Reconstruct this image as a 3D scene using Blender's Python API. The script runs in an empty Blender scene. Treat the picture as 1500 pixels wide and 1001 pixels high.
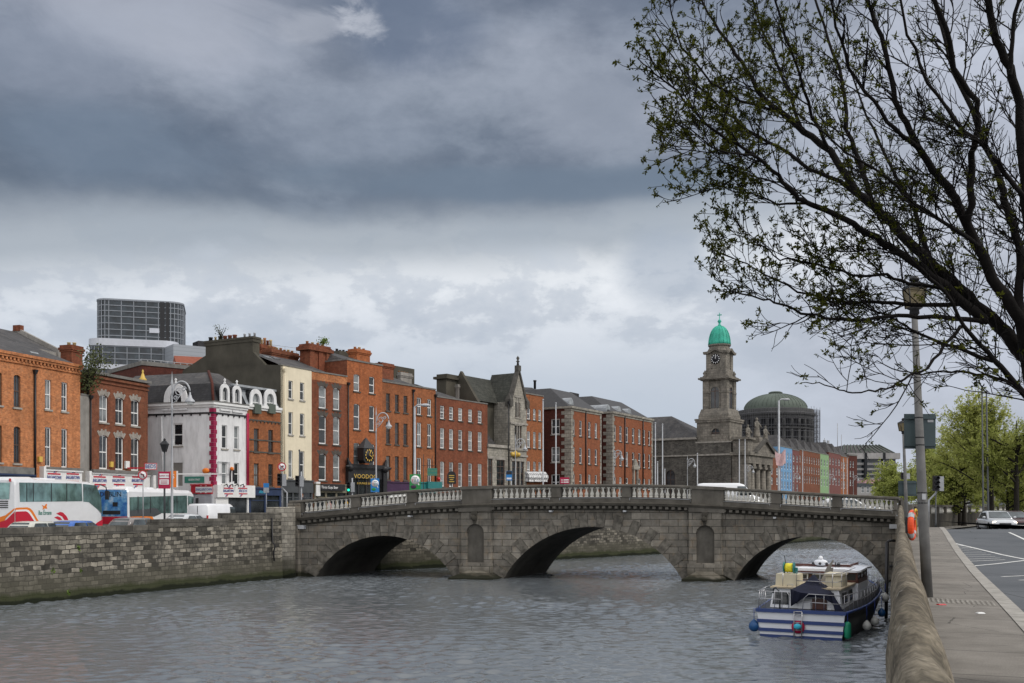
import bpy, math, random
from mathutils import Vector, Matrix, noise as mnoise
random.seed(7)
R = math.radians
PI = math.pi
F, HX, HY, EYE, ZW = 1500.0, 750.0, 744.0, 1.7, -3.15
scn = bpy.context.scene
COL = scn.collection
WM = {}
def at(px, py, Y):
 return Vector(((px - HX) / F * Y, Y, EYE + (HY - py) / F * Y))
def gx(px, Y):
 return (px - HX) / F * Y
def lerp(a, b, t):
 return a + (b - a) * t
def interp(x, pts):
 if x <= pts[0][0]:
  return pts[0][1]
 for (a, va), (b, vb) in zip(pts, pts[1:]):
  if x <= b:
   return va + (vb - va) * (x - a) / (b - a)
 return pts[-1][1]
def smooth(t):
 t = max(0.0, min(1.0, t))
 return t * t * (3 - 2 * t)
class Fr:
 """A vertical frame: x along the face from left to right, y into the building, z up."""
 def __init__(s, p0, p1=None, d=None, z=0.0):
  s.o = Vector((p0[0], p0[1]))
  v = Vector((p1[0] - p0[0], p1[1] - p0[1])) if p1 is not None else Vector(d)
  s.len = v.length
  s.d = v.normalized()
  s.n = Vector((-s.d.y, s.d.x))
  s.z = z
  s.M = Matrix(((s.d.x, s.n.x, 0, s.o.x), (s.d.y, s.n.y, 0, s.o.y), (0, 0, 1, z), (0, 0, 0, 1)))
 def P(s, u, y, z):
  return Vector((s.o.x + s.d.x * u + s.n.x * y, s.o.y + s.d.y * u + s.n.y * y, s.z + z))
 def hit(s, px, py, off=0.0):
  dx = (px - HX) / F
  bx, by = -s.o.x - off * s.n.x, -s.o.y - off * s.n.y
  a, b, c, e = s.d.x, -dx, s.d.y, -1.0
  det = a * e - b * c
  u = (bx * e - b * by) / det
  t = (a * by - c * bx) / det
  return u, EYE + (HY - py) / F * t - s.z
 def u(s, px, off=0.0):
  return s.hit(px, 700, off)[0]
 def side(s, u=0.0, flip=False):
  """frame of the end wall: left end runs from the back to the front corner"""
  p = s.P(u, 0, 0)
  f = Fr((p.x, p.y), d=(-s.n.x, -s.n.y) if not flip else (s.n.x, s.n.y), z=s.z)
  return f
WORLD = Fr((0, 0), d=(1, 0))
class MB:
 def __init__(s, fr=WORLD):
  s.fr, s.v, s.f, s.mi, s.sm = fr, [], [], [], []
  s.cur = 0
  s.smooth = False
 def add(s, pts, faces):
  k = len(s.v)
  s.v.extend(s.fr.P(*p) for p in pts)
  for q in faces:
   s.f.append([k + i for i in q]); s.mi.append(s.cur); s.sm.append(s.smooth)
  return s
 def quad(s, *pts):
  return s.add(pts, [list(range(len(pts)))])
 def box(s, x0, x1, y0, y1, z0, z1):
  if x0 > x1: x0, x1 = x1, x0
  if y0 > y1: y0, y1 = y1, y0
  if z0 > z1: z0, z1 = z1, z0
  p = [(x0, y0, z0), (x1, y0, z0), (x1, y1, z0), (x0, y1, z0), (x0, y0, z1), (x1, y0, z1), (x1, y1, z1), (x0, y1, z1)]
  return s.add(p, [(3, 2, 1, 0), (4, 5, 6, 7), (0, 1, 5, 4), (1, 2, 6, 5), (2, 3, 7, 6), (3, 0, 4, 7)])
 def hexa(s, p):
  return s.add(p, [(3, 2, 1, 0), (4, 5, 6, 7), (0, 1, 5, 4), (1, 2, 6, 5), (2, 3, 7, 6), (3, 0, 4, 7)])
 def frust(s, x0, x1, y0, y1, z0, X0, X1, Y0, Y1, z1):
  return s.hexa([(x0, y0, z0), (x1, y0, z0), (x1, y1, z0), (x0, y1, z0), (X0, Y0, z1), (X1, Y0, z1), (X1, Y1, z1), (X0, Y1, z1)])
 def prism(s, poly, y0, y1):
  """polygon in x,z pushed along y"""
  n = len(poly)
  p = [(x, y0, z) for x, z in poly] + [(x, y1, z) for x, z in poly]
  fs = [list(range(n)), list(range(2 * n - 1, n - 1, -1))]
  fs += [[(i + 1) % n, i, i + n, (i + 1) % n + n] for i in range(n)]
  return s.add(p, fs)
 def prismx(s, poly, x0, x1):
  """polygon in y,z pushed along x"""
  n = len(poly)
  p = [(x0, y, z) for y, z in poly] + [(x1, y, z) for y, z in poly]
  fs = [list(range(n)), list(range(2 * n - 1, n - 1, -1))]
  fs += [[(i + 1) % n, i, i + n, (i + 1) % n + n] for i in range(n)]
  return s.add(p, fs)
 def prismz(s, poly, z0, z1):
  n = len(poly)
  p = [(x, y, z0) for x, y in poly] + [(x, y, z1) for x, y in poly]
  fs = [list(range(n - 1, -1, -1)), list(range(n, 2 * n))]
  fs += [[i, (i + 1) % n, (i + 1) % n + n, i + n] for i in range(n)]
  return s.add(p, fs)
 def lathe(s, prof, n=12, c=(0, 0, 0), axis='z', sm=True, a0=0.0, a1=2 * PI):
  o, s.smooth = s.smooth, sm
  full = abs(a1 - a0 - 2 * PI) < 1e-6
  m = n if full else n + 1
  pts = []
  for r, z in prof:
   for i in range(m):
    a = a0 + (a1 - a0) * i / n
    q = (r * math.cos(a), r * math.sin(a), z)
    if axis == 'x': q = (q[2], q[0], q[1])
    elif axis == 'y': q = (q[0], q[2], q[1])
    pts.append((c[0] + q[0], c[1] + q[1], c[2] + q[2]))
  fs = []
  for j in range(len(prof) - 1):
   for i in range(n):
    k = (i + 1) % m
    fs.append([j * m + i, j * m + k, (j + 1) * m + k, (j + 1) * m + i])
  if full:
   if prof[0][0] > 1e-4: fs.append(list(range(m - 1, -1, -1)))
   if prof[-1][0] > 1e-4: fs.append([(len(prof) - 1) * m + i for i in range(m)])
  s.add(pts, fs)
  s.smooth = o
  return s
 def tube(s, pts, rad, n=6, cap=True):
  pts = [Vector(p) for p in pts]
  if not isinstance(rad, (list, tuple)): rad = [rad] * len(pts)
  o, s.smooth = s.smooth, True
  out = []
  ref = None
  for i, p in enumerate(pts):
   t = (pts[min(i + 1, len(pts) - 1)] - pts[max(i - 1, 0)])
   t = t.normalized() if t.length > 1e-9 else Vector((0, 0, 1))
   if ref is None:
    ref = t.orthogonal().normalized()
   ref = (ref - t * ref.dot(t))
   ref = ref.normalized() if ref.length > 1e-6 else t.orthogonal().normalized()
   b = t.cross(ref)
   for k in range(n):
    a = 2 * PI * k / n
    out.append(tuple(p + (ref * math.cos(a) + b * math.sin(a)) * rad[i]))
  fs = []
  for j in range(len(pts) - 1):
   for k in range(n):
    q = (k + 1) % n
    fs.append([j * n + k, j * n + q, (j + 1) * n + q, (j + 1) * n + k])
  if cap:
   fs.append(list(range(n - 1, -1, -1)))
   fs.append([(len(pts) - 1) * n + k for k in range(n)])
  s.add(out, fs)
  s.smooth = o
  return s
 def loft(s, rings, cap=True, sm=True):
  o, s.smooth = s.smooth, sm
  n = len(rings[0])
  pts = [p for r in rings for p in r]
  fs = []
  for j in range(len(rings) - 1):
   for k in range(n):
    q = (k + 1) % n
    fs.append([j * n + k, j * n + q, (j + 1) * n + q, (j + 1) * n + k])
  if cap:
   fs.append(list(range(n - 1, -1, -1)))
   fs.append([(len(rings) - 1) * n + k for k in range(n)])
  s.add(pts, fs)
  s.smooth = o
  return s
 def ball(s, c, r, n=10, m=7, sx=1, sy=1, sz=1):
  prof = [(max(1e-5, math.sin(PI * i / m)), -math.cos(PI * i / m)) for i in range(m + 1)]
  k = len(s.v)
  s.lathe(prof, n, (0, 0, 0))
  for i in range(k, len(s.v)):
   p = s.v[i] - s.fr.P(0, 0, 0)
   q = Vector((p.dot(Vector((s.fr.d.x, s.fr.d.y, 0))) * sx, p.dot(Vector((s.fr.n.x, s.fr.n.y, 0))) * sy, p.z * sz)) * r
   s.v[i] = s.fr.P(c[0] + q.x, c[1] + q.y, c[2] + q.z)
  return s
 def mesh(s, name, mats, inv=None):
  vs = s.v if inv is None else [inv @ v for v in s.v]
  me = bpy.data.meshes.new(name)
  me.from_pydata([tuple(v) for v in vs], [], s.f)
  for m in (mats if isinstance(mats, (list, tuple)) else [mats]):
   me.materials.append(m)
  me.polygons.foreach_set('material_index', s.mi)
  me.polygons.foreach_set('use_smooth', s.sm)
  me.validate()
  me.update()
  return me
 def build(s, name, mats, parent=None, origin=None):
  """world-space geometry -> one object under parent (or top level with its origin at a Matrix/point)"""
  if parent is not None: M = WM[parent]
  elif isinstance(origin, Matrix): M = origin
  elif origin is not None: M = Matrix.Translation(Vector(origin))
  else: M = Matrix.Identity(4)
  me = s.mesh(name, mats, M.inverted())
  return put(name, me, M, parent)
def put(name, me, M, parent=None):
 o = bpy.data.objects.new(name, me)
 COL.objects.link(o)
 WM[o] = M.copy()
 if parent is not None:
  o.parent = parent
  o.matrix_local = WM[parent].inverted() @ M
 else:
  o.matrix_world = M
 return o
def tag(o, label=None, cat=None, group=None, kind=None):
 if label: o['label'] = label
 if cat: o['category'] = cat
 if group: o['group'] = group
 if kind: o['kind'] = kind
 return o
def thing(name, label, cat, M, group=None):
 if isinstance(M, Fr): M = M.M
 elif not isinstance(M, Matrix): M = Matrix.Translation(Vector(M))
 o = bpy.data.objects.new(name, None)
 o.empty_display_size = 0.3
 COL.objects.link(o)
 o.matrix_world = M
 WM[o] = M.copy()
 return tag(o, label, cat, group)
def dup_tree(o, M, parent=None, label=None):
 """a copy of a thing with copies of its parts and sub-parts"""
 c = o.copy()
 COL.objects.link(c)
 WM[c] = M.copy()
 if parent is not None:
  c.parent = parent
  c.matrix_local = WM[parent].inverted() @ M
 else:
  c.matrix_world = M
 for ch in list(o.children):
  dup_tree(ch, M @ WM[o].inverted() @ WM[ch], c)
 if label: c['label'] = label
 return c
def fmat(fr, u, y, z, rz=0.0, scale=1.0):
 m = fr.M.copy()
 m.translation = fr.P(u, y, z)
 return m @ Matrix.Rotation(rz, 4, 'Z') @ Matrix.Scale(scale, 4)
def _nt(name):
 m = bpy.data.materials.new(name)
 m.use_nodes = True
 nt = m.node_tree
 return m, nt, nt.nodes['Principled BSDF']
def N(nt, t, **kw):
 n = nt.nodes.new(t)
 for k, v in kw.items():
  if k in n.inputs: n.inputs[k].default_value = v
  else: setattr(n, k, v)
 return n
def c4(c):
 return (c[0], c[1], c[2], 1.0)
def mixc(nt, fac, a, b, mode='MIX'):
 n = nt.nodes.new('ShaderNodeMix')
 n.data_type = 'RGBA'
 n.blend_type = mode
 for sock, v in ((n.inputs[0], fac), (n.inputs[6], a), (n.inputs[7], b)):
  if isinstance(v, (int, float)): sock.default_value = v
  elif isinstance(v, tuple): sock.default_value = c4(v)
  else: nt.links.new(v, sock)
 return n.outputs[2]
def math_(nt, op, a, b=None, clamp=False):
 n = nt.nodes.new('ShaderNodeMath')
 n.operation = op
 n.use_clamp = clamp
 for i, v in enumerate((a, b)):
  if v is None: continue
  if isinstance(v, (int, float)): n.inputs[i].default_value = v
  else: nt.links.new(v, n.inputs[i])
 return n.outputs[0]
def ramp(nt, fac, stops, interp_='LINEAR'):
 n = nt.nodes.new('ShaderNodeValToRGB')
 cr = n.color_ramp
 cr.interpolation = interp_
 while len(cr.elements) < len(stops): cr.elements.new(0.5)
 for e, (p, c) in zip(cr.elements, stops):
  e.position = p
  e.color = c4(c) if isinstance(c, tuple) else (c, c, c, 1)
 nt.links.new(fac, n.inputs[0])
 return n.outputs[0]
def coords(nt, kind='Object', scale=(1, 1, 1)):
 tc = nt.nodes.new('ShaderNodeTexCoord')
 mp = nt.nodes.new('ShaderNodeMapping')
 mp.inputs['Scale'].default_value = scale
 nt.links.new(tc.outputs[kind], mp.inputs[0])
 return mp.outputs[0]
def noise(nt, vec, scale, detail=4.0, rough=0.55):
 n = N(nt, 'ShaderNodeTexNoise')
 n.inputs['Scale'].default_value = scale
 n.inputs['Detail'].default_value = detail
 n.inputs['Roughness'].default_value = rough
 nt.links.new(vec, n.inputs['Vector'])
 return n.outputs['Fac']
def bump(nt, bs, h, strength=0.3, dist=0.02):
 b = N(nt, 'ShaderNodeBump', Strength=strength, Distance=dist)
 nt.links.new(h, b.inputs['Height'])
 nt.links.new(b.outputs[0], bs.inputs['Normal'])
def mat(name, c, rough=0.7, spec=0.4, metal=0.0, var=0.12, scale=2.0, bmp=0.0, dirt=0.0, coat=0.0):
 m, nt, bs = _nt(name)
 bs.inputs['Roughness'].default_value = rough
 bs.inputs['Metallic'].default_value = metal
 bs.inputs['Specular IOR Level'].default_value = spec
 bs.inputs['Coat Weight'].default_value = coat
 if var > 0:
  v = coords(nt)
  f = noise(nt, v, scale, 5)
  f2 = ramp(nt, f, [(0.3, 0.0), (0.7, 1.0)])
  col = mixc(nt, f2, tuple(x * (1 - var) for x in c), tuple(min(1, x * (1 + var)) for x in c))
  if dirt > 0:
   vs = coords(nt, scale=(1.5, 1.5, 0.35))
   g = ramp(nt, noise(nt, vs, 1.6, 6, 0.65), [(0.45, 0.0), (0.75, 1.0)])
   col = mixc(nt, math_(nt, 'MULTIPLY', g, dirt), col, (0.06, 0.055, 0.045))
  nt.links.new(col, bs.inputs['Base Color'])
  if bmp > 0:
   bump(nt, bs, noise(nt, v, scale * 8, 4), bmp)
 else:
  bs.inputs['Base Color'].default_value = c4(c)
 return m
def brickmat(name, c1, c2, mortar, bw=0.23, bh=0.075, ms=0.012, axis=(1, 1), var=0.25, vscale=0.5, stain=0.25,
             rough=0.9, bmp=0.15, patch=None, pf=0.5, fine=3.0, tide=None, wob=0.0):
 m, nt, bs = _nt(name)
 bs.inputs['Roughness'].default_value = rough
 bs.inputs['Specular IOR Level'].default_value = 0.25
 tc = nt.nodes.new('ShaderNodeTexCoord')
 sp = nt.nodes.new('ShaderNodeSeparateXYZ')
 nt.links.new(tc.outputs['Object'], sp.inputs[0])
 u = math_(nt, 'ADD', math_(nt, 'MULTIPLY', sp.outputs[0], axis[0]), math_(nt, 'MULTIPLY', sp.outputs[1], axis[1]))
 cb = nt.nodes.new('ShaderNodeCombineXYZ')
 zz_ = sp.outputs[2]
 if wob:
  u = math_(nt, 'ADD', u, math_(nt, 'MULTIPLY', noise(nt, tc.outputs['Object'], 1.1, 3), wob * 2.5))
  zz_ = math_(nt, 'ADD', zz_, math_(nt, 'MULTIPLY', noise(nt, tc.outputs['Object'], 1.7, 4), wob))
 nt.links.new(u, cb.inputs[0]); nt.links.new(zz_, cb.inputs[1])
 b = N(nt, 'ShaderNodeTexBrick')
 b.inputs['Scale'].default_value = 1.0
 b.inputs['Brick Width'].default_value = bw
 b.inputs['Row Height'].default_value = bh
 b.inputs['Mortar Size'].default_value = ms
 b.inputs['Mortar Smooth'].default_value = 0.2
 b.inputs['Color1'].default_value = c4(c1)
 b.inputs['Color2'].default_value = c4(c2)
 b.inputs['Mortar'].default_value = c4(mortar)
 nt.links.new(cb.outputs[0], b.inputs['Vector'])
 v = tc.outputs['Object']
 col = b.outputs['Color']
 big = ramp(nt, noise(nt, v, vscale, 5, 0.6), [(0.3, 1 - var), (0.7, 1 + var)])
 col = mixc(nt, 1.0, col, big, 'MULTIPLY')
 fn = ramp(nt, noise(nt, v, fine, 3, 0.7), [(0.35, 0.78), (0.65, 1.22)])
 col = mixc(nt, 1.0, col, fn, 'MULTIPLY')
 if patch:
  pm = ramp(nt, noise(nt, v, 1.3, 6, 0.7), [(0.52, 0.0), (0.62, pf)])
  col = mixc(nt, pm, col, patch)
 if stain > 0:
  mp = nt.nodes.new('ShaderNodeMapping'); mp.inputs['Scale'].default_value = (1.4, 1.4, 0.18)
  nt.links.new(v, mp.inputs[0])
  st = ramp(nt, noise(nt, mp.outputs[0], 1.0, 5, 0.6), [(0.5, 0.0), (0.8, stain * 2)])
  col = mixc(nt, st, col, tuple(x * 0.3 for x in c1))
 if tide:
  g = nt.nodes.new('ShaderNodeNewGeometry')
  s2 = nt.nodes.new('ShaderNodeSeparateXYZ')
  nt.links.new(g.outputs['Position'], s2.inputs[0])
  z = math_(nt, 'ADD', s2.outputs[2], math_(nt, 'MULTIPLY', noise(nt, v, 0.8, 5), 0.7))
  for lo, hi, cc, amt in tide:
   k = N(nt, 'ShaderNodeMapRange')
   k.inputs['From Min'].default_value = lo; k.inputs['From Max'].default_value = hi
   k.inputs['To Min'].default_value = amt; k.inputs['To Max'].default_value = 0.0
   nt.links.new(z, k.inputs['Value'])
   col = mixc(nt, k.outputs[0], col, cc)
 nt.links.new(col, bs.inputs['Base Color'])
 if bmp > 0:
  h = math_(nt, 'ADD', math_(nt, 'MULTIPLY', b.outputs['Fac'], -1.0), math_(nt, 'MULTIPLY', noise(nt, v, 9, 4), 0.8))
  bump(nt, bs, h, bmp, 0.02)
 return m
def glassmat(name, c=(0.02, 0.024, 0.028), rough=0.06, spec=0.6):
 m, nt, bs = _nt(name)
 v = coords(nt)
 f = ramp(nt, noise(nt, v, 1.1, 3), [(0.35, 0.5), (0.7, 1.6)])
 nt.links.new(mixc(nt, 1.0, c, f, 'MULTIPLY'), bs.inputs['Base Color'])
 bs.inputs['Roughness'].default_value = rough
 bs.inputs['Specular IOR Level'].default_value = spec
 return m
M = {}
M['brick_orange'] = brickmat('orange_brick', (0.558, 0.197, 0.070), (0.344, 0.115, 0.043), (0.369, 0.197, 0.107), var=0.16, patch=(0.574, 0.312, 0.164), pf=0.22, fine=4)
M['brick_red'] = brickmat('red_brick', (0.223, 0.058, 0.028), (0.147, 0.039, 0.020), (0.174, 0.084, 0.049), var=0.2, patch=(0.255, 0.115, 0.062), pf=0.25)
M['brick_brown'] = brickmat('brown_brick', (0.215, 0.060, 0.029), (0.146, 0.040, 0.021), (0.167, 0.095, 0.058), var=0.2, patch=(0.250, 0.120, 0.069), pf=0.25)
M['brick_deep'] = brickmat('deep_orange_brick', (0.418, 0.121, 0.040), (0.279, 0.077, 0.028), (0.310, 0.135, 0.065), var=0.18, patch=(0.194, 0.068, 0.032), pf=0.35)
M['brick_amber'] = brickmat('amber_brick', (0.339, 0.102, 0.037), (0.219, 0.062, 0.024), (0.271, 0.137, 0.067), var=0.18, patch=(0.181, 0.075, 0.039), pf=0.35)
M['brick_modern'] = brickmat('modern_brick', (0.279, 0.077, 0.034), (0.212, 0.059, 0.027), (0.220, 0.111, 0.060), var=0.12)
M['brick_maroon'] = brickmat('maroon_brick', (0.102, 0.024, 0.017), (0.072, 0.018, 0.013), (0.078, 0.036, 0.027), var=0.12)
M['stone_pale'] = brickmat('pale_stone', (0.357, 0.332, 0.281), (0.281, 0.264, 0.230), (0.170, 0.162, 0.145), 0.6, 0.3, 0.015, var=0.25, patch=(0.170, 0.162, 0.145), pf=0.6)
M['stone_dark'] = brickmat('dark_calp_stone', (0.122, 0.113, 0.099), (0.054, 0.051, 0.047), (0.126, 0.117, 0.104), 0.5, 0.2, 0.02, var=0.25, patch=(0.162, 0.153, 0.135), pf=0.5)
M['stone_tower'] = brickmat('tower_granite', (0.234, 0.211, 0.180), (0.171, 0.158, 0.135), (0.099, 0.090, 0.081), 0.9, 0.42, 0.02, var=0.25, patch=(0.090, 0.086, 0.077), pf=0.55, stain=0.35)
TIDE = [(-1.75, -1.2, (0.085, 0.08, 0.06), 0.75), (-2.35, -2.1, (0.035, 0.042, 0.016), 0.85), (-2.62, -2.5, (0.010, 0.013, 0.006), 0.95)]
M['bridge'] = brickmat('bridge_granite', (0.23, 0.21, 0.178), (0.135, 0.124, 0.107), (0.042, 0.039, 0.034), 1.25, 0.46, 0.02, axis=(1, 1), var=0.28, vscale=0.35, patch=(0.249, 0.190, 0.130), pf=0.4, stain=0.35, fine=1.6, tide=[(-2.3, -1.9, (0.074, 0.065, 0.047), 0.6), (-2.6, -2.4, (0.013, 0.014, 0.007), 0.95)])
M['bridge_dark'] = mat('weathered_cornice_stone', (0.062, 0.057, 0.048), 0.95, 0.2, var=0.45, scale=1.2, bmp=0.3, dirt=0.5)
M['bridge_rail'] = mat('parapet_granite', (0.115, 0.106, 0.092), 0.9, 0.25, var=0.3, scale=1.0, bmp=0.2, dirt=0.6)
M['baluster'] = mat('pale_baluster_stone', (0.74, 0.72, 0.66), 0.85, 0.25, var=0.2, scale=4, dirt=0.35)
M['voussoir'] = mat('vermiculated_stone', (0.135, 0.124, 0.106), 0.95, 0.2, var=0.5, scale=3.0, bmp=0.6, dirt=0.4)
M['quay'] = brickmat('quay_wall_stone', (0.285, 0.26, 0.215), (0.034, 0.032, 0.027), (0.04, 0.037, 0.032), 0.52, 0.25, 0.022, axis=(0.43, 0.9), var=0.35, vscale=0.35, patch=(0.05, 0.047, 0.042), pf=0.8, stain=0.45, fine=3.2, bmp=0.7, tide=TIDE, wob=.2)
M['quay_cope'] = brickmat('quay_coping_stone', (0.15, 0.138, 0.118), (0.085, 0.08, 0.07), (0.045, 0.042, 0.038), 1.2, 0.44, 0.02, axis=(0.43, 0.9), var=0.3, patch=(0.05, 0.048, 0.043), pf=0.6, stain=0.4, fine=2.0, bmp=0.4)
M['quay_pale'] = brickmat('pier_stone', (0.33, 0.305, 0.26), (0.22, 0.205, 0.175), (0.10, 0.092, 0.08), 0.7, 0.3, 0.02, axis=(1, 1), var=0.25, patch=(0.12, 0.11, 0.095), pf=0.5, stain=0.3, bmp=0.3, tide=TIDE)
M['render_grey'] = mat('grey_render', (0.27, 0.255, 0.235), 0.9, 0.2, var=0.25, scale=0.8, dirt=0.35)
M['render_dark'] = mat('dark_cement_render', (0.074, 0.068, 0.054), 0.92, 0.2, var=0.3, scale=0.5, dirt=0.35)
M['render_white'] = mat('dirty_white_render', (0.73, 0.73, 0.735), 0.85, 0.25, var=0.08, scale=0.8, dirt=0.3)
M['render_cream'] = mat('cream_render', (0.74, 0.66, 0.50), 0.85, 0.25, var=0.07, scale=0.8, dirt=0.14)
M['white'] = mat('white_paint', (0.74, 0.74, 0.73), 0.5, 0.4, var=0.06, scale=3)
M['sash'] = mat('white_sash_paint', (0.78, 0.78, 0.77), 0.5, 0.4, var=0.05)
M['sash_dark'] = mat('brown_sash_paint', (0.10, 0.06, 0.045), 0.5, 0.4, var=0.1)
M['sill'] = mat('stone_sill', (0.30, 0.28, 0.25), 0.9, 0.2, var=0.3, scale=2)
M['sill_dark'] = mat('dark_sill', (0.085, 0.08, 0.072), 0.9, 0.2, var=0.3, scale=2)
M['magenta'] = mat('magenta_quoin_paint', (0.27, 0.014, 0.060), 0.6, 0.3, var=0.15, scale=4)
M['slate'] = brickmat('roof_slate', (0.079, 0.075, 0.075), (0.056, 0.055, 0.057), (0.034, 0.034, 0.036), 0.3, 0.22, 0.01, var=0.25, patch=(0.112, 0.101, 0.094), pf=0.5, rough=0.75)
M['slate_dark'] = brickmat('dark_roof_slate', (0.035, 0.034, 0.036), (0.025, 0.025, 0.028), (0.015, 0.015, 0.017), 0.3, 0.22, 0.01, var=0.25, rough=0.7)
M['slate_green'] = brickmat('mossy_roof_slate', (0.058, 0.059, 0.050), (0.038, 0.040, 0.034), (0.024, 0.025, 0.022), 0.4, 0.26, 0.012, var=0.25, rough=0.8)
M['slate_new'] = mat('grey_roof_slate', (0.053, 0.053, 0.056), 0.7, 0.3, var=0.15, scale=3)
M['lead'] = mat('lead_sheet', (0.30, 0.32, 0.34), 0.55, 0.4, var=0.2, scale=2)
M['ledge'] = mat('parapet_coping', (0.17, 0.165, 0.155), 0.9, 0.2, var=0.25, scale=2)
M['black'] = mat('black_paint', (0.016, 0.016, 0.018), 0.45, 0.4, var=0.15)
M['black_sign'] = mat('black_shopfront', (0.016, 0.016, 0.018), 0.5, 0.4, var=0.2)
M['navy'] = mat('navy_shopfront', (0.018, 0.034, 0.085), 0.5, 0.4, var=0.15)
M['teal'] = mat('teal_shopfront', (0.02, 0.17, 0.17), 0.5, 0.4, var=0.12)
M['plum'] = mat('plum_shopfront', (0.05, 0.02, 0.06), 0.5, 0.4, var=0.15)
M['taupe'] = mat('taupe_shopfront', (0.20, 0.18, 0.13), 0.6, 0.3, var=0.15)
M['steelgrey'] = mat('grey_shopfront', (0.06, 0.065, 0.07), 0.5, 0.4, var=0.15)
M['shutter'] = mat('roller_shutter', (0.42, 0.43, 0.46), 0.5, 0.4, var=0.08)
M['red_sign'] = mat('red_sign_board', (0.45, 0.012, 0.028), 0.5, 0.4, var=0.06)
M['red_ink'] = mat('red_lettering', (0.50, 0.016, 0.04), 0.5, 0.3, var=0.0)
M['blue_ink'] = mat('blue_lettering', (0.02, 0.05, 0.27), 0.5, 0.3, var=0.0)
M['white_ink'] = mat('white_lettering', (0.80, 0.80, 0.80), 0.5, 0.3, var=0.0)
M['gold_ink'] = mat('gold_lettering', (0.60, 0.40, 0.08), 0.45, 0.4, var=0.0)
M['black_ink'] = mat('black_lettering', (0.015, 0.015, 0.02), 0.5, 0.3, var=0.0)
M['green_ink'] = mat('green_lettering', (0.05, 0.22, 0.17), 0.5, 0.3, var=0.0)
M['cyan_ink'] = mat('cyan_lettering', (0.05, 0.45, 0.62), 0.5, 0.3, var=0.0)
M['orange'] = mat('orange_board', (0.75, 0.20, 0.025), 0.5, 0.3, var=0.05)
M['burgundy'] = mat('burgundy_board', (0.40, 0.016, 0.065), 0.5, 0.3, var=0.05)
M['poster_blue'] = mat('blue_poster', (0.02, 0.20, 0.52), 0.4, 0.4, var=0.04)
M['poster_green'] = mat('green_poster', (0.02, 0.25, 0.065), 0.4, 0.4, var=0.04)
M['galv'] = mat('galvanised_steel', (0.36, 0.37, 0.39), 0.5, 0.4, metal=0.25, var=0.12, scale=3)
M['lamp_silver'] = mat('silver_lamp_paint', (0.42, 0.43, 0.45), 0.45, 0.4, var=0.1)
M['concrete_post'] = mat('concrete_lamp_post', (0.15, 0.148, 0.145), 0.9, 0.2, var=0.25, scale=3, bmp=0.2, dirt=0.3)
M['sign_back'] = mat('grey_sign_back', (0.045, 0.068, 0.075), 0.5, 0.4, metal=0.1, var=0.15)
M['buoy'] = mat('orange_lifebuoy', (0.75, 0.075, 0.015), 0.5, 0.4, var=0.15, scale=5)
M['rope'] = mat('yellow_rope', (0.6, 0.42, 0.06), 0.8, 0.2, var=0.2)
M['glass'] = glassmat('window_glass')
M['glass_pale'] = mat('net_curtain_glass', (0.20, 0.215, 0.22), 0.2, 0.6, var=0.7, scale=0.7)
M['glass_mid'] = mat('grey_window_glass', (0.05, 0.056, 0.062), 0.08, 0.6, var=0.7, scale=0.7)
M['glass_green'] = glassmat('tinted_bus_glass', (0.16, 0.27, 0.26), 0.07, 0.9)
M['glass_green'].node_tree.nodes['Principled BSDF'].inputs['Metallic'].default_value = .55
M['glass_tower'] = glassmat('tower_glass', (0.026, 0.036, 0.045), 0.08, 0.5)
M['copper'] = mat('green_copper', (0.045, 0.37, 0.27), 0.65, 0.3, var=0.25, scale=1.2)
M['copper_dull'] = mat('dull_green_copper', (0.088, 0.108, 0.09), 0.7, 0.3, var=0.2, scale=0.25)
def _asph():
 m, nt, bs = _nt('asphalt')
 bs.inputs['Roughness'].default_value = .9; bs.inputs['Specular IOR Level'].default_value = .3
 v = coords(nt)
 c = ramp(nt, noise(nt, v, .35, 6, .65), [(.3, (.070, .077, .086)), (.7, (.108, .115, .125))])
 c = mixc(nt, 1.0, c, ramp(nt, noise(nt, v, 40, 3, .6), [(.3, .8), (.7, 1.22)]), 'MULTIPLY')
 vo = nt.nodes.new('ShaderNodeTexVoronoi'); vo.feature = 'DISTANCE_TO_EDGE'; vo.inputs['Scale'].default_value = .22
 nv = nt.nodes.new('ShaderNodeMix'); nv.data_type = 'VECTOR'; nv.inputs[0].default_value = .12
 nt.links.new(v, nv.inputs[4]); n_ = N(nt, 'ShaderNodeTexNoise'); n_.inputs['Scale'].default_value = 1.2; nt.links.new(v, n_.inputs['Vector']); nt.links.new(n_.outputs['Color'], nv.inputs[5])
 nt.links.new(nv.outputs[1], vo.inputs['Vector'])
 c = mixc(nt, math_(nt, 'MULTIPLY', math_(nt, 'LESS_THAN', vo.outputs['Distance'], .006), .6), c, (.03, .03, .032))
 nt.links.new(c, bs.inputs['Base Color']); bump(nt, bs, noise(nt, v, 50, 3), .2, .01)
 return m
M['asphalt'] = _asph()
M['paint_line'] = mat('worn_road_paint', (0.62, 0.62, 0.60), 0.8, 0.3, var=0.25, scale=6)
M['kerb'] = mat('granite_kerb', (0.30, 0.285, 0.26), 0.9, 0.2, var=0.25, scale=3, bmp=0.2)
M['skin'] = mat('skin', (0.55, 0.34, 0.26), 0.6, 0.3, var=0.05)
M['pot'] = mat('clay_chimney_pot', (0.40, 0.20, 0.10), 0.9, 0.2, var=0.2)
M['pot_yellow'] = mat('buff_chimney_pot', (0.5, 0.40, 0.22), 0.9, 0.2, var=0.2)
M['tyre'] = mat('tyre_rubber', (0.018, 0.018, 0.018), 0.9, 0.2, var=0.1)
M['rim'] = mat('alloy_rim', (0.4, 0.4, 0.42), 0.35, 0.5, metal=0.8, var=0.05)
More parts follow.
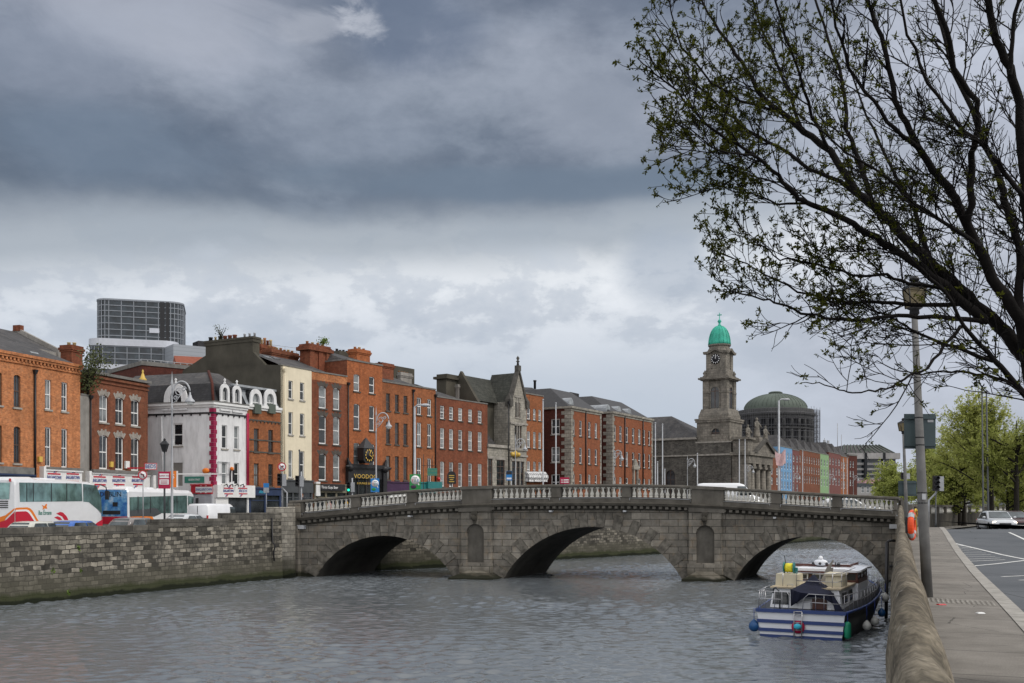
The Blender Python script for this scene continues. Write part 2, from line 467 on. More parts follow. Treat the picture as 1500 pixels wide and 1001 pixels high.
M['headlamp'] = mat('lamp_lens', (0.75, 0.75, 0.72), 0.15, 0.6, var=0.05)
M['tail'] = mat('red_lamp_lens', (0.5, 0.02, 0.02), 0.2, 0.6, var=0.05)
def emit(name, c, s):
 m, nt, bs = _nt(name)
 bs.inputs['Base Color'].default_value = c4(c)
 bs.inputs['Emission Color'].default_value = c4(c)
 bs.inputs['Emission Strength'].default_value = s
 return m
_tcache = {}
def text(body, size, fr, u, y, z, material, parent, name='lettering', sx=1.0, ext=0.006, align='CENTER', rot=0.0, shear=0.0):
 """lettering in the plane of a frame, facing out of it; z is the baseline middle"""
 key = (body, round(size, 3), material.name, round(sx, 2), align, round(rot, 2), round(shear, 2))
 if key not in _tcache:
  cu = bpy.data.curves.new('lettering', 'FONT')
  cu.body = body; cu.size = size; cu.extrude = ext
  cu.align_x = align; cu.align_y = 'CENTER'; cu.resolution_u = 2
  cu.shear = shear
  ob = bpy.data.objects.new('lettering', cu)
  COL.objects.link(ob)
  dg = bpy.context.evaluated_depsgraph_get()
  me = bpy.data.meshes.new_from_object(ob.evaluated_get(dg))
  bpy.data.objects.remove(ob)
  bpy.data.curves.remove(cu)
  me.transform(Matrix.Rotation(R(90), 4, 'X') @ Matrix.Rotation(rot, 4, 'Z') @ Matrix.Diagonal((sx, 1, 1, 1)))
  me.materials.clear(); me.materials.append(material)
  me.name = 'lettering'
  _tcache[key] = me
 return put(name, _tcache[key], fmat(fr, u, y, z), parent)
# ================================================================ camera, light, sky
cam = bpy.data.cameras.new('Camera')
co = bpy.data.objects.new('Camera', cam)
COL.objects.link(co)
cam.lens = 36.0; cam.sensor_width = 36.0; cam.sensor_fit = 'HORIZONTAL'
cam.shift_y = (HY - 500.5) / 1500.0
cam.clip_start = 0.2; cam.clip_end = 8000
co.location = (0, 0, EYE)
co.rotation_euler = (R(90), 0, 0)
scn.camera = co
scn.view_settings.view_transform = 'Standard'
scn.view_settings.look = 'None'
scn.view_settings.exposure = 0.0
scn.view_settings.gamma = 1.0
scn.cycles.use_denoising = True
scn.cycles.denoiser = 'OPENIMAGEDENOISE'
scn.cycles.denoising_input_passes = 'RGB_ALBEDO_NORMAL'
scn.cycles.denoising_prefilter = 'ACCURATE'
scn.cycles.max_bounces = 6
scn.cycles.diffuse_bounces = 3
scn.cycles.transparent_max_bounces = 8
scn.cycles.caustics_reflective = False
scn.cycles.caustics_refractive = False
SUN_AZ, SUN_EL = 112.0, 44.0
sl = bpy.data.lights.new('Sun', 'SUN')
sl.energy = 1.5; sl.angle = R(11); sl.color = (1.0, 0.95, 0.87)
so = bpy.data.objects.new('Sun', sl); COL.objects.link(so)
sdir = Vector((math.sin(R(SUN_AZ)) * math.cos(R(SUN_EL)), math.cos(R(SUN_AZ)) * math.cos(R(SUN_EL)), math.sin(R(SUN_EL))))
so.rotation_euler = sdir.to_track_quat('Z', 'Y').to_euler()
w = bpy.data.worlds.new('World'); scn.world = w
w.use_nodes = True
nt = w.node_tree
bg = nt.nodes['Background']
sky = nt.nodes.new('ShaderNodeTexSky')
sky.sky_type = 'NISHITA'; sky.sun_disc = False
sky.sun_elevation = R(SUN_EL); sky.sun_rotation = R(SUN_AZ)
tc = nt.nodes.new('ShaderNodeTexCoord')
sp = nt.nodes.new('ShaderNodeSeparateXYZ')
nt.links.new(tc.outputs['Generated'], sp.inputs[0])
X, Y, Z = sp.outputs
zc = math_(nt, 'MAXIMUM', Z, 0.0)
az = math_(nt, 'ARCTAN2', X, Y)
el = math_(nt, 'ARCSINE', zc)
den = math_(nt, 'ADD', zc, 0.16)
cbv = nt.nodes.new('ShaderNodeCombineXYZ')
nt.links.new(math_(nt, 'DIVIDE', X, den), cbv.inputs[0])
nt.links.new(math_(nt, 'DIVIDE', Y, den), cbv.inputs[1])
def cn(sx, sy, scale, detail, rough=0.55, off=0.0, dist=0.0):
 mp = nt.nodes.new('ShaderNodeMapping')
 mp.inputs['Scale'].default_value = (sx, sy, 1); mp.inputs['Location'].default_value = (off, off * 0.7, off)
 nt.links.new(cbv.outputs[0], mp.inputs[0])
 n = N(nt, 'ShaderNodeTexNoise'); n.inputs['Scale'].default_value = scale
 n.inputs['Detail'].default_value = detail; n.inputs['Roughness'].default_value = rough
 n.inputs['Distortion'].default_value = dist
 nt.links.new(mp.outputs[0], n.inputs['Vector'])
 return n.outputs['Fac']
ael = nt.nodes.new('ShaderNodeCombineXYZ')
nt.links.new(az, ael.inputs[0]); nt.links.new(math_(nt, 'MULTIPLY', el, 1.7), ael.inputs[1])
def an(scale, detail, rough=0.55, off=0.0, sy=1.0, dist=0.0):
 mp = nt.nodes.new('ShaderNodeMapping'); mp.inputs['Location'].default_value = (off, off, off); mp.inputs['Scale'].default_value = (1, sy, 1)
 nt.links.new(ael.outputs[0], mp.inputs[0])
 n = N(nt, 'ShaderNodeTexNoise'); n.inputs['Scale'].default_value = scale
 n.inputs['Detail'].default_value = detail; n.inputs['Roughness'].default_value = rough
 n.inputs['Distortion'].default_value = dist
 nt.links.new(mp.outputs[0], n.inputs['Vector'])
 return n.outputs['Fac']
def rng_(v, a, b, c=0.0, d=1.0, smooth_=True):
 k = N(nt, 'ShaderNodeMapRange')
 if smooth_: k.interpolation_type = 'SMOOTHSTEP'
 k.inputs['From Min'].default_value = a; k.inputs['From Max'].default_value = b
 k.inputs['To Min'].default_value = c; k.inputs['To Max'].default_value = d
 nt.links.new(v, k.inputs['Value'])
 return k.outputs[0]
def S(v, k, o=0.5): return math_(nt, 'MULTIPLY', math_(nt, 'SUBTRACT', v, o), k)
def add(*v):
 r = v[0]
 for q in v[1:]: r = math_(nt, 'ADD', r, q)
 return r
big = an(2.6, 8, .52, 3.1, 1.15, .2); mid_ = an(7.5, 9, .58, 1.7, 1.0, .15); fine_ = an(20, 9, .62, 6.2, 1.0, .1)
e1 = add(el, S(big, .05), S(mid_, .05))
low = ramp(nt, math_(nt, 'DIVIDE', e1, 0.36), [(0.0, (.57, .63, .72)), (.22, (.52, .585, .68)), (.38, (.55, .605, .69)), (.52, (.66, .70, .765)), (.70, (.84, .865, .90)), (1.0, (.82, .845, .885))])
puff = ramp(nt, add(mid_, S(fine_, .45, 0)), [(.58, (.80, .83, .865)), (.685, (.90, .915, .93)), (.73, (1.06, 1.06, 1.05)), (.80, (1.15, 1.14, 1.12)), (.92, (1.10, 1.10, 1.09))])
low = mixc(nt, rng_(add(el, S(big, .05)), .09, .2), low, mixc(nt, 1.0, low, puff, 'MULTIPLY'))
e2 = add(el, S(big, .12), S(mid_, .085), S(fine_, .03))
dark = ramp(nt, math_(nt, 'DIVIDE', e2, 0.6), [(0.40, (.32, .365, .43)), (0.47, (.21, .255, .325)), (.56, (.205, .248, .32)), (.68, (.265, .305, .385)), (.78, (.20, .243, .325)), (.90, (.255, .295, .38)), (1.0, (.34, .375, .455))])
lump = ramp(nt, add(S(an(4.0, 10, .58, 12.0, 1.25, .2), 1.0, 0), S(mid_, .6), S(fine_, .3)), [(.34, (.68, .71, .74)), (.47, (.88, .885, .89)), (.53, (1.04, 1.03, 1.01)), (.62, (1.27, 1.24, 1.19)), (.75, (1.55, 1.48, 1.4))])
dark = mixc(nt, 1.0, mixc(nt, 1.0, dark, lump, 'MULTIPLY'), (.93, .93, .935), 'MULTIPLY')
edge = add(el, S(big, .06), S(mid_, .055), S(fine_, .022), math_(nt, 'MULTIPLY', az, -.075))
cover = rng_(edge, .262, .312)
veil = math_(nt, 'MULTIPLY', rng_(edge, .212, .262), .85)
prof = mixc(nt, veil, low, (.345, .395, .455))
prof = mixc(nt, cover, prof, dark)
rt = rng_(add(az, S(big, .20), S(mid_, .10), math_(nt, 'MULTIPLY', el, -.10)), .13, .37, 0, .85)
pale = mixc(nt, 1.0, (.52, .555, .645), ramp(nt, add(mid_, S(fine_, .3)), [(.32, .86), (.5, 1.0), (.68, 1.16)]), 'MULTIPLY')
prof = mixc(nt, rt, prof, pale)
nz_ = {k: an(k, 7, .62, k * 1.3, 1.2, .6) for k in (6, 13)}
def blob(a0, e0, sa, se, amt, nz, sc, lo, hi, sh=0.0):
 da = S(az, 1 / sa, a0); de = math_(nt, 'ADD', S(el, 1 / se, e0), math_(nt, 'MULTIPLY', da, sh))
 g = math_(nt, 'POWER', 2.718, S(add(math_(nt, 'MULTIPLY', da, da), math_(nt, 'MULTIPLY', de, de)), -1.0, 0))
 return rng_(math_(nt, 'MULTIPLY', g, add(S(nz_[sc], nz * 2.4, .5), 1.0)), lo, hi, 0, amt)
def azel(px, py):
 d = Vector(((px - HX) / F, 1.0, (HY - py) / F)).normalized()
 return math.atan2(d.x, d.y), math.asin(d.z)
for px, py, sa, se, amt, cc, nz, sc, lo, hi, sh in (
  (605, 40, .085, .05, .75, (.125, .165, .245), .8, 6, .3, .9, 0),
  (462, 38, .06, .02, .6, (.44, .47, .54), 1.6, 13, .45, 1.2, -.45),
  (522, 24, .034, .034, .7, (.52, .55, .62), 1.6, 13, .5, 1.2, .5),
  (225, 10, .15, .05, .62, (.46, .49, .57), .9, 6, .3, .95, 0),
  (60, 80, .11, .05, .42, (.36, .405, .50), .9, 6, .3, .95, 0),
  (850, 160, .12, .06, .55, (.37, .41, .49), .9, 6, .3, .95, .3),
  (1020, 150, .06, .06, .6, (.42, .45, .53), .9, 6, .3, .95, 0),
  (500, 175, .15, .045, .3, (.31, .355, .44), .9, 6, .3, .95, 0),
  (170, 215, .14, .045, .6, (.18, .235, .315), .8, 6, .3, .95, 0),
  (740, 270, .27, .022, .8, (.165, .215, .285), .7, 6, .3, .85, 0),
  (975, 390, .055, .05, .65, (.40, .46, .55), .7, 6, .3, .9, 0)):
 a0, e0 = azel(px, py)
 prof = mixc(nt, blob(a0, e0, sa, se, amt, nz, sc, lo, hi, sh), prof, cc)
gap = ramp(nt, cn(1, 1, 0.8, 6, 0.55, 5.0), [(0.55, 0.04), (0.85, 0.14)])
up_ = rng_(add(S(Y, -1.0, 0), S(zc, 1.1, 0), S(X, .25, 0)), -.31, .22)  # brightens the sky out of view, overhead and behind the camera, to light facades
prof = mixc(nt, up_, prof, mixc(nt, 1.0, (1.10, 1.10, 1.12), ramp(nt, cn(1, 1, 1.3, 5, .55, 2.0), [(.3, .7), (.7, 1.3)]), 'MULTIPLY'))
SK = 0.1
cl = mixc(nt, 1.0, prof, (1 / SK, 1 / SK, 1 / SK), 'MULTIPLY')
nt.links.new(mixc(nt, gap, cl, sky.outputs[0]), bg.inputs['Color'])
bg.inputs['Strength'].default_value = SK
w.cycles.sampling_method = 'MANUAL'; w.cycles.sample_map_resolution = 512
# ================================================================ ground, river, roads
XW = [(-60, -78), (20, -39.7), (50.5, -25.2), (72, -15.0), (79, -10.6), (83, -5.6), (95.7, 4.0), (107, 15.0), (141, 38.8), (190, 70), (270, 121), (600, 340), (4000, 2600)]
XS = [(-60, -22.4), (-10, -3.76), (0, -0.03), (4, 1.46), (10.5, 3.89), (20, 7.47), (35, 13.2), (50, 18.8), (66, 24.9), (74, 28.4), (80, 31.5), (92, 38.5), (105, 46.5), (128, 61), (175, 91), (270, 152), (600, 370), (4000, 2640)]
def xw(y): return interp(y, XW)
def xs(y): return interp(y, XS)
def gN(y): return interp(y, [(60, -0.3), (66, -0.15), (78, 0.6), (90, 0.6), (140, 0.5)])
GS = [(28, 0.0), (38, 0.06), (46, 0.2), (54, 0.4), (60, 0.52), (63, 0.5), (68, 0.25), (73, 0.08), (95, 0.0)]
def gS(y): return interp(y, GS)
M['ground'] = mat('bare_ground', (0.10, 0.098, 0.09), 0.95, 0.2, var=0.2, scale=0.6)
ys = [-60, -20, 0, 10, 20, 28, 33, 38, 42, 46, 50, 54, 57, 60, 63, 66, 68, 70.5, 73, 76, 79, 83, 88, 92, 95, 101, 107, 115, 128, 141, 158, 175, 190, 230, 270, 400, 600, 1500, 4000]
mb = MB()
for a, b in zip(ys, ys[1:]):
 for k0, k1 in ((-4500, -300), (-300, -60), (-60, 0.2)):
  def X_(y, k):
   return (xw(y) - 0.3) if k == 0.2 else xw(y) + k
  mb.quad((X_(a, k0), a, gN(a)), (X_(a, k1), a, gN(a)), (X_(b, k1), b, gN(b)), (X_(b, k0), b, gN(b)))
 mb.quad((xs(a) + 0.3, a, gS(a) - 0.17), (xs(a) + 300, a, gS(a) - 0.17), (xs(b) + 300, b, gS(b) - 0.17), (xs(b) + 0.3, b, gS(b) - 0.17))
 mb.quad((xs(a) + 300, a, gS(a) - 0.17), (xs(a) + 4500, a, gS(a) - 0.17), (xs(b) + 4500, b, gS(b) - 0.17), (xs(b) + 300, b, gS(b) - 0.17))
for a, b in zip(ys, ys[1:]):
 mb.quad((xw(a) - 0.3, a, -5.0), (xs(a) + 0.3, a, -5.0), (xs(b) + 0.3, b, -5.0), (xw(b) - 0.3, b, -5.0))
 mb.quad((xw(b) - 0.3, b, gN(b)), (xw(a) - 0.3, a, gN(a)), (xw(a) - 0.3, a, -5.0), (xw(b) - 0.3, b, -5.0))
 mb.quad((xs(a) + 0.3, a, gS(a) - 0.17), (xs(b) + 0.3, b, gS(b) - 0.17), (xs(b) + 0.3, b, -5.0), (xs(a) + 0.3, a, -5.0))
tag(mb.build('ground', M['ground']), kind='structure')
WAVE = 0.0054
m, nt, bs = _nt('river_water')
bs.inputs['Base Color'].default_value = (0.130, 0.144, 0.156, 1)
bs.inputs['Roughness'].default_value = 0.08
bs.inputs['IOR'].default_value = 1.5
bs.inputs['Specular IOR Level'].default_value = 0.5
v = coords(nt, scale=(0.55, 1.0, 1.0))
n1 = noise(nt, v, 1.6, 4, 0.6)
n2 = noise(nt, v, 4.2, 4, 0.65)
n3 = noise(nt, v, 0.10, 3, 0.5)
amp = ramp(nt, n3, [(0.3, 0.45), (0.7, 1.15)])
h = math_(nt, 'ADD', math_(nt, 'MULTIPLY', n1, 0.05), math_(nt, 'MULTIPLY', n2, 0.02))
bp = N(nt, 'ShaderNodeBump', Strength=1.0, Distance=1.0)
nt.links.new(math_(nt, 'MULTIPLY', h, amp), bp.inputs['Height'])
nt.links.new(bp.outputs[0], bs.inputs['Normal'])
M['water'] = m
import numpy as np
rng = np.random.default_rng(5)
yv = [-60.0, -20.0, 6.0]
while yv[-1] < 150: yv.append(yv[-1] + (.0023 * yv[-1] if yv[-1] >= 26 else 1.0))
yv += [160, 175, 190, 230, 270, 400, 600, 1500, 4000]
yv = np.array(yv); NX = 400
XL = np.array([xw(y) - 0.1 for y in yv]); XR = np.array([xs(y) + 0.1 for y in yv])
tt = np.linspace(0, 1, NX)
PX = XL[:, None] + (XR - XL)[:, None] * tt[None, :]
PY = np.repeat(yv[:, None], NX, 1)
PZ = np.zeros_like(PX)
for i in range(110):
 lam = 0.36 * (3.0 ** rng.random())
 th = rng.normal(1.25, 0.75)
 k = 2 * np.pi / lam
 PZ += WAVE * lam * np.sin(k * (np.cos(th) * PX + np.sin(th) * PY) + rng.random() * 6.28)
calm = 0.55 + 0.45 * np.sin(PX * 0.21 + 1.3 * np.sin(PY * 0.13)) * np.sin(PY * 0.17 + PX * 0.05)
PZ *= np.clip(calm, 0.35, 1.0) * ((PY > 20) & (PY < 150))
verts = np.stack([PX, PY, PZ + ZW], -1).reshape(-1, 3)
idx = np.arange(len(yv) * NX).reshape(len(yv), NX)
fc = np.stack([idx[:-1, :-1], idx[:-1, 1:], idx[1:, 1:], idx[1:, :-1]], -1).reshape(-1, 4)
me = bpy.data.meshes.new('water')
me.vertices.add(len(verts)); me.vertices.foreach_set('co', verts.ravel())
me.loops.add(fc.size); me.loops.foreach_set('vertex_index', fc.ravel())
me.polygons.add(len(fc)); me.polygons.foreach_set('loop_start', np.arange(0, fc.size, 4))
me.polygons.foreach_set('use_smooth', np.ones(len(fc), dtype=bool))
me.update(calc_edges=True); me.validate()
me.materials.append(M['water'])
tag(put('water', me, Matrix.Identity(4)), kind='structure')
def kx(y): return interp(y, [(-60, -21.8), (0, 1.77), (16.3, 8.18), (26.6, 12.2), (41, 17.9), (50, 21.45), (56, 23.8), (60, 25.35), (63.5, 26.75)])
def pin(y): return xs(y) + 0.45
yy = [y * 1.0 for y in range(-30, 64)] + [63.5]
def strip(mb, f0, f1, z0, z1=None, ylist=yy, zf=gS):
 for a, b in zip(ylist, ylist[1:]):
  mb.quad((f0(a), a, zf(a) + z0), (f1(a), a, zf(a) + (z1 if z1 is not None else z0)), (f1(b), b, zf(b) + (z1 if z1 is not None else z0)), (f0(b), b, zf(b) + z0))
m, nt, bs = _nt('worn_concrete_pavement')
bs.inputs['Roughness'].default_value = 0.95
bs.inputs['Specular IOR Level'].default_value = 0.25
v = coords(nt)
c = ramp(nt, noise(nt, v, 1.4, 6, 0.65), [(0.3, (0.150, 0.138, 0.122)), (0.7, (0.235, 0.218, 0.196))])
sl_ = coords(nt, scale=(1, 1, 1))
spk = ramp(nt, noise(nt, v, 60, 2, 0.5), [(0.3, 0.8), (0.7, 1.18)])
c = mixc(nt, 1.0, c, spk, 'MULTIPLY')
stn = ramp(nt, noise(nt, v, 0.55, 5, 0.7), [(0.56, 0.0), (0.72, 0.55)])
c = mixc(nt, stn, c, (0.10, 0.092, 0.082))
mp = nt.nodes.new('ShaderNodeMapping'); mp.inputs['Rotation'].default_value = (0, 0, R(21)); nt.links.new(v, mp.inputs[0])
s3 = nt.nodes.new('ShaderNodeSeparateXYZ'); nt.links.new(mp.outputs[0], s3.inputs[0])
fr_ = math_(nt, 'FRACT', math_(nt, 'DIVIDE', s3.outputs[1], 1.9))
jt = math_(nt, 'LESS_THAN', fr_, 0.013)
c = mixc(nt, jt, c, (0.05, 0.047, 0.043))
slab = N(nt, 'ShaderNodeTexWhiteNoise'); slab.noise_dimensions = '1D'
nt.links.new(math_(nt, 'FLOOR', math_(nt, 'DIVIDE', s3.outputs[1], 1.9)), slab.inputs['W'])
c = mixc(nt, 1.0, c, ramp(nt, slab.outputs[0], [(0, 0.86), (1, 1.12)]), 'MULTIPLY')
vo = nt.nodes.new('ShaderNodeTexVoronoi'); vo.feature = 'DISTANCE_TO_EDGE'; vo.inputs['Scale'].default_value = .55
nt.links.new(v, vo.inputs['Vector'])
c = mixc(nt, math_(nt, 'MULTIPLY', math_(nt, 'LESS_THAN', math_(nt, 'ADD', vo.outputs['Distance'], math_(nt, 'MULTIPLY', noise(nt, v, 5, 4), .03)), .019), .7), c, (.045, .042, .038))
nt.links.new(c, bs.inputs['Base Color'])
bump(nt, bs, noise(nt, v, 35, 4), 0.25, 0.01)
M['pavement'] = m
mb = MB(); strip(mb, pin, lambda y: kx(y) - 0.28, 0.0)
tag(mb.build('pavement', M['pavement']), kind='structure')
mb = MB()
for r_ in range(5):
 for i in range(14):
  y = 18.55 + .16 * r_ - .06 * i; x = lerp(pin(y) + .12, kx(y) - .34, (i + .5) / 14)
  mb.lathe([(.035, .0), (.02, .012), (0, .013)], 7, (x, y, gS(y)))
tag(mb.build('pavement', M['kerb']), kind='structure')
mb = MB()
strip(mb, lambda y: kx(y) - 0.28, kx, 0.012, 0.006)
strip(mb, kx, lambda y: kx(y) + 0.02, 0.006, -0.15)
o = mb.build('kerb', M['kerb']); tag(o, kind='structure')
yr = yy[:-1] + [64, 66, 68, 70.5, 73, 76, 80, 85, 92, 100, 110, 128, 150, 175, 230, 270]
mb = MB()
strip(mb, lambda y: kx(y) + 0.015 if y < 63.6 else max(26.77, pin(y) + 2.2), lambda y: xs(y) + 26, -0.12, ylist=yr)
mb.quad((26.5, 63.2, gS(63.2) - 0.12 + 0.5), (36, 63.4, gS(63.4) - 0.121), (38, 72, gS(72) - 0.121), (28.5, 70.5, gS(70.5) + 0.7))
tag(mb.build('road', M['asphalt']), kind='structure')
mb = MB(); strip(mb, lambda y: pin(y), lambda y: pin(y) + 2.2, 0.0, ylist=[71, 73, 76, 80, 85, 92, 100, 110, 128, 150, 175, 230, 270])
tag(mb.build('pavement', M['pavement']), kind='structure')
mb = MB()
def mark(pts, w, z=-0.112):
 """a painted line along pixels on the road surface"""
 P = []
 for px, py in pts:
  Yv = 30.0
  for _ in range(30):
   Yv = (EYE - (gS(Yv) + z)) * F / (py - HY)
   Yv = min(Yv, 61)
  P.append((gx(px, Yv), Yv))
 L = []
 for (x0, y0), (x1, y1) in zip(P, P[1:]):
  n = max(1, int(math.hypot(x1 - x0, y1 - y0) / 1.0))
  for i in range(n): L.append((lerp(x0, x1, i / n), lerp(y0, y1, i / n)))
 L.append(P[-1])
 dx, dy = P[-1][0] - P[0][0], P[-1][1] - P[0][1]
 l = math.hypot(dx, dy); nx, ny = -dy / l * w / 2, dx / l * w / 2
 for (x0, y0), (x1, y1) in zip(L, L[1:]):
  mb.quad((x0 - nx, y0 - ny, gS(y0 - ny) + z), (x0 + nx, y0 + ny, gS(y0 + ny) + z), (x1 + nx, y1 + ny, gS(y1 + ny) + z), (x1 - nx, y1 - ny, gS(y1 - ny) + z))
mark([(1384, 792), (1440, 806), (1502, 819.5), (1560, 833)], 0.13)
mark([(1417, 830), (1460, 826), (1502, 821)], 0.13, -0.1115)
for k in range(9):
 t = k / 9
 mark([(1389 + 25 * t, 797 + 29 * t), (1417 + 62 * t, 800.5 + 22 * t)], 0.09, -0.111)
mark([(1478, 780), (1500, 790), (1540, 808)], 0.13)
mark([(1467, 845), (1530, 842)], 0.1); mark([(1492, 850), (1560, 848)], 0.1)
tag(mb.build('road', M['paint_line']), kind='structure')
# ================================================================ quay walls
def wallrun(mb, ylist, f, t, z0, ztop, batter=0.0):
 """a wall following the bank; t>0 puts its body to the right of the face"""
 for a, b in zip(ylist, ylist[1:]):
  za, zb = ztop(a), ztop(b)
  xa, xb = f(a), f(b)
  mb.hexa([(xa - batter, a, z0), (xa + t, a, z0), (xb + t, b, z0), (xb - batter, b, z0), (xa, a, za), (xa + t, a, za), (xb + t, b, zb), (xb, b, zb)])
fz = 60.1
zsteps = [(-60, 0.74), (59.9, 0.70), (60.0, 1.02), (65.35, 1.02), (65.4, 1.36), (70.2, 1.38)]
o = thing('quay_wall', 'rough grey stone river wall with stepped top and green tide line on the left bank', 'wall', (xw(50), 50, ZW))
mb = MB()
yl = [-60, -20, 10, 30, 40, 45, 50.5, 54, 57, 59.95, 62, 65.37, 67, 70.6]
for a, b in zip(yl, yl[1:]):
 xa, xb = xw(a), xw(b)
 zt = interp((a + b) / 2, zsteps) - 0.44
 mb.hexa([(xa - 0.6, a, -4.9), (xa + 0.16, a, -4.9), (xb + 0.16, b, -4.9), (xb - 0.6, b, -4.9), (xa - 0.6, a, zt), (xa, a, zt), (xb, b, zt), (xb - 0.6, b, zt)])
mb.build('wall_face', M['quay'], o)
mb = MB()
for a, b in zip(yl, yl[1:]):
 xa, xb = xw(a) + 0.03, xw(b) + 0.03
 zt = interp((a + b) / 2, zsteps)
 mb.hexa([(xa - 0.68, a, zt - 0.44), (xa, a, zt - 0.44), (xb, b, zt - 0.44), (xb - 0.68, b, zt - 0.44), (xa - 0.68, a, zt), (xa, a, zt), (xb, b, zt), (xb - 0.68, b, zt)])
mb.build('coping', M['quay_cope'], o)
mb = MB()
mb.lathe([(1.02, -4.9), (1.0, 0.9), (1.0, 1.68), (0.93, 1.74), (0.0, 1.75)], 20, (xw(70.9) - 0.55, 71.2, 0))
mb.build('end_pier', M['quay_pale'], o)
mb = MB()
px_ = xw(69.2) + 0.1
mb.tube([(px_, 69.2, 1.0), (px_ + 0.04, 69.2, -0.6), (px_ + 0.25, 69.15, -0.9), (px_ + 0.1, 69.2, -1.3), (px_ + 0.16, 69.2, -1.9)], 0.06, 6)
mb.build('drain_pipe', M['black'], o)
M['weed'] = mat('wall_weed_green', (0.10, 0.15, 0.03), 0.8, 0.2, var=0.3, scale=6)
def tuft(px, py, size, n):
 Yv = 55.0
 for _ in range(25):
  Yv = (xw(Yv) + 0.14) / ((px - HX) / F)
  Yv = max(40, min(72, Yv))
 p = at(px, py, Yv)
 mb = MB()
 for i in range(n):
  d = Vector((random.uniform(0.1, 1), random.uniform(-1, 0.4), random.uniform(-0.3, 1.0))).normalized() * size * random.uniform(0.5, 1)
  s_ = Vector((-d.y, d.x, random.uniform(-.3, .3))) * 0.22
  q = p + Vector((random.uniform(0, .05), random.uniform(-1, 1) * size * .5, random.uniform(-1, 1) * size * .5))
  mb.quad(tuple(q), tuple(q + d * .6 + s_), tuple(q + d), tuple(q + d * .6 - s_))
 o = mb.build('wall_weed', M['weed'], None, tuple(p))
 return o
for px, py, sz, lab in ((76, 838, 0.22, 'green weed tuft high on the river wall, leftmost of all'), (117, 838, 0.18, 'small weed tuft high on the river wall, right of another at its level'),
      (98, 868, 0.2, 'low weed tuft just above the tide line, leftmost of the low ones'), (128, 863, 0.24, 'low tall weed tuft above the tide line, left of the widest clump'),
      (137, 863, 0.2, 'low weed tuft squeezed beside the widest clump above the tide line'), (152, 861, 0.27, 'widest weed clump above the tide line of the river wall'),
      (182, 856, 0.22, 'low weed tuft above the tide line, rightmost on the river wall'), (113, 803, 0.2, 'weed tuft close under the coping of the left river wall')):
 tag(tuft(px, py, sz, 16), lab, 'weed', 'weeds rooted in the river wall')
o = thing('quay_wall', 'curving stone river wall seen through the bridge arches on the left bank', 'wall', (xw(95), 95, ZW))
yl2 = [79.2, 81, 83, 86, 89, 92, 95.7, 99, 103, 107, 113, 120, 130, 141, 155, 170, 190, 230, 270, 350]
mb = MB()
for a, b in zip(yl2, yl2[1:]):
 xa, xb = xw(a), xw(b)
 mb.hexa([(xa - 0.7, a, -4.9), (xa + 0.3, a, -4.9), (xb + 0.3, b, -4.9), (xb - 0.7, b, -4.9), (xa - 0.7, a, 1.1), (xa, a, 1.1), (xb, b, 1.1), (xb - 0.7, b, 1.1)])
mb.build('wall_face', M['quay'], o)
mb = MB()
for a, b in zip(yl2, yl2[1:]):
 xa, xb = xw(a) + 0.05, xw(b) + 0.05
 mb.hexa([(xa - 0.75, a, 1.1), (xa, a, 1.1), (xb, b, 1.1), (xb - 0.75, b, 1.1), (xa - 0.75, a, 1.4), (xa, a, 1.4), (xb, b, 1.4), (xb - 0.75, b, 1.4)])
mb.build('coping', M['quay_cope'], o)
def pz(y): return interp(y, [(-60, 1.1), (44, 1.1), (50, 1.16), (55, 1.35), (59, 1.62), (63, 1.78), (66.2, 1.85)])
o = thing('quay_parapet', 'long rounded stone parapet with worn weathered coping beside the right pavement', 'wall', (xs(10), 10, 0))
mb = MB()
ylp = [-30, -10, -3] + [y * 0.14 for y in range(0, 120)] + [y * 0.4 for y in range(43, 113)] + [46, 48, 50, 52, 54, 56, 58, 60, 62, 64, 66]
rings = []
prev = None
for y in ylp:
 jn = -.018 if (y * .83) % 1.0 < .12 else 0.0
 jx = mnoise.noise(Vector((y * 0.9, 3.1, 0))) * 0.05 + mnoise.noise(Vector((y * 2.6, 8.1, 0))) * 0.015
 jz = mnoise.noise(Vector((y * 0.75, 1.7, 5))) * 0.06 + mnoise.noise(Vector((y * 2.1, 4.4, 2))) * 0.012 + mnoise.noise(Vector((y * 6.3, 2.4, 7))) * 0.003 + jn
 x0 = xs(y) + jx
 t = mnoise.noise(Vector((y * 0.6, 9, 1))) * 0.035
 zt = pz(y) + jz
 g = gS(y) - 0.3
 rings.append([(x0 + 0.03, y, -0.4 if y < 80 else g), (x0, y, zt - 0.30), (x0 + 0.02, y, zt - 0.14), (x0 + 0.06, y, zt - 0.04), (x0 + 0.12, y, zt), (x0 + 0.19 + t, y, zt - 0.01),
                  (x0 + 0.245 + t, y, zt - 0.06), (x0 + .285 + t, y, zt - 0.16), (x0 + .34 + t, y, zt - 0.36), (x0 + .44, y, zt - 0.7), (x0 + .54, y, g)])
mb.loft(rings, cap=True)
m, nt, bs = _nt('weathered_coping_stone')
bs.inputs['Roughness'].default_value = 0.95; bs.inputs['Specular IOR Level'].default_value = 0.2
v = coords(nt, scale=(1.0, 0.36, 1.0))
c = ramp(nt, noise(nt, v, 2.1, 6, 0.66), [(0.32, (0.045, 0.038, 0.028)), (0.5, (0.135, 0.114, 0.084)), (0.72, (0.29, 0.25, 0.19))])
c = mixc(nt, ramp(nt, noise(nt, v, 0.7, 4), [(0.45, 0.0), (0.7, 0.55)]), c, (0.10, 0.088, 0.066))
c = mixc(nt, 1.0, c, ramp(nt, noise(nt, v, 28, 4), [(0.32, 0.62), (0.68, 1.38)]), 'MULTIPLY')
lich = ramp(nt, noise(nt, v, 6.5, 5, 0.6), [(0.63, 0.0), (0.70, 0.45)])
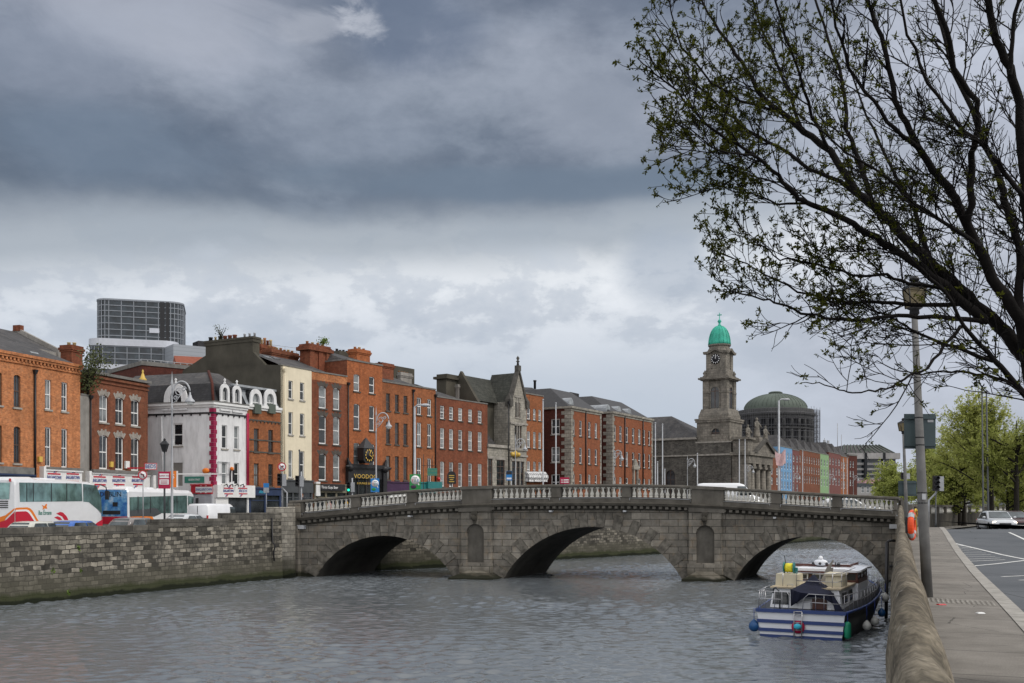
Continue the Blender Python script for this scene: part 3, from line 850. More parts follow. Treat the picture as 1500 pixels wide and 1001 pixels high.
c = mixc(nt, lich, c, (0.40, 0.38, 0.32))
nt.links.new(c, bs.inputs['Base Color'])
bump(nt, bs, math_(nt, 'ADD', noise(nt, v, 14, 6, 0.65), math_(nt, 'MULTIPLY', noise(nt, v, 3, 4), 2.0)), 0.22, 0.04)
M['parapet'] = m
mb.build('coping', M['parapet'], o)
mb = MB()
ylw = [-60, -20, 0, 10, 20, 35, 50, 58, 66.2, 70, 73.6]
for a, b in zip(ylw, ylw[1:]):
 xa, xb = xs(a) + 0.05, xs(b) + 0.05
 mb.hexa([(xa - 0.2, a, -4.9), (xa + 0.35, a, -4.9), (xb + 0.35, b, -4.9), (xb - 0.2, b, -4.9), (xa, a, -0.35), (xa + 0.35, a, -0.35), (xb + 0.35, b, -0.35), (xb, b, -0.35)])
mb.build('river_face', M['quay'], o)
o = thing('quay_wall', 'dark stone quay wall topped by a pale balustrade beyond the bridge on the right bank', 'wall', (xs(90), 90, 0))
yl3 = [74, 77, 80, 84, 88, 92, 98, 105, 115, 128, 150, 175, 220, 270]
mb = MB()
for a, b in zip(yl3, yl3[1:]):
 xa, xb = xs(a), xs(b)
 mb.hexa([(xa, a, -4.9), (xa + 0.5, a, -4.9), (xb + 0.5, b, -4.9), (xb, b, -4.9), (xa, a, 1.2), (xa + 0.5, a, 1.2), (xb + 0.5, b, 1.2), (xb, b, 1.2)])
mb.build('wall_face', M['bridge_dark'], o)
mb = MB(); mc = MB()
for a, b in zip(yl3, yl3[1:]):
 xa, xb = xs(a), xs(b)
 mc.hexa([(xa - .05, a, 1.78), (xa + 0.5, a, 1.78), (xb + 0.5, b, 1.78), (xb - .05, b, 1.78), (xa - .05, a, 1.95), (xa + 0.5, a, 1.95), (xb + 0.5, b, 1.95), (xb - .05, b, 1.95)])
 n = int(math.hypot(xb - xa, b - a) / 0.42)
 for i in range(n):
  t = (i + .5) / n
  if i % 12 == 0:
   mc.box(lerp(xa, xb, t), lerp(xa, xb, t) + .45, lerp(a, b, t) - .2, lerp(a, b, t) + .2, 1.2, 1.78)
  else:
   mb.lathe([(.07, 1.2), (.1, 1.4), (.05, 1.6), (.08, 1.78)], 6, (lerp(xa, xb, t) + .22, lerp(a, b, t), 0))
k = mb.build('balustrade', M['baluster'], o); k['kind'] = 'stuff'
mc.build('coping', M['bridge_rail'], o)
# ================================================================ the bridge
BF = Fr((-14.9, 72.0), (24.9, 66.7))
BM = BF.M.copy()
BF.n = Vector((0.45, 1.0))
BD = 7.0
def bu(px): return BF.u(px)
def bz(px, py): return BF.hit(px, py)[1]
TOPP = [(424, 734), (440, 733.2), (500, 727), (600, 718), (680, 713.3), (720, 711.8), (800, 710), (900, 709.3), (960, 710), (1014, 711.7), (1060, 714), (1130, 718), (1220, 723.5), (1316, 728.3)]
TOPU = [(bu(x), bz(x, y)) for x, y in TOPP]
def btop(u):
 a = interp(u - .8, TOPU); b = interp(u, TOPU); c = interp(u + .8, TOPU)
 return (a + 2 * b + c) / 4
U0, U1 = bu(441), bu(1312)
br = thing('stone_bridge', 'grey granite three arched bridge with pale balusters and niches in its piers spanning the river', 'bridge', BM)
ARCH = []
for xl, yl_, xr, yr_, xc, yc in ((463, 843, 665, 846, 566, 785), (738, 847, 1000, 849, 872, 772), (1076, 850, 1297, 848, 1190, 786)):
 ul, ur = bu(xl), bu(xr)
 zc_ = bz(xc, yc)
 hw = (ur - ul) / 2; h = zc_ - ZW
 r = (hw * hw + h * h) / (2 * h)
 ARCH.append((ul, ur, (ul + ur) / 2, zc_ - r, r, zc_))
def intr(u):
 for ul, ur, uc, cz, r, zt in ARCH:
  if ul < u < ur:
   return cz + math.sqrt(max(0, r * r - (u - uc) ** 2))
 return None
us = [U0]
for ul, ur, uc, cz, r, zt in ARCH:
 n = 30
 us += [uc - (ur - ul) / 2 * math.cos(PI * i / n) for i in range(n + 1)]
us.append(U1)
usd = sorted(us)
CB = 1.02 + 0.42
def corn(u): return btop(u) - 1.72
for y, flip in ((0.0, False), (BD, True)):
 mb = MB(BF)
 for a, b in zip(usd, usd[1:]):
  if b - a < 1e-6: continue
  mid = intr((a + b) / 2)
  if mid is None: za = zb = -4.9
  else:
   za = intr(a) if intr(a) is not None else ZW
   zb = intr(b) if intr(b) is not None else ZW
  n = max(1, int((b - a) / .8)) if mid is None else 1
  for i in range(n):
   p, q = lerp(a, b, i / n), lerp(a, b, (i + 1) / n)
   zp, zq = lerp(za, zb, i / n), lerp(za, zb, (i + 1) / n)
   pts = [(p, y, zp), (q, y, zq), (q, y, corn(q)), (p, y, corn(p))]
   mb.quad(*(pts[::-1] if flip else pts))
 mb.build('spandrel_wall', M['bridge'], br)
mb = MB(BF)
mb.smooth = True
for k, (ul, ur, uc, cz, r, zt) in enumerate(ARCH):
 n = 30
 pr = [(uc - (ur - ul) / 2 * math.cos(PI * i / n)) for i in range(n + 1)]
 pts = [(u, cz + math.sqrt(max(0, r * r - (u - uc) ** 2))) for u in pr]
 pts = [(ul, -4.9)] + pts + [(ur, -4.9)]
 for (a, za), (b, zb) in zip(pts, pts[1:]):
  mb.quad((b, 0, zb), (a, 0, za), (a, BD, za), (b, BD, zb))
M['soffit'] = mat('dark_arch_soffit', (0.045, 0.042, 0.037), 0.95, 0.2, var=0.35, scale=0.8, bmp=0.3)  # soffit stone set darker than the spandrel faces
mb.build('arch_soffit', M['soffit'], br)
mb = MB(BF)
for i in range(40):
 a, b = lerp(U0 - 1, U1 + 1, i / 40), lerp(U0 - 1, U1 + 1, (i + 1) / 40)
 mb.quad((a, 0.2, btop(a) - 1.25), (b, 0.2, btop(b) - 1.25), (b, BD - .2, btop(b) - 1.25), (a, BD - .2, btop(a) - 1.25))
mb.build('deck', M['asphalt'], br)
for k, (ul, ur, uc, cz, r, zt) in enumerate(ARCH):
 mb = MB(BF)
 a0 = math.asin((uc - ul) / r)
 n = 27 if k == 1 else 23
 for i in range(n):
  ta, tb = lerp(-a0, a0, i / n), lerp(-a0, a0, (i + 1) / n)
  long_ = i % 2 == 0
  ro = r + (0.98 if long_ else 0.74)
  pr = 0.065 if long_ else 0.03
  g = 0.012 / r
  ta += g; tb -= g
  q = []
  for y in (-pr, 0.1):
   q += [(uc + (r + .003) * math.sin(ta), y, cz + (r + .003) * math.cos(ta)), (uc + (r + .003) * math.sin(tb), y, cz + (r + .003) * math.cos(tb)),
                  (uc + ro * math.sin(tb), y, cz + ro * math.cos(tb)), (uc + ro * math.sin(ta), y, cz + ro * math.cos(ta))]
  mb.cur = 0 if long_ else 1
  mb.hexa(q)
 mb.build('arch_ring', [M['voussoir'], M['bridge']], br)
for xl, xr, nl, nr, ntop, nbot, bl, brr, btp in ((678.5, 721, 686, 711.5, 767.5, 824, 668, 737, 825), (1011, 1058, 1020.5, 1048, 769.5, 825, 1004, 1066, 826)):
 ul, ur, ua, ub = bu(xl), bu(xr), bu(nl), bu(nr)
 zt, zb, zbase = bz((nl + nr) / 2, ntop), bz((nl + nr) / 2, nbot), bz((nl + nr) / 2, btp)
 y0 = -0.28
 rad = (ub - ua) / 2; uc = (ua + ub) / 2; zs = zt - rad
 mb = MB(BF)
 ct = lambda u: corn(u)
 mb.hexa([(ul, y0, zbase), (ua, y0, zbase), (ua, 0.1, zbase), (ul, 0.1, zbase), (ul, y0, ct(ul)), (ua, y0, ct(ua)), (ua, 0.1, ct(ua)), (ul, 0.1, ct(ul))])
 mb.hexa([(ub, y0, zbase), (ur, y0, zbase), (ur, 0.1, zbase), (ub, 0.1, zbase), (ub, y0, ct(ub)), (ur, y0, ct(ur)), (ur, 0.1, ct(ur)), (ub, 0.1, ct(ub))])
 mb.box(ua, ub, y0 + .001, 0.1, zbase, zb)
 n = 12
 for i in range(n):
  p, q = PI - PI * i / n, PI - PI * (i + 1) / n
  xa, xb = uc + rad * math.cos(p), uc + rad * math.cos(q)
  za, zb_ = zs + rad * math.sin(p), zs + rad * math.sin(q)
  mb.quad((xa, y0, za), (xb, y0, zb_), (xb, y0, ct(xb)), (xa, y0, ct(xa)))
  mb.quad((xa, y0, za), (xa, -.02, za), (xb, -.02, zb_), (xb, y0, zb_))
 mb.build('pier', M['bridge'], br)
 mb = MB(BF)
 mb.box(ua + .001, ub - .001, -.03, 0.05, zb, zs + rad)
 mb.build('niche_back', M['bridge_rail'], br)
 mb = MB(BF)
 bl_, br_ = bu(bl), bu(brr)
 mb.box(ul - .08, ur + .08, y0 - .12, .2, zbase - .75, zbase)
 mb.frust(bl_, br_, y0 - 1.15, .2, ZW - 1.6, bl_ + .1, br_ - .1, y0 - 1.0, .2, zbase - .95)
 mb.frust(bl_ + .1, br_ - .1, y0 - 1.0, .2, zbase - .95, ul + .5, ur - .5, y0 - .15, .2, zbase - .5)
 mb.build('pier_footing', M['bridge'], br)
 mb = MB(BF)
 mb.ball((uc, y0 - .12, zt + .42), 0.17, 10, 8, 1, 1, 1.25)
 mb.box(uc - .17, uc + .17, y0 - .2, y0 + .02, zt + .62, zt + .86)
 mb.frust(uc - .06, uc + .06, y0 - .1, y0, zt - .02, uc - .14, uc + .14, y0 - .16, y0, zt + .3)
 mb.build('keystone_head', M['bridge_dark'], br)
def sweep(name, prof, mat_, fbase, ua=U0, ub=U1, n=60):
 """closed profile of (y, dz) swept along the bridge"""
 mb = MB(BF)
 rings = []
 for i in range(n + 1):
  u = lerp(ua, ub, i / n)
  rings.append([(u, y, fbase(u) + dz) for y, dz in prof])
 mb.loft(rings, sm=False)
 return mb.build(name, mat_, br)
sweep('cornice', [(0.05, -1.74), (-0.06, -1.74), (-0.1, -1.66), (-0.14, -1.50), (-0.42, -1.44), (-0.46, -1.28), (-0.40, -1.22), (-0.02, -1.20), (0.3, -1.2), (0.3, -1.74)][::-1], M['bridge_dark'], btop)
mb = MB(BF)
n = int((U1 - U0) / 0.42)
for i in range(n):
 u = lerp(U0 + .2, U1 - .2, (i + .5) / n)
 mb.box(u - .1, u + .1, -.38, -.1, btop(u) - 1.64, btop(u) - 1.47)
mb.build('dentil_band', M['bridge_rail'], br)
sweep('plinth', [(0.36, -1.21), (-0.04, -1.21), (-0.04, -0.92), (-0.08, -0.86), (0.38, -0.86)][::-1], M['bridge_rail'], btop)
sweep('coping', [(0.44, -0.2), (-0.06, -0.2), (-0.14, -0.15), (-0.14, -0.04), (-0.09, 0.0), (0.47, 0.0), (0.5, -0.1)][::-1], M['bridge_rail'], btop, bu(425), bu(1317))
sweep('far_parapet', [(BD - .36, -1.3), (BD, -1.3), (BD, 0.0), (BD - .36, 0.0)], M['bridge_rail'], lambda u: btop(u) - .02) if False else None
panels = [(445, 515), (527.5, 597), (610.5, 678.5), (720.5, 808), (821.5, 911), (924, 1014), (1060, 1130), (1144.5, 1219), (1233, 1309)]
edges = [(441.5, 445)] + [(a[1], b[0]) for a, b in zip(panels, panels[1:])] + [(1309, 1314)]
for a, b in edges:
 ua, ub = bu(a), bu(b)
 wide = (b - a) > 30
 mb = MB(BF)
 um = (ua + ub) / 2
 yo = -0.17 if wide else -0.07
 mb.hexa([(ua, yo, btop(ua) - (1.3 if wide else .86)), (ub, yo, btop(ub) - (1.3 if wide else .86)), (ub, .38, btop(ub) - .9), (ua, .38, btop(ua) - .9),
             (ua, yo, btop(ua) - .2), (ub, yo, btop(ub) - .2), (ub, .38, btop(ub) - .2), (ua, .38, btop(ua) - .2)])
 if wide:
  mb.hexa([(ua - .1, yo - .1, btop(ua) - .2), (ub + .1, yo - .1, btop(ub) - .2), (ub + .1, .3, btop(ub) - .2), (ua - .1, .3, btop(ua) - .2),
                 (ua - .1, yo - .1, btop(ua) + .012), (ub + .1, yo - .1, btop(ub) + .012), (ub + .1, .3, btop(ub) + .012), (ua - .1, .3, btop(ua) + .012)])
  mb.hexa([(ua - .15, yo - .2, btop(ua) - 1.72), (ub + .15, yo - .2, btop(ub) - 1.72), (ub + .15, 0, btop(ub) - 1.72), (ua - .15, 0, btop(ua) - 1.72),
                 (ua - .15, yo - .25, btop(ua) - 1.26), (ub + .15, yo - .25, btop(ub) - 1.26), (ub + .15, 0, btop(ub) - 1.26), (ua - .15, 0, btop(ua) - 1.26)])
 mb.build('pedestal', M['bridge_rail'], br)
mb = MB()
mb.box(-.115, .115, -.115, .115, 0, .07)
mb.lathe([(.085, .07), (.105, .10), (.125, .19), (.12, .25), (.085, .33), (.055, .42), (.05, .47), (.075, .49), (.05, .51), (.06, .56), (.085, .59)], 10)
mb.box(-.11, .11, -.11, .11, .59, .665)
bal = mb.mesh('baluster', M['baluster'])
for a, b in panels:
 ua, ub = bu(a), bu(b)
 for i in range(11):
  u = lerp(ua, ub, (i + .5) / 11)
  p = BF.P(u, .14, btop(u) - .863)
  put('baluster', bal, BM @ Matrix.Translation(BM.inverted() @ p), br)
sweep('far_coping', [(BD - .4, -1.3), (BD - .4, -.86), (BD - .36, -.86), (BD - .04, -.86), (BD, -.86), (BD, -1.3)], M['bridge_rail'], btop)
sweep('far_coping', [(BD - .4, -.2), (BD - .4, 0.0), (BD, 0), (BD, -.2)], M['bridge_rail'], btop)
mb = MB(BF)
for a, b in panels:
 ua, ub = bu(a), bu(b)
 for i in range(11):
  u = lerp(ua, ub, (i + .5) / 11)
  z = btop(u) - .863
  mb.lathe([(.1, z), (.125, z + .19), (.05, z + .45), (.09, z + .665)], 6, (u, BD - .2, 0))
for a, b in edges:
 ua, ub = bu(a), bu(b)
 mb.box(ua, ub, BD - .39, BD - .03, btop((ua + ub) / 2) - .88, btop((ua + ub) / 2) - .18)
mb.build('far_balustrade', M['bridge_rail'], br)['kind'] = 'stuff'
for a, b in panels:
 mb = MB(BF)
 ua, ub = bu(a - 1), bu(b - 2)
 mb.tube([(ua, -.11, btop(ua) - 1.1), (ua, -.11, btop(ua) - .93)] + [(lerp(ua, ub, i / 6), -.11, btop(lerp(ua, ub, i / 6)) - .93) for i in range(7)] + [(ub, -.11, btop(ub) - 1.1)], .018, 4)
 mb.build('conduit', M['galv'], br)
for px, dz in ((444, -1.86), (603, -1.8), (809, -1.8), (917, -1.8), (1136, -1.8), (1308.5, -1.9)):
 u = bu(px)
 s_ = .17 if px in (444, 1308.5) else .07
 mb = MB(BF); mb.box(u - s_ * 1.3, u + s_ * 1.3, -.35, -.02, btop(u) + dz - s_, btop(u) + dz + s_ * .6)
 mb.build('floodlight', M['lamp_silver'], br)
mb = MB(BF)
mb.hexa([(bu(424), -.2, -1), (bu(441.5), -.2, -1), (bu(441.5), .7, -1), (bu(424), .7, -1), (bu(424), -.2, btop(bu(430)) - .2), (bu(441.5), -.2, btop(bu(440)) - .2), (bu(441.5), .7, btop(bu(440)) - .2), (bu(424), .7, btop(bu(430)) - .2)])
mb.box(bu(421), bu(441), -.35, 7.3, -4.9, 0.4)
mb.build('abutment', M['bridge'], br)
mb = MB(BF)
mb.box(bu(1311.5), bu(1311.5) + 1.2, -.1, 7.3, -4.9, btop(U1) - 1.3)
mb.build('abutment', M['bridge'], br)
# ================================================================ building kit
_wm = {}
def win_meshes(w, h, style, arch):
 key = (round(w, 2), round(h, 2), style, arch)
 if key in _wm: return _wm[key]
 w, h = key[0], key[1]
 fr_, pn, sl_ = MB(), MB(), MB()
 t = min(0.10, w * 0.13)
 y0, y1 = 0.10, 0.16
 fr_.box(-w / 2, -w / 2 + t, y0, y1, 0, h); fr_.box(w / 2 - t, w / 2, y0, y1, 0, h)
 fr_.box(-w / 2 + t, w / 2 - t, y0, y1, 0, t * 1.15); fr_.box(-w / 2 + t, w / 2 - t, y0, y1, h - t, h)
 if style != 'lattice':
  fr_.box(-w / 2 + t, w / 2 - t, y0 - .02, y1 + .01, h / 2 - t * .42, h / 2 + t * .42)
 if style == 'sash6':
  for k in (-1, 1):
   fr_.box(k * w / 6 - .014, k * w / 6 + .014, y0 + .01, y1 - .01, t, h - t)
  for k in (.25, .75):
   fr_.box(-w / 2 + t, w / 2 - t, y0 + .012, y1 - .012, h * k - .014, h * k + .014)
 if style in ('sash2', 'dark', 'sash2s'):
  fr_.box(-.014, .014, y0 + .01, y1 - .01, t, h - t)
 if style == 'lattice':
  for k in range(1, 4): fr_.box(-w / 2 + t, w / 2 - t, y0, y1, h * k / 4 - .03, h * k / 4 + .03)
  fr_.box(-.03, .03, y0 - .01, y1 + .01, t, h - t)
 pn.quad((-w / 2 + t * .5, .135, t * .5), (w / 2 - t * .5, .135, t * .5), (w / 2 - t * .5, .135, h - t * .5), (-w / 2 + t * .5, .135, h - t * .5))
 sl_.box(-w / 2 - .1, w / 2 + .1, -.09, .12, -.13, 0)
 fm = M['sash_dark'] if style in ('dark', 'lattice') else M['sash']
 r = (fr_.mesh('window', fm), [pn.mesh('pane', M[k]) for k in ('glass', 'glass_mid', 'glass_pale')], [sl_.mesh('sill', M[k]) for k in ('sill', 'sill_dark')])
 _wm[key] = r
 return r
def arch_fill(mb, uc, w, z0, h, rise, y0, y1, n=8):
 """masonry over a curved head inside a square opening"""
 if rise <= 0: return
 r = (w * w / 4 + rise * rise) / (2 * rise)
 cz = z0 + h - r
 pts = []
 for i in range(n + 1):
  x = -w / 2 + w * i / n
  pts.append((uc + x, cz + math.sqrt(max(0, r * r - x * x))))
 for (a, za), (b, zb) in zip(pts, pts[1:]):
  mb.quad((a, y0, za), (b, y0, zb), (b, y0, z0 + h), (a, y0, z0 + h))
  mb.quad((b, y0, zb), (a, y0, za), (a, y1, za), (b, y1, zb))
def wallface(mb, fr_, u0, u1, z0, z1, ops, y=0.0, rv=0.2):
 """a wall panel with real openings: ops are (u centre, width, z sill, height, rise)"""
 k = mb.fr; mb.fr = fr_
 us_ = sorted(set([u0, u1] + [round(o[0] - o[1] / 2, 4) for o in ops] + [round(o[0] + o[1] / 2, 4) for o in ops]))
 zs_ = sorted(set([z0, z1] + [round(o[2], 4) for o in ops] + [round(o[2] + o[3], 4) for o in ops]))
 us_ = [u for u in us_ if u0 - 1e-4 <= u <= u1 + 1e-4]; zs_ = [z for z in zs_ if z0 - 1e-4 <= z <= z1 + 1e-4]
 for a, b in zip(us_, us_[1:]):
  if b - a < 1e-5: continue
  run = None
  for c, d in zip(zs_, zs_[1:]):
   mu, mz = (a + b) / 2, (c + d) / 2
   if any(abs(mu - o[0]) < o[1] / 2 and o[2] < mz < o[2] + o[3] for o in ops):
    if run: mb.quad((a, y, run[0]), (b, y, run[0]), (b, y, run[1]), (a, y, run[1])); run = None
   else:
    run = (run[0], d) if run else (c, d)
  if run: mb.quad((a, y, run[0]), (b, y, run[0]), (b, y, run[1]), (a, y, run[1]))
 for uc, w_, z, h, rise in ops:
  a, b, c, d = uc - w_ / 2, uc + w_ / 2, z, z + h
  mb.quad((a, y, c), (a, y + rv, c), (a, y + rv, d), (a, y, d))
  mb.quad((b, y + rv, c), (b, y, c), (b, y, d), (b, y + rv, d))
  mb.quad((a, y, d), (a, y + rv, d), (b, y + rv, d), (b, y, d))
  mb.quad((a, y + rv, c), (a, y, c), (b, y, c), (b, y + rv, c))
  arch_fill(mb, uc, w_, z, h, rise, y, y + rv)
 mb.fr = k
def grid(fr_, cols, rows, ref=0, rise=0.0, off=0.0):
 ops = []
 rc = (cols[ref][0] + cols[ref][1]) / 2
 for yt, yb in rows:
  zt, zb = fr_.hit(rc, yt, off)[1], fr_.hit(rc, yb, off)[1]
  for a, b in cols:
   ua, ub = fr_.u(a, off), fr_.u(b, off)
   ops.append((round((ua + ub) / 2, 4), round(ub - ua, 4), round(zb, 4), round(zt - zb, 4), rise))
 return ops
def windows(root, fr_, ops, style='sash', sill=0, pale=0.22, mid=0.38, nosill=False, lintel=None, name='window', sills=True):
 for uc, w_, z, h, rise in ops:
  f, ps, ss = win_meshes(w_, h, style, 0)
  Mx = fmat(fr_, uc, 0, z)
  o = put(name, f, Mx, root)
  q = random.random()
  put('pane', ps[2] if q < pale else ps[1] if q < pale + mid else ps[0], Mx, o)
  if sills: put('sill', ss[sill], Mx, o)
  if lintel:
   mb = MB(fr_)
   n = 7
   for i in range(n):
    ta, tb = lerp(-.62, .62, i / n + .01), lerp(-.62, .62, (i + 1) / n - .01)
    r0 = w_ * .86; r1 = r0 + (.38 if i % 2 else .5)
    cz = z + h - r0 * 1.0
    mb.hexa([(uc + r0 * math.sin(ta), -.012, cz + r0 * math.cos(ta)), (uc + r0 * math.sin(tb), -.012, cz + r0 * math.cos(tb)), (uc + r0 * math.sin(tb), .03, cz + r0 * math.cos(tb)), (uc + r0 * math.sin(ta), .03, cz + r0 * math.cos(ta)),
                         (uc + r1 * math.sin(ta), -.012, cz + r1 * math.cos(ta)), (uc + r1 * math.sin(tb), -.012, cz + r1 * math.cos(tb)), (uc + r1 * math.sin(tb), .03, cz + r1 * math.cos(tb)), (uc + r1 * math.sin(ta), .03, cz + r1 * math.cos(ta))])
   mb.build('lintel', lintel, o)
def shell(root, fr_, u0, u1, z0, z1, depth, ops, wm, sidem=None, top=True, name='wall'):
 mb = MB(fr_)
 wallface(mb, fr_, u0, u1, z0, z1, ops)
 mb.cur = 1
 mb.quad((u0, depth, z0), (u0, 0, z0), (u0, 0, z1), (u0, depth, z1))
 mb.quad((u1, 0, z0), (u1, depth, z0), (u1, depth, z1), (u1, 0, z1))
 mb.quad((u1, depth, z0), (u0, depth, z0), (u0, depth, z1), (u1, depth, z1))
 if top: mb.quad((u0, 0, z1), (u1, 0, z1), (u1, depth, z1), (u0, depth, z1))
 return mb.build(name, [wm, sidem or wm], root)
def ledge(root, fr_, u0, u1, z, depth=.35, h=.14, out=.1, m='ledge', name='coping'):
 mb = MB(fr_); mb.box(u0, u1, -out, depth, z, z + h)
 return mb.build(name, M[m], root)
def chimney(root, fr_, px0, px1, pyt, pyb, off, t, m, pots=4, potm='pot', cap=True, poth=.45, name='chimney', lab=None, potn=None):
 u0, zt = fr_.hit(px0, pyt, off); u1, _ = fr_.hit(px1, pyt, off)
 zb = fr_.hit(px0, pyb, off)[1]
 mb = MB(fr_)
 mb.box(u0, u1, off, off + t, zb - 1.0, zt - .55)
 if cap:
  mb.box(u0 - .07, u1 + .07, off - .07, off + t + .07, zt - .55, zt - .4)
  mb.box(u0 - .14, u1 + .14, off - .14, off + t + .14, zt - .4, zt - .2)
  mb.box(u0 - .06, u1 + .06, off - .06, off + t + .06, zt - .2, zt)
 else:
  mb.box(u0, u1, off, off + t, zt - .55, zt)
 c = mb.build(name, m, root)
 for i in range(pots):
  u = lerp(u0, u1, (i + .5) / pots)
  mb = MB(fr_)
  hh = poth * random.uniform(.75, 1.2)
  mb.lathe([(.15, 0), (.13, hh * .8), (.16, hh * .85), (.16, hh), (.11, hh)], 8, (u, off + t / 2, zt))
  mb.build('chimney_pot', M[potm if not isinstance(potm, (list, tuple)) else potm[i % len(potm)]], c)
 return c
def gable_roof(root, fr_, u0, u1, z, y0, y1, zr, m, name='roof', over=.0, hipl=0.0, hipr=0.0):
 mb = MB(fr_)
 ym = (y0 + y1) / 2
 A, B, C, D = (u0 - over, y0 - over, z), (u1 + over, y0 - over, z), (u1 + over, y1, z), (u0 - over, y1, z)
 E, G = (u0 - over + hipl, ym, zr), (u1 + over - hipr, ym, zr)
 mb.quad(A, B, G, E); mb.quad(C, D, E, G); mb.quad(D, A, E); mb.quad(B, C, G)
 mb.quad(D, C, B, A)
 return mb.build(name, m, root)
def pipe(root, fr_, px, pyt, pyb, m='black', r=.06, hopper=True):
 u, zt = fr_.hit(px, pyt); zb = fr_.hit(px, pyb)[1]
 mb = MB(fr_)
 mb.tube([(u, -.1, zb), (u, -.1, zt)], r, 6)
 if hopper: mb.frust(u - .08, u + .08, -.2, -.02, zt, u - .18, u + .18, -.26, -.01, zt + .3)
 mb.build('drain_pipe', M[m], root)
def shop(root, fr_, u0, u1, z0, zs, zf, fm, bodym, n=3):
 """a shopfront: stallriser and dark glazing with a fascia board over it"""
 mb = MB(fr_)
 mb.box(u0, u1, -.22, .05, zs, zf)
 mb.box(u0 - .02, u1 + .02, -.32, .03, zf, zf + .12)
 o = mb.build('fascia', fm, root)
 mb = MB(fr_)
 for i in range(n + 1):
  u = lerp(u0 + .12, u1 - .12, i / n)
  mb.box(u - .12, u + .12, -.14, .05, z0, zs)
 mb.box(u0, u1, -.12, .05, z0, z0 + .6)
 mb.box(u0 + .1, u1 - .1, -.1, .04, zs - .5, zs - .42)
 mb.build('shopfront', bodym, root)
 mb = MB(fr_); mb.quad((u0, -.05, z0), (u1, -.05, z0), (u1, -.05, zs), (u0, -.05, zs))
 mb.build('shop_window', M['glass'], root)
 return o
def onray(px, P, s):
 Yv = (P[0] - s * P[1]) / ((px - HX) / F - s)
 return (gx(px, Yv), Yv)
# ================================================================ the quay front, left of the side street
s1 = .313
PA = onray(-75, (-36, 72), s1); PA1 = onray(117.5, (-36, 72), s1); PB0 = onray(131, (-36, 72), s1); PB1 = onray(216.5, (-36, 72), s1)
ZB = -0.4
f = Fr(PA, PA1); L = f.len
zt = f.hit(118, 549)[1]
a = thing('brick_building', 'bright orange brick building with a toothed brick cornice at the far left', 'building', Fr(PA, PA1, z=ZB).M)
cols = [(66, 75), (90, 99)]
opsA = grid(f, [(66, 75), (90, 99)], [(556.5, 600), (626, 684)], 0)
opsB = grid(f, [(-8, 3), (20, 30)], [(549.5, 597), (625, 679)], 1, .12)
opsB += grid(f, [(-46, -36)], [(545, 595), (624, 678)], 0, .12)
shell(a, f, 0, L, ZB, zt, 11, opsA + opsB, M['brick_orange'], M['brick_brown'])
windows(a, f, opsA, 'sash2s'); windows(a, f, opsB, 'dark', pale=.1)
mb = MB(f)
mb.box(-.0, L + .02, -.10, .3, zt, zt + .16)
n = int(L / .36)
for i in range(n):
 mb.box(i * L / n, i * L / n + .17, -.17, .1, zt + .16, zt + .36)
mb.box(0, L + .04, -.2, .3, zt + .36, zt + .52); mb.box(0, L + .07, -.28, .3, zt + .52, zt + .72)
mb.build('cornice', M['brick_orange'], a)
zr = f.hit(104, 518, 4.6)[1]
gable_roof(a, f, -.2, L - .4, zt + .72, -.05, 9.2, zr, M['slate'])
mb = MB(f)
u, z = f.hit(52, 523, 1.3)
mb.hexa([(u - .45, .7, z - .45), (u + .35, .7, z - .45), (u + .35, 1.5, z + .3), (u - .45, 1.5, z + .3), (u - .45, .62, z - .38), (u + .35, .62, z - .38), (u + .35, 1.42, z + .37), (u - .45, 1.42, z + .37)])
mb.build('skylight', M['glass_pale'], a)
chimney(a, f, 105, 121, 505, 528, 3.2, 1.1, M['brick_red'], 2, 'pot_yellow', poth=.3)
pipe(a, f, 50, 548, 700, r=.09)
shop(a, f, 0, f.u(48), ZB, f.hit(20, 704)[1], f.hit(20, 697)[1], M['navy'], M['navy'])
mb = MB(f); mb.box(f.u(-60), f.u(48), -.16, .05, f.hit(20, 697)[1] + .13, f.hit(20, 684)[1])
mb.build('fascia_band', M['ledge'], a)
zs, zf = f.hit(60, 707)[1], f.hit(60, 689.5)[1]
shop(a, f, f.u(59), L - .05, ZB, zs, zf, M['white'], M['white'])
mb = MB(f); mb.box(f.u(59), L, -.35, .1, zf + .125, zf + .3); mb.build('fascia_band', M['ledge'], a)
mb = MB(f); mb.box(f.u(57.5), f.u(61), -.42, .05, ZB, zf + .3); mb.build('pilaster', M['white'], a)
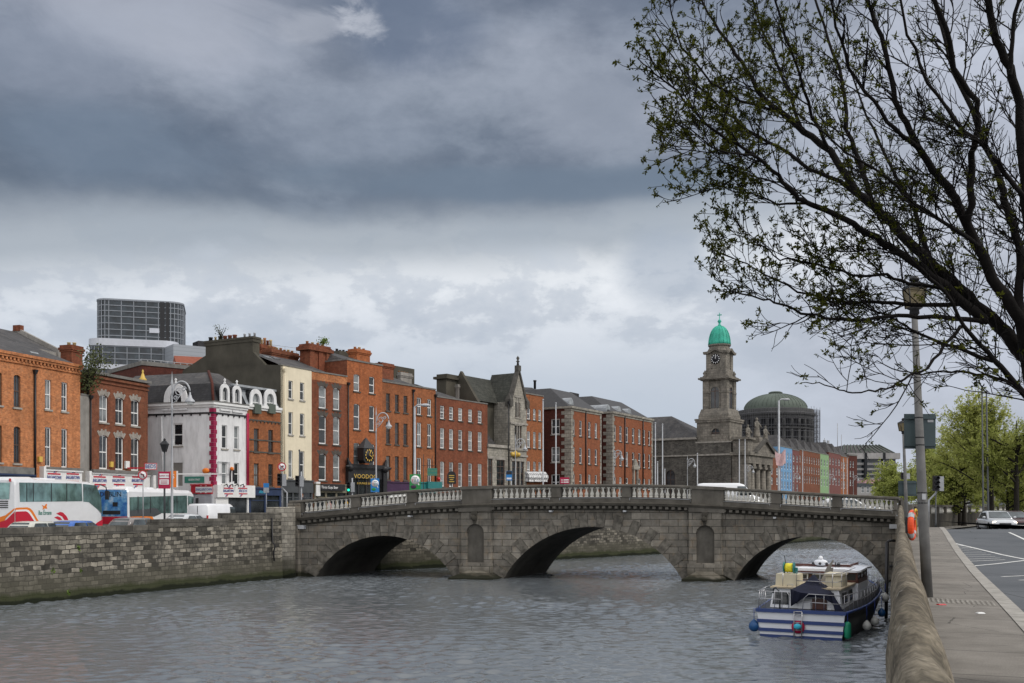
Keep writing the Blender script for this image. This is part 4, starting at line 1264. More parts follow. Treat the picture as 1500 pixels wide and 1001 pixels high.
def logo(root, fr_, u, z, wd, word='BARGAINTOWN', base=-.225):
 """the striped shop badge: two red bars, slanted strokes and a blue word"""
 mb = MB(fr_)
 y0, y1 = base - .02, base
 h = wd * .52
 mb.box(u - wd * .47, u + wd * .47, y0, y1, z + h * .32, z + h * .46)
 mb.box(u - wd * .40, u + wd * .47, y0, y1, z - h * .46, z - h * .32)
 for k, x in ((0, .05), (0, -.28)):
  s_ = h * .3
  for zz, dx in ((z + h * .5, wd * .08), (z - h * .8, -wd * .22)):
   q = u + dx + (.0 if x > 0 else -.0)
   if x > 0:
    mb.hexa([(q, y0, zz), (q + wd * .07, y0, zz), (q + wd * .07, y1, zz), (q, y1, zz), (q + wd * .15, y0, zz + s_), (q + wd * .22, y0, zz + s_), (q + wd * .22, y1, zz + s_), (q + wd * .15, y1, zz + s_)])
 mb.build('sign_stripes', M['red_ink'], root)
 mb = MB(fr_)
 for zz, dx in ((z + h * .5, -wd * .04), (z - h * .8, -wd * .33)):
  q = u + dx; s_ = h * .3
  mb.hexa([(q, y0, zz), (q + wd * .07, y0, zz), (q + wd * .07, y1, zz), (q, y1, zz), (q + wd * .15, y0, zz + s_), (q + wd * .22, y0, zz + s_), (q + wd * .22, y1, zz + s_), (q + wd * .15, y1, zz + s_)])
 mb.build('sign_stripes', M['blue_ink'], root)
 k = len(word)
 text(word, h * .52, fr_, u, base - .012, z, M['blue_ink'], root, sx=wd * 1.02 / (k * h * .52 * .66), shear=.25)
wl = f.u(86) - f.u(66)
for px in (75.5, 103):
 u, z = f.hit(px, 700); logo(a, f, u, z, wl)
mb = MB(f); u, z = f.hit(57, 673); mb.box(u - .16, u + .16, -.2, .02, z - .2, z + .2); mb.build('alarm_box', M['gold_ink'], a)
g = Fr(onray(-75, (-46, 80), s1), d=(s1, 1))
bb = thing('slate_roofed_building', 'grey slate roofed building with a stone gable rising behind the orange terrace', 'building', g.M)
u0, u1 = -4, g.u(28, 4.5)
zt_ = g.hit(46, 509)[1]
shell(bb, g, u0, u1, ZB, zt_, 9, [], M['render_grey'])
zp = g.hit(27, 481, 4.5)[1]
gable_roof(bb, g, u0, u1 - .3, zt_, 0, 9, zp - .4, M['slate'])
mb = MB(g); mb.prismx([(-.2, zt_ - 2), (9.2, zt_ - 2), (9.2, zt_ + .3), (4.5, zp), (-.2, zt_ + .3)], u1 - .3, u1 + .1); mb.build('gable', M['render_grey'], bb)
mb = MB(g); mb.box(u1 - .35, u1 + .15, 4.1, 4.9, zp - .3, zp + .25); mb.build('chimney', M['brick_red'], bb)
g = Fr(onray(46, (-44, 84), s1), d=(s1, 1))
bb = thing('slate_roofed_building', 'low slate roofed building with a roof hatch between the orange terrace and the glass tower', 'building', g.M)
u1 = g.u(128)
zt_ = g.hit(60, 530)[1]
shell(bb, g, 0, u1, ZB, zt_, 8, [], M['brick_brown'])
gable_roof(bb, g, 0, u1, zt_, 0, 8, g.hit(90, 514, 4)[1], M['slate'], hipl=2.2)
mb = MB(g); u, z = g.hit(62, 514, 2.5); mb.prism([(u, z - .6), (u + 3.2, z - .9), (u + 3.2, z - .5), (u + .3, z + .15)], 2.2, 4.2); mb.build('roof_hatch', M['slate'], bb)
f2 = Fr(PA1, PB0)
a2 = thing('narrow_grey_infill', 'narrow grey rendered infill wall squeezed between two brick buildings', 'building', f2.M)
zi = f2.hit(124, 580)[1]
shell(a2, f2, .0, f2.len - .0, ZB, zi, 9, [], M['render_grey'])
ledge(a2, f2, 0, f2.len, zi, .4, .15, .04)
f = Fr(PB0, PB1); L = f.len
b = thing('brick_building', 'brown brick building with three bays of arched windows at the corner before the side street', 'building', f.M)
zt = f.hit(216, 562.5)[1]
ops = grid(f, [(145.5, 158), (169, 181), (192, 203.7)], [(579, 619), (637.5, 687.5)], 0, .2)
shell(b, f, 0, L, ZB, zt, 10, ops, M['brick_brown'], M['brick_red'])
windows(b, f, ops, 'sash2s', lintel=M['sill'], pale=.3)
mb = MB(f); mb.box(-.02, L + .05, -.1, .3, zt - .62, zt - .5); mb.box(-.02, L + .05, -.16, .3, zt - .3, zt - .12); mb.build('brick_band', M['brick_brown'], b)
ledge(b, f, -.1, L + .15, zt, .4, .22, .28)
gable_roof(b, f, .2, L - .1, zt + .2, .3, 9.6, f.hit(150, 543, 4.8)[1], M['slate'], hipl=2, hipr=2.2)
pipe(b, f, 131.5, 585, 700, r=.07)
zs, zf = f.hit(170, 719)[1], f.hit(170, 696)[1]
shop(b, f, .0, L - .02, ZB, zs, zf, M['white'], M['navy'])
mb = MB(f); mb.box(0, L + .1, -.4, .1, zf + .125, zf + .36); mb.build('fascia_band', M['ledge'], b)
mb = MB(f); mb.box(f.u(125), f.u(128.3), -.4, .0, ZB, zf + .2); mb.build('pilaster', M['white'], b); mb = MB(f); mb.box(f.u(219), f.u(223), -.4, 1, ZB, zf + .1); mb.build('pilaster', M['white'], b)
wl = f.u(152) - f.u(133)
for px in (142.5, 170.5, 198.5):
 u, z = f.hit(px, 704.5); logo(b, f, u, z, wl)
for px, py, s_, mm in ((162, 680.5, .22, 'gold_ink'), (185, 681, .3, 'white')):
 mb = MB(f); u, z = f.hit(px, py); mb.box(u - s_ * .8, u + s_ * .8, -.15, .02, z - s_, z + s_); mb.build('alarm_box', M[mm], b)
mb = MB(f); mb.lathe([(.3, 0), (.34, .12), (.2, .3), (.1, .62), (.06, .7), (.1, .85), (.0, 1.0)], 10, (f.u(213.5), .3, zt + .22)); mb.build('gilt_finial', M['gold_ink'], b)
M['shrub'] = mat('shrub_leaf', (0.058, 0.068, 0.025), 0.8, 0.2, var=0.4, scale=8)
M['bark'] = mat('dark_bark', (0.022, 0.019, 0.016), 0.95, 0.2, var=0.3, scale=6)
def bush(name, label, base, h, r, n, leaf, lm, stems=6, cat='shrub', skew=(0, 0), top=.5):
 t = thing(name, label, cat, tuple(base))
 mb = MB(); tips = []
 for i in range(stems):
  p = Vector(base)
  d = Vector((random.uniform(-1, 1) * r / h, random.uniform(-1, 1) * r / h, 1)).normalized()
  pts = [p.copy()]
  for k in range(6):
   p = p + d * h / 6 * random.uniform(.8, 1.1)
   d = (d + Vector((random.uniform(-.35, .35) + skew[0] * .1, random.uniform(-.3, .3), random.uniform(-.1, .15)))).normalized()
   pts.append(p.copy()); tips.append((p.copy(), d.copy()))
  mb.tube(pts, [lerp(.05, .012, k / 6) for k in range(7)], 4)
 mb.build('stem', M['bark'], t)
 mb = MB()
 for i in range(n):
  p, d = random.choice(tips)
  q = p + Vector((random.gauss(0, r * .3), random.gauss(0, r * .3), random.gauss(0, r * .3)))
  u = Vector((random.uniform(-1, 1), random.uniform(-1, 1), random.uniform(-.5, 1))).normalized() * leaf * random.uniform(.6, 1.3)
  v_ = u.orthogonal().normalized() * leaf * .5
  mb.quad(tuple(q), tuple(q + u * .5 + v_), tuple(q + u), tuple(q + u * .5 - v_))
 mb.build('foliage', lm, t)
 return t
p = f2.P(f2.u(127), -.1, f2.hit(127, 578)[1])
bush('wall_shrub', 'straggly dark shrub growing from the gutter between the orange and the brown brick buildings', p, 3.6, 1.1, 900, .17, M['shrub'], 10, skew=(.6, 0))
# ================================================================ white corner building and its terrace
ZQ = 0.3
W0 = (gx(313, 88), 88.0)
W1 = onray(362, W0, .56); W2 = onray(411, W0, .56); W3 = onray(456.5, W2, .54); W4 = onray(508.5, W3, .64); W5 = onray(560, W4, .65)
W6 = onray(638, W5, .65); W7 = onray(714, W6, .667); W8 = onray(764, W7, .667); W9 = onray(796, W8, .667)
f = Fr(W0, W1); L = f.len
S0 = (W0[0] - 10.2, W0[1] + 3.4)
fs = Fr(S0, W0); LS = fs.len
c = thing('corner_building', 'dirty white corner building with maroon quoins and a dark mansard roof by the side street', 'building', f.M)
zt = f.hit(313, 596)[1]
opsF = grid(f, [(325, 332.8), (343, 350.2)], [(623, 657.5), (677.5, 710)], 0)
opsS = grid(fs, [(253.5, 267.5)], [(620.5, 653.5), (678, 712)], 0)
mb = MB(f)
wallface(mb, f, 0, L, ZB, zt, opsF)
wallface(mb, fs, 0, LS, ZB, zt, opsS)
q0 = fs.P(0, 0, 0)
mb.fr = WORLD
b1, b2 = f.P(L, 0, 0), f.P(L, 8, 0); b3 = fs.P(0, 0, 0); b4 = b3 + Vector((f.n.x, f.n.y, 0)) * 5
loop = [b1, b2, b4, b3]
for p, q in zip(loop, loop[1:]):
 mb.quad((p.x, p.y, ZB), (q.x, q.y, ZB), (q.x, q.y, zt), (p.x, p.y, zt))
w0 = Vector((W0[0], W0[1], 0))
mb.quad(*[(p.x, p.y, zt) for p in (w0, b1, b2, b4, b3)])
mb.build('wall', M['render_white'], c)
windows(c, f, opsF, 'sash'); windows(c, fs, opsS[:1], 'sash', pale=0, mid=0)
mb = MB(fs); o_ = opsS[1]; mb.box(o_[0] - o_[1] / 2, o_[0] + o_[1] / 2, .06, .1, o_[2], o_[2] + o_[3]); mb.build('boarded_window', M['render_grey'], c)
def around(h0, h1, out, m, name, e0=0.0):
 mb = MB(f)
 mb.box(-out if e0 == 0 else e0, L, -out, .3, h0, h1)
 mb.fr = fs
 mb.box(0, LS - .001, -out, .3, h0, h1)
 return mb.build(name, m, c)
around(zt, zt + .2, .12, M['white'], 'cornice'); around(zt + .2, zt + .42, .26, M['white'], 'cornice'); around(zt + .42, zt + .5, .3, M['ledge'], 'cornice')
zb_ = f.hit(313, 605)[1]
around(zb_ - .06, zb_ + .08, .07, M['black'], 'string_course')
mb = MB(fs)
for i in range(12):
 mb.box(LS * (i + .5) / 12 - .04, LS * (i + .5) / 12 + .04, -.12, 0, zb_ - .2, zb_ - .06)
mb.fr = f
for i in range(6):
 mb.box(L * (i + .5) / 6 - .04, L * (i + .5) / 6 + .04, -.12, 0, zb_ - .2, zb_ - .06)
mb.build('string_course', M['black'], c)
mb = MB(f)
z = f.hit(313, 711)[1]; k = 0
hq = .37
while z < zt - .1:
 lw = .42 if k % 2 else .27
 rw = .27 if k % 2 else .36
 mb.fr = f; mb.box(-.035, rw, -.035, .03, z, z + hq - .02)
 mb.fr = fs; mb.box(LS - lw, LS + .02, -.037, .03, z, z + hq - .02)
 z += hq; k += 1
mb.build('quoin', M['magenta'], c)
zm = fs.hit(300, 562, 1.0)[1]; zr = fs.hit(280, 546, 3.0)[1]
def mpt(side, t, inset, z):
 fr_ = fs if side else f
 return fr_.P(t, inset, z)
cw = lambda i: w0 + Vector((f.d.x, f.d.y, 0)) * i * .8 + Vector((f.n.x, f.n.y, 0)) * i
mb = MB()
def ringp(i, z):
 a_ = fs.P(0, i, z); b_ = cw(i); b_ = Vector((b_.x, b_.y, z)); d_ = f.P(L + .0, i, z)
 return [tuple(a_), tuple(b_), tuple(d_)]
r0, r1, r2 = ringp(.15, zt + .4), ringp(1.0, zm), ringp(3.4, zr)
mb.quad(r0[0], r0[1], r1[1], r1[0]); mb.quad(r0[1], r0[2], r1[2], r1[1])
mb.build('mansard', M['slate_dark'], c)
mb = MB(); mb.quad(r1[0], r1[1], r2[1], r2[0]); mb.quad(r1[1], r1[2], r2[2], r2[1])
mb.quad(r2[0], r2[1], r2[2], tuple(f.P(L, 8, zr)), tuple(fs.P(0, 6, zr)))
mb.build('roof', M['slate'], c)
mb = MB(); mb.tube([Vector(r0[1]) + Vector((0, 0, .05)), Vector(r1[1]) + Vector((0, 0, .05)), Vector(r2[1]) + Vector((0, 0, .08))], .13, 5); mb.build('hip_ridge', M['brick_maroon'], c)
def dormer(root, fr_, px0, px1, pyt, pyb, dep, m_front, finial=True, win=.42, wm='glass', round_=True, lowm=None, m_roof='slate_dark'):
 u0, u1 = fr_.u(px0, .0), fr_.u(px1, .0)
 zt_, zb__ = fr_.hit((px0 + px1) / 2, pyt)[1], fr_.hit((px0 + px1) / 2, pyb)[1]
 w_ = u1 - u0; uc = (u0 + u1) / 2
 mb = MB(fr_)
 y0 = -.02
 spr = zt_ - w_ * .62
 n = 12
 wi = w_ * win / 2
 outl, inn = [], []
 for i in range(n + 1):
  t = PI - PI * i / n
  pz_ = spr + (zt_ - spr) * math.sin(t) ** .9
  outl.append((uc + w_ / 2 * math.cos(t), pz_))
  inn.append((uc + wi * math.cos(t), spr - .05 + (zt_ - spr) * .62 * math.sin(t)))
 outl = [(u0, zb__)] + outl + [(u1, zb__)]
 inn = [(uc - wi, zb__)] + inn + [(uc + wi, zb__)]
 for (a, za), (b_, zb2), (c_, zc_2), (d_, zd) in zip(outl, outl[1:], inn[1:], inn):
  mb.quad((a, y0, za), (d_, y0, zd), (c_, y0, zc_2), (b_, y0, zb2))
  mb.quad((d_, y0, zd), (d_, .25, zd), (c_, .25, zc_2), (c_, y0, zc_2))
  mb.quad((a, y0, za), (b_, y0, zb2), (b_, .12, zb2), (a, .12, za))
 mb.box(u0 - .1, u1 + .1, -.12, .1, zb__ - .14, zb__)
 if finial:
  mb.lathe([(.1, 0), (.13, .1), (.05, .25), (.12, .38), (.0, .52)], 8, (uc, .05, zt_ - .02))
 if wm != 'open':
  mb2 = MB(fr_)
 d = mb.build('dormer', m_front, root)
 mb = MB(fr_)
 for (a, za), (b_, zb2) in zip(outl, outl[1:]):
  k_ = .93
  mb.quad((uc + (a - uc) * k_, .12, za - .04), (uc + (b_ - uc) * k_, .12, zb2 - .04), (uc + (b_ - uc) * k_, dep, zb2 - .04), (uc + (a - uc) * k_, dep, za - .04))
 mb.build('dormer_roof', M[m_roof], d)
 mb = MB(fr_); mb.add([(a, .2, z_) for a, z_ in inn], [list(range(len(inn)))]); mb.build('pane', M[wm], d)
 mb = MB(fr_); mb.box(uc - .03, uc + .03, .14, .19, zb__, spr); mb.box(uc - wi, uc + wi, .14, .19, (zb__ + spr) / 2 - .04, (zb__ + spr) / 2 + .04); mb.build('window', M['sash'], d)
 return d
dormer(c, fs, 240, 274, 562, 599, 2.2, M['render_white'], True, .52)
dormer(c, f, 323, 336.5, 562.5, 600, 2.0, M['render_white'], True, .54, 'glass_mid')
dormer(c, f, 341, 354, 565, 602.5, 2.0, M['render_white'], True, .54, 'glass_mid')
u, z = f.hit(336, 664)
mb = MB(f)
u0_, u1_ = f.u(318), f.u(335); za_, zb2 = f.hit(325, 677)[1], f.hit(325, 694.5)[1]
for z in (za_, zb2): mb.tube([(u0_, -.1, z), (u1_, -.1, z)], .03, 4)
for u in (u0_, u1_): mb.tube([(u, -.1, za_), (u, -.1, zb2)], .03, 4)
mb.build('sign_bracket', M['galv'], c)
zs, zf = fs.hit(300, 724)[1], fs.hit(300, 711.5)[1]
shop(c, fs, fs.u(282), LS - .1, ZB, zs, zf, M['red_sign'], M['shutter'])
mb = MB(fs); mb.box(fs.u(286), LS - .3, -.12, -.06, ZB, zs); mb.build('roller_shutter', M['shutter'], c)
u, z = fs.hit(301, 717.5)
wdt = fs.u(313) - fs.u(288.5)
mb = MB(fs); mb.box(u - wdt / 2, u + wdt / 2, -.235, -.221, z - .24, z + .24)
for q in (-1, 1):
 for k in (-.25, .05):
  mb.hexa([(u + wdt * k, -.235, z + q * .3), (u + wdt * (k + .1), -.235, z + q * .3), (u + wdt * (k + .1), -.221, z + q * .3), (u + wdt * k, -.221, z + q * .3), (u + wdt * (k + .08) , -.235, z + q * .3 + .12), (u + wdt * (k + .18), -.235, z + q * .3 + .12), (u + wdt * (k + .18), -.221, z + q * .3 + .12), (u + wdt * (k + .08), -.221, z + q * .3 + .12)])
mb.build('sign_panel', M['white'], c)
text('BARGAINTOWN', .34, fs, u, -.245, z, M['blue_ink'], c, sx=wdt * .95 / (11 * .34 * .66), shear=.2)
u1_ = f.u(369); zs, zf = f.hit(340, 729)[1], f.hit(340, 711)[1]
mb = MB(f); mb.box(.05, u1_, -.4, .02, zs, zf); mb.build('fascia', M['white'], c)
for px, wd_ in ((334.5, 'BARGAINTOWN'), (355.5, 'BEDS')):
 u, z = f.hit(px, 719.5, -.4)
 logo(c, f, u, z, f.u(341.5, -.4) - f.u(327, -.4), wd_, base=-.405)
mb = MB(f); mb.box(.05, f.u(332), -.2, .02, ZB, zs - .01); mb.build('shopfront', M['white'], c); mb = MB(f); mb.box(f.u(360), f.u(362), -.2, .02, ZB, zs - .01); mb.build('shopfront', M['white'], c)
mb = MB(f); mb.box(f.u(332), f.u(360), -.05, .0, ZB, zs - .01); mb.build('shop_window', M['glass'], c)
u, z = f.hit(327, 746, -.2); logo(c, f, u, z, .85, 'TOWN', base=-.205)
mb = MB(f)
for px in (332, 340, 348, 356):
 u, z = f.hit(px, 711.5, -.7); mb.tube([(u, -.4, z + .02), (u, -.75, z + .12), (u, -.8, z - .1)], .05, 5)
mb.build('sign_light', M['black'], c)
u, z = fs.hit(303, 690); mb = MB(fs); mb.ball((u, -.15, z), .3, 10, 7, 1.2, .6, .8); mb.build('alarm_box', M['orange'], c)
u, z = f.hit(338.3, 687); mb = MB(f); mb.ball((u, -.12, z), .17, 10, 7); mb.build('alarm_box', M['orange'], c)
mb = MB(f); u, z = f.hit(341.2, 697); mb.box(u - .05, u + .05, -.12, .0, z - .5, z + .5); u, z = f.hit(336.5, 698); mb.box(u - .05, u + .05, -.12, .0, z - .5, z + .5); mb.build('banner_bracket', M['black_ink'], c)
mb = MB(fs); u, z = fs.hit(285, 703); mb.box(u - 1.0, u + 1.0, -.04, .01, z - .28, z + .28); o = mb.build('street_nameplate', M['green_ink'], c)
text('QUEEN STREET', .22, fs, u, -.05, z, M['white_ink'], c, sx=.8)
pipe(c, f, 361, 606, 712, 'burgundy', .07, False)
mb = MB(fs); u, z = fs.hit(238, 610); u2, z2 = fs.hit(238, 690); mb.tube([(u, -.08, z), (u, -.08, z2)], .06, 5); mb.build('drain_pipe', M['render_white'], c)
f = Fr(W1, W2); L = f.len
h_ = thing('terrace_house', 'narrow amber brick house with two white arched dormers beside the white corner building', 'house', f.M)
zt = f.hit(387, 602)[1]
ops = grid(f, [(372, 379), (393, 400)], [(628, 662), (679, 712.5)], 0)
shell(h_, f, 0, L, ZB, zt, 7, ops, M['brick_amber'])
windows(h_, f, ops, 'dark', 1, pale=.25)
mb = MB(f); mb.box(0, L, -.12, .3, zt, zt + .2); mb.box(0, L, -.24, .3, zt + .2, zt + .42); mb.build('cornice', M['white'], h_)
mb = MB(f)
for py in (617, 645.5, 663):
 z = f.hit(387, py)[1]; mb.box(0, L, -.05, .02, z - .06, z + .06)
for i in range(9):
 u = L * (i + .5) / 9; z = f.hit(387, 617)[1]; mb.box(u - .04, u + .04, -.1, 0, z - .2, z - .06)
mb.build('string_course', M['sill_dark'], h_)
zl = f.hit(387, 570, 1.0)[1]
mb = MB(f)
mb.quad((0, .1, zt + .42), (L, .1, zt + .42), (L, 1.0, zl - .3), (0, 1.0, zl - .3)); mb.build('mansard', M['lead'], h_)
mb = MB(f); mb.box(-1.3, L, .7, 7, zl - .3, zl - .1); mb.box(-1.3, L + .05, .45, .8, zl - .2, zl + .0); mb.build('roof', M['lead'], h_)
for a_, b_ in ((366.5, 384), (387, 405)):
 dormer(h_, f, a_, b_, 570, 594, 2.0, M['render_white'], False, .58, 'glass_pale')
mb = MB(f)
for px in (375.8, 397):
 mb = MB(f); u, z = f.hit(px, 600.5, -.1); mb.box(u - .42, u + .42, -.3, .05, z - .35, z + .5); mb.build('window_box', M['copper_dull'], h_)
pipe(h_, f, 362.8, 606, 716, 'burgundy', .06, False)
zs, zf = f.hit(390, 726)[1], f.hit(390, 716.5)[1]
shop(h_, f, .1, L - .05, ZB, zs, zf, M['navy'], M['navy'], 2)
u, z = f.hit(381, 721); text('Alma', .4, f, u, -.23, z, M['cyan_ink'], h_, shear=.2)
f = Fr(W2, W3); L = f.len
h_ = thing('terrace_house', 'tall cream rendered house with a huge dark cement gable', 'house', f.M)
zt = f.hit(411, 535)[1]
ops = grid(f, [(422.5, 428.8), (439.4, 445.8)], [(558, 584.5), (604, 637), (660, 700)], 0)
fl = f.side()
dpt = 13.5
mb = MB(f)
wallface(mb, f, 0, L, ZB, zt, ops)
mb.build('wall', M['render_cream'], h_)
windows(h_, f, ops, 'sash', pale=.1)
gl = Fr((W2[0], W2[1]), d=(f.n.x, f.n.y))
def gp_(px, py):
 u, z = gl.hit(px, py); return u, z
prof = [gp_(409.5, 535), gp_(389, 534.5), gp_(370.5, 515.5), gp_(301.5, 521)]
yr0, zr0 = prof[2]; yr1, zr1 = prof[3]
ychi0, zch = gp_(374, 492.5); ychi1 = gp_(302, 492.5)[0]
yback, zback = gp_(268, 543)
poly = [(.0, ZB), (0, zt), prof[1], prof[2], prof[3], (yback, zback), (yback + 2.5, ZB)]
mb = MB(f); mb.prismx(poly, -.02, .35); mb.build('gable', M['render_dark'], h_)
mb = MB(f)
mb.box(-.03, .9, yr0 + .0, yr1, min(zr0, zr1) - 1.2, zch - .5)
mb.box(-.1, .97, yr0 - .08, yr1 + .08, zch - .5, zch - .2); mb.box(-.16, 1.0, yr0 - .14, yr1 + .14, zch - .2, zch)
ch = mb.build('chimney', M['render_dark'], h_)
for i, kk in enumerate((0, 1, 2, 3, 4, 5, 7, 8, 9)):
 mb = MB(f); y = lerp(yr0 + .2, yr1 - .2, 1 - kk / 9.0)
 r_ = .2 if i in (0, 2, 3, 4, 5) else .11
 mb.lathe([(r_, 0), (r_ * .9, .3), (r_ * 1.1, .34), (r_ * 1.1, .42), (r_ * .7, .42)], 8, (.45, y, zch))
 mb.build('chimney_pot', M[('black', 'pot_yellow', 'black', 'brick_red', 'brick_red', 'brick_red', 'galv', 'galv', 'galv')[i]], ch)
mb = MB(f)
ye, ze = prof[1]
mb.quad((.3, 0.05, zt - .1), (L, .05, zt - .1), (L, ye, ze), (.3, ye, ze))
zpk = zch - 1.3; ypk = yr0 + 1.0
mb.quad((.3, .1, zt), (L + 3.2, .1, zt), (L + 3.2, ypk, zpk), (.3, ypk, zpk))
mb.quad((L + 3.2, yback, zback), (.3, yback, zback), (.3, ypk, zpk), (L + 3.2, ypk, zpk))
mb.quad((L + 3.2, .1, zt), (L + 3.2, yback, zback), (L + 3.2, ypk, zpk))
mb.build('roof', M['slate'], h_)
for t0, uu in ((.55, .9), (.62, 2.3)):
 mb = MB(f)
 ya_, yb_ = lerp(.1, ypk, t0), lerp(.1, ypk, t0 + .16)
 za_, zb2 = lerp(zt, zpk, t0), lerp(zt, zpk, t0 + .16)
 mb.hexa([(uu, ya_, za_), (uu + .8, ya_, za_), (uu + .8, yb_, zb2), (uu, yb_, zb2), (uu, ya_ - .05, za_ + .1), (uu + .8, ya_ - .05, za_ + .1), (uu + .8, yb_ - .05, zb2 + .1), (uu, yb_ - .05, zb2 + .1)])
 mb.build('skylight', M['glass_pale'], h_)
ledge(h_, f, 0, L, zt, .3, .12, .06)
pipe(h_, f, 416, 545, 700, 'render_cream', .05)
zs, zf = f.hit(430, 722)[1], f.hit(430, 705)[1]
shop(h_, f, .1, L + .0, ZB, zs, zf, M['steelgrey'], M['steelgrey'], 3)
chimney(h_, f, 398, 437, 510.5, 545, 5.2, 1.2, M['brick_brown'], 7, ('pot', 'pot', 'pot_yellow'), poth=.3, lab=None)
chimney(h_, f, 382, 404, 504, 520, 8.5, 1.0, M['brick_red'], 5, ('brick_red', 'pot_yellow', 'pot'), poth=.75, name='chimney')
bush('roof_sapling', 'spindly sapling growing among the pots of the long cement chimney', f.P(.4, lerp(yr0, yr1, .72), zch), 1.55, .5, 120, .12, M['shrub'], 7, 'sapling')
f = Fr(W3, W4); L = f.len
h_ = thing('terrace_house', 'red brick house with paired round headed windows, orange top and a mossy twin chimney', 'house', f.M)
zt = f.hit(457, 544.5)[1]
ops = grid(f, [(467, 478), (488, 497.8)], [(565.5, 598.5), (608.5, 650.5), (664.5, 704)], 0, .22)
zc_ = f.hit(457, 556)[1]
shell(h_, f, 0, L, ZB, zc_, 9, ops, M['brick_red'])
mb = MB(f); mb.box(0, L, -.015, 9, zc_, zt); mb.build('parapet', M['brick_orange'], h_)
windows(h_, f, ops, 'sash', 1, lintel=M['sill_dark'], pale=.4)
ledge(h_, f, 0, L, zt, .35, .14, .08)
chimney(h_, f, 453, 483.5, 503, 545, 3.0, 1.3, M['brick_red'], 4, ('pot', 'pot_yellow'), poth=.3)
mb = MB(f)
for px in (457, 470, 481):
 u, z = f.hit(px, 510, 2.9); mb.box(u - .3, u + .3, 2.86, 3.1, z - 3.2, z)
u0_, z0_ = f.hit(453, 508, 2.9); u1_ = f.u(485, 2.9); mb.box(u0_ - .25, u1_ + .2, 2.7, 4.5, z0_ - .3, z0_ + .05)
mb.build('chimney', M['brick_red'], h_)
u, z = f.hit(473, 501.5, 3.6)
bush('chimney_moss', 'cushion of green weeds growing on top of the twin brick chimney', f.P(u, 3.6, z - .1), .4, .55, 260, .16, M['weed'], 8, 'weed')
zs, zf = f.hit(480, 722)[1], f.hit(480, 711)[1]
shop(h_, f, .25, L - .1, ZB, zs, zf, M['taupe'], M['taupe'], 3)
mb = MB(f); mb.box(f.u(466), f.u(500), -.5, -.2, f.hit(480, 719)[1], f.hit(480, 709.5)[1]); mb.build('sign_board', M['black_sign'], h_)
u, z = f.hit(483, 714.3, -.5); text('Three Guys Beer', .38, f, u, -.515, z, M['white_ink'], h_, sx=.9)
mb = MB(f); mb.box(f.u(460), f.u(466), -.3, 0, f.hit(480, 727)[1], f.hit(460, 706)[1]); mb.build('pilaster', M['white'], h_)
f = Fr(W4, W5); L = f.len
h_ = thing('terrace_house', 'tallest deep orange brick house standing above its neighbours over a black pub front', 'house', f.M)
zt = f.hit(508.5, 527.5)[1]
ops = grid(f, [(518, 527), (540.8, 548.8)], [(548.5, 573.5), (592, 629.5), (649, 688)], 0, .1)
shell(h_, f, 0, L, ZB, zt, 9, ops, M['brick_deep'], M['brick_brown'])
windows(h_, f, ops, 'sash', 1, pale=.25)
ledge(h_, f, -.05, L + .05, zt, 9, .16, .08)
chimney(h_, f, 523, 542, 510.5, 532, 2.4, 1.2, M['brick_deep'], 3, ('pot', 'pot_yellow'), poth=.28)
chimney(h_, f, 497, 521, 513.5, 530, 5.2, 1.2, M['render_dark'], 5, 'black', cap=False, poth=.22)
gable_roof(h_, f, .1, L - .2, zt + .16, .6, 8.6, f.hit(490, 519, 5)[1], M['slate'], hipl=1.0, hipr=2)
pipe(h_, f, 509.3, 565, 700, r=.07)
zs, zf = f.hit(535, 702)[1], f.hit(535, 688)[1]
u0_, u1_ = f.u(511), f.u(562)
shop(h_, f, u0_, u1_ - .4, ZB, zs, zf, M['black_sign'], M['black_sign'], 4)
mb = MB(f)
for uu, sg in ((u0_ - .2, -1), (u1_ - .2, 1)):
 z = zf + .1
 mb.ball((uu, -.35, z), .45, 9, 7, 1.1, .8, .9); mb.ball((uu + sg * .45, -.5, z + .1), .25, 8, 6, 1.5, .8, .7)
 mb.frust(uu - .25, uu + .25, -.5, -.1, z + .2, uu + sg * .3 - .05, uu + sg * .3 + .05, -.3, -.2, z + 1.0)
 mb.frust(uu - .3, uu + .3, -.4, 0, ZB, uu - .3, uu + .3, -.4, 0, z)
mb.box(u0_ - .1, u1_ - .2, -.42, .0, zf + .12, zf + .5)
mb.build('carved_front', M['black_sign'], h_)
u, z = f.hit(531, 699); text('VOODOO', .62, f, u, -.45, f.hit(531, 698.6)[1], M['gold_ink'], h_, sx=1.25)
u, z = f.hit(532, 708.5); text('LOUNGE BAR', .3, f, u, -.24, z, M['gold_ink'], h_, sx=1.3)
u0_, zt_ = f.hit(529.5, 656, -.9); u1_, zb_ = f.hit(545, 679, -.9)
uc = (u0_ + u1_) / 2; w_ = u1_ - u0_
ck = thing('hanging_clock', 'black hexagonal clock case with gilt numerals and a pointed lead cap on the orange house', 'clock', fmat(f, uc, 0, zb_))
mb = MB(f); zc_ = (zt_ + zb_) / 2
hx = [(u0_, zb_ + .25), (u0_ + .3, zb_), (u1_ - .3, zb_), (u1_, zb_ + .25), (u1_, zt_ - .05), (u0_, zt_ - .05)]
mb.prism(hx, -1.2, -.35); mb.box(uc - .1, uc + .1, -.4, .02, zb_ + .2, zb_ + .4); mb.box(uc - .1, uc + .1, -.4, .02, zt_ - .5, zt_ - .3)
mb.build('case', M['black'], ck)
zap = f.hit(534, 641.5, -.9)[1]
mb = MB(f); mb.frust(u0_ - .08, u1_ + .08, -1.28, -.3, zt_ - .05, uc - .1, uc + .0, -.85, -.75, zap); mb.build('cap', M['slate_new'], ck)
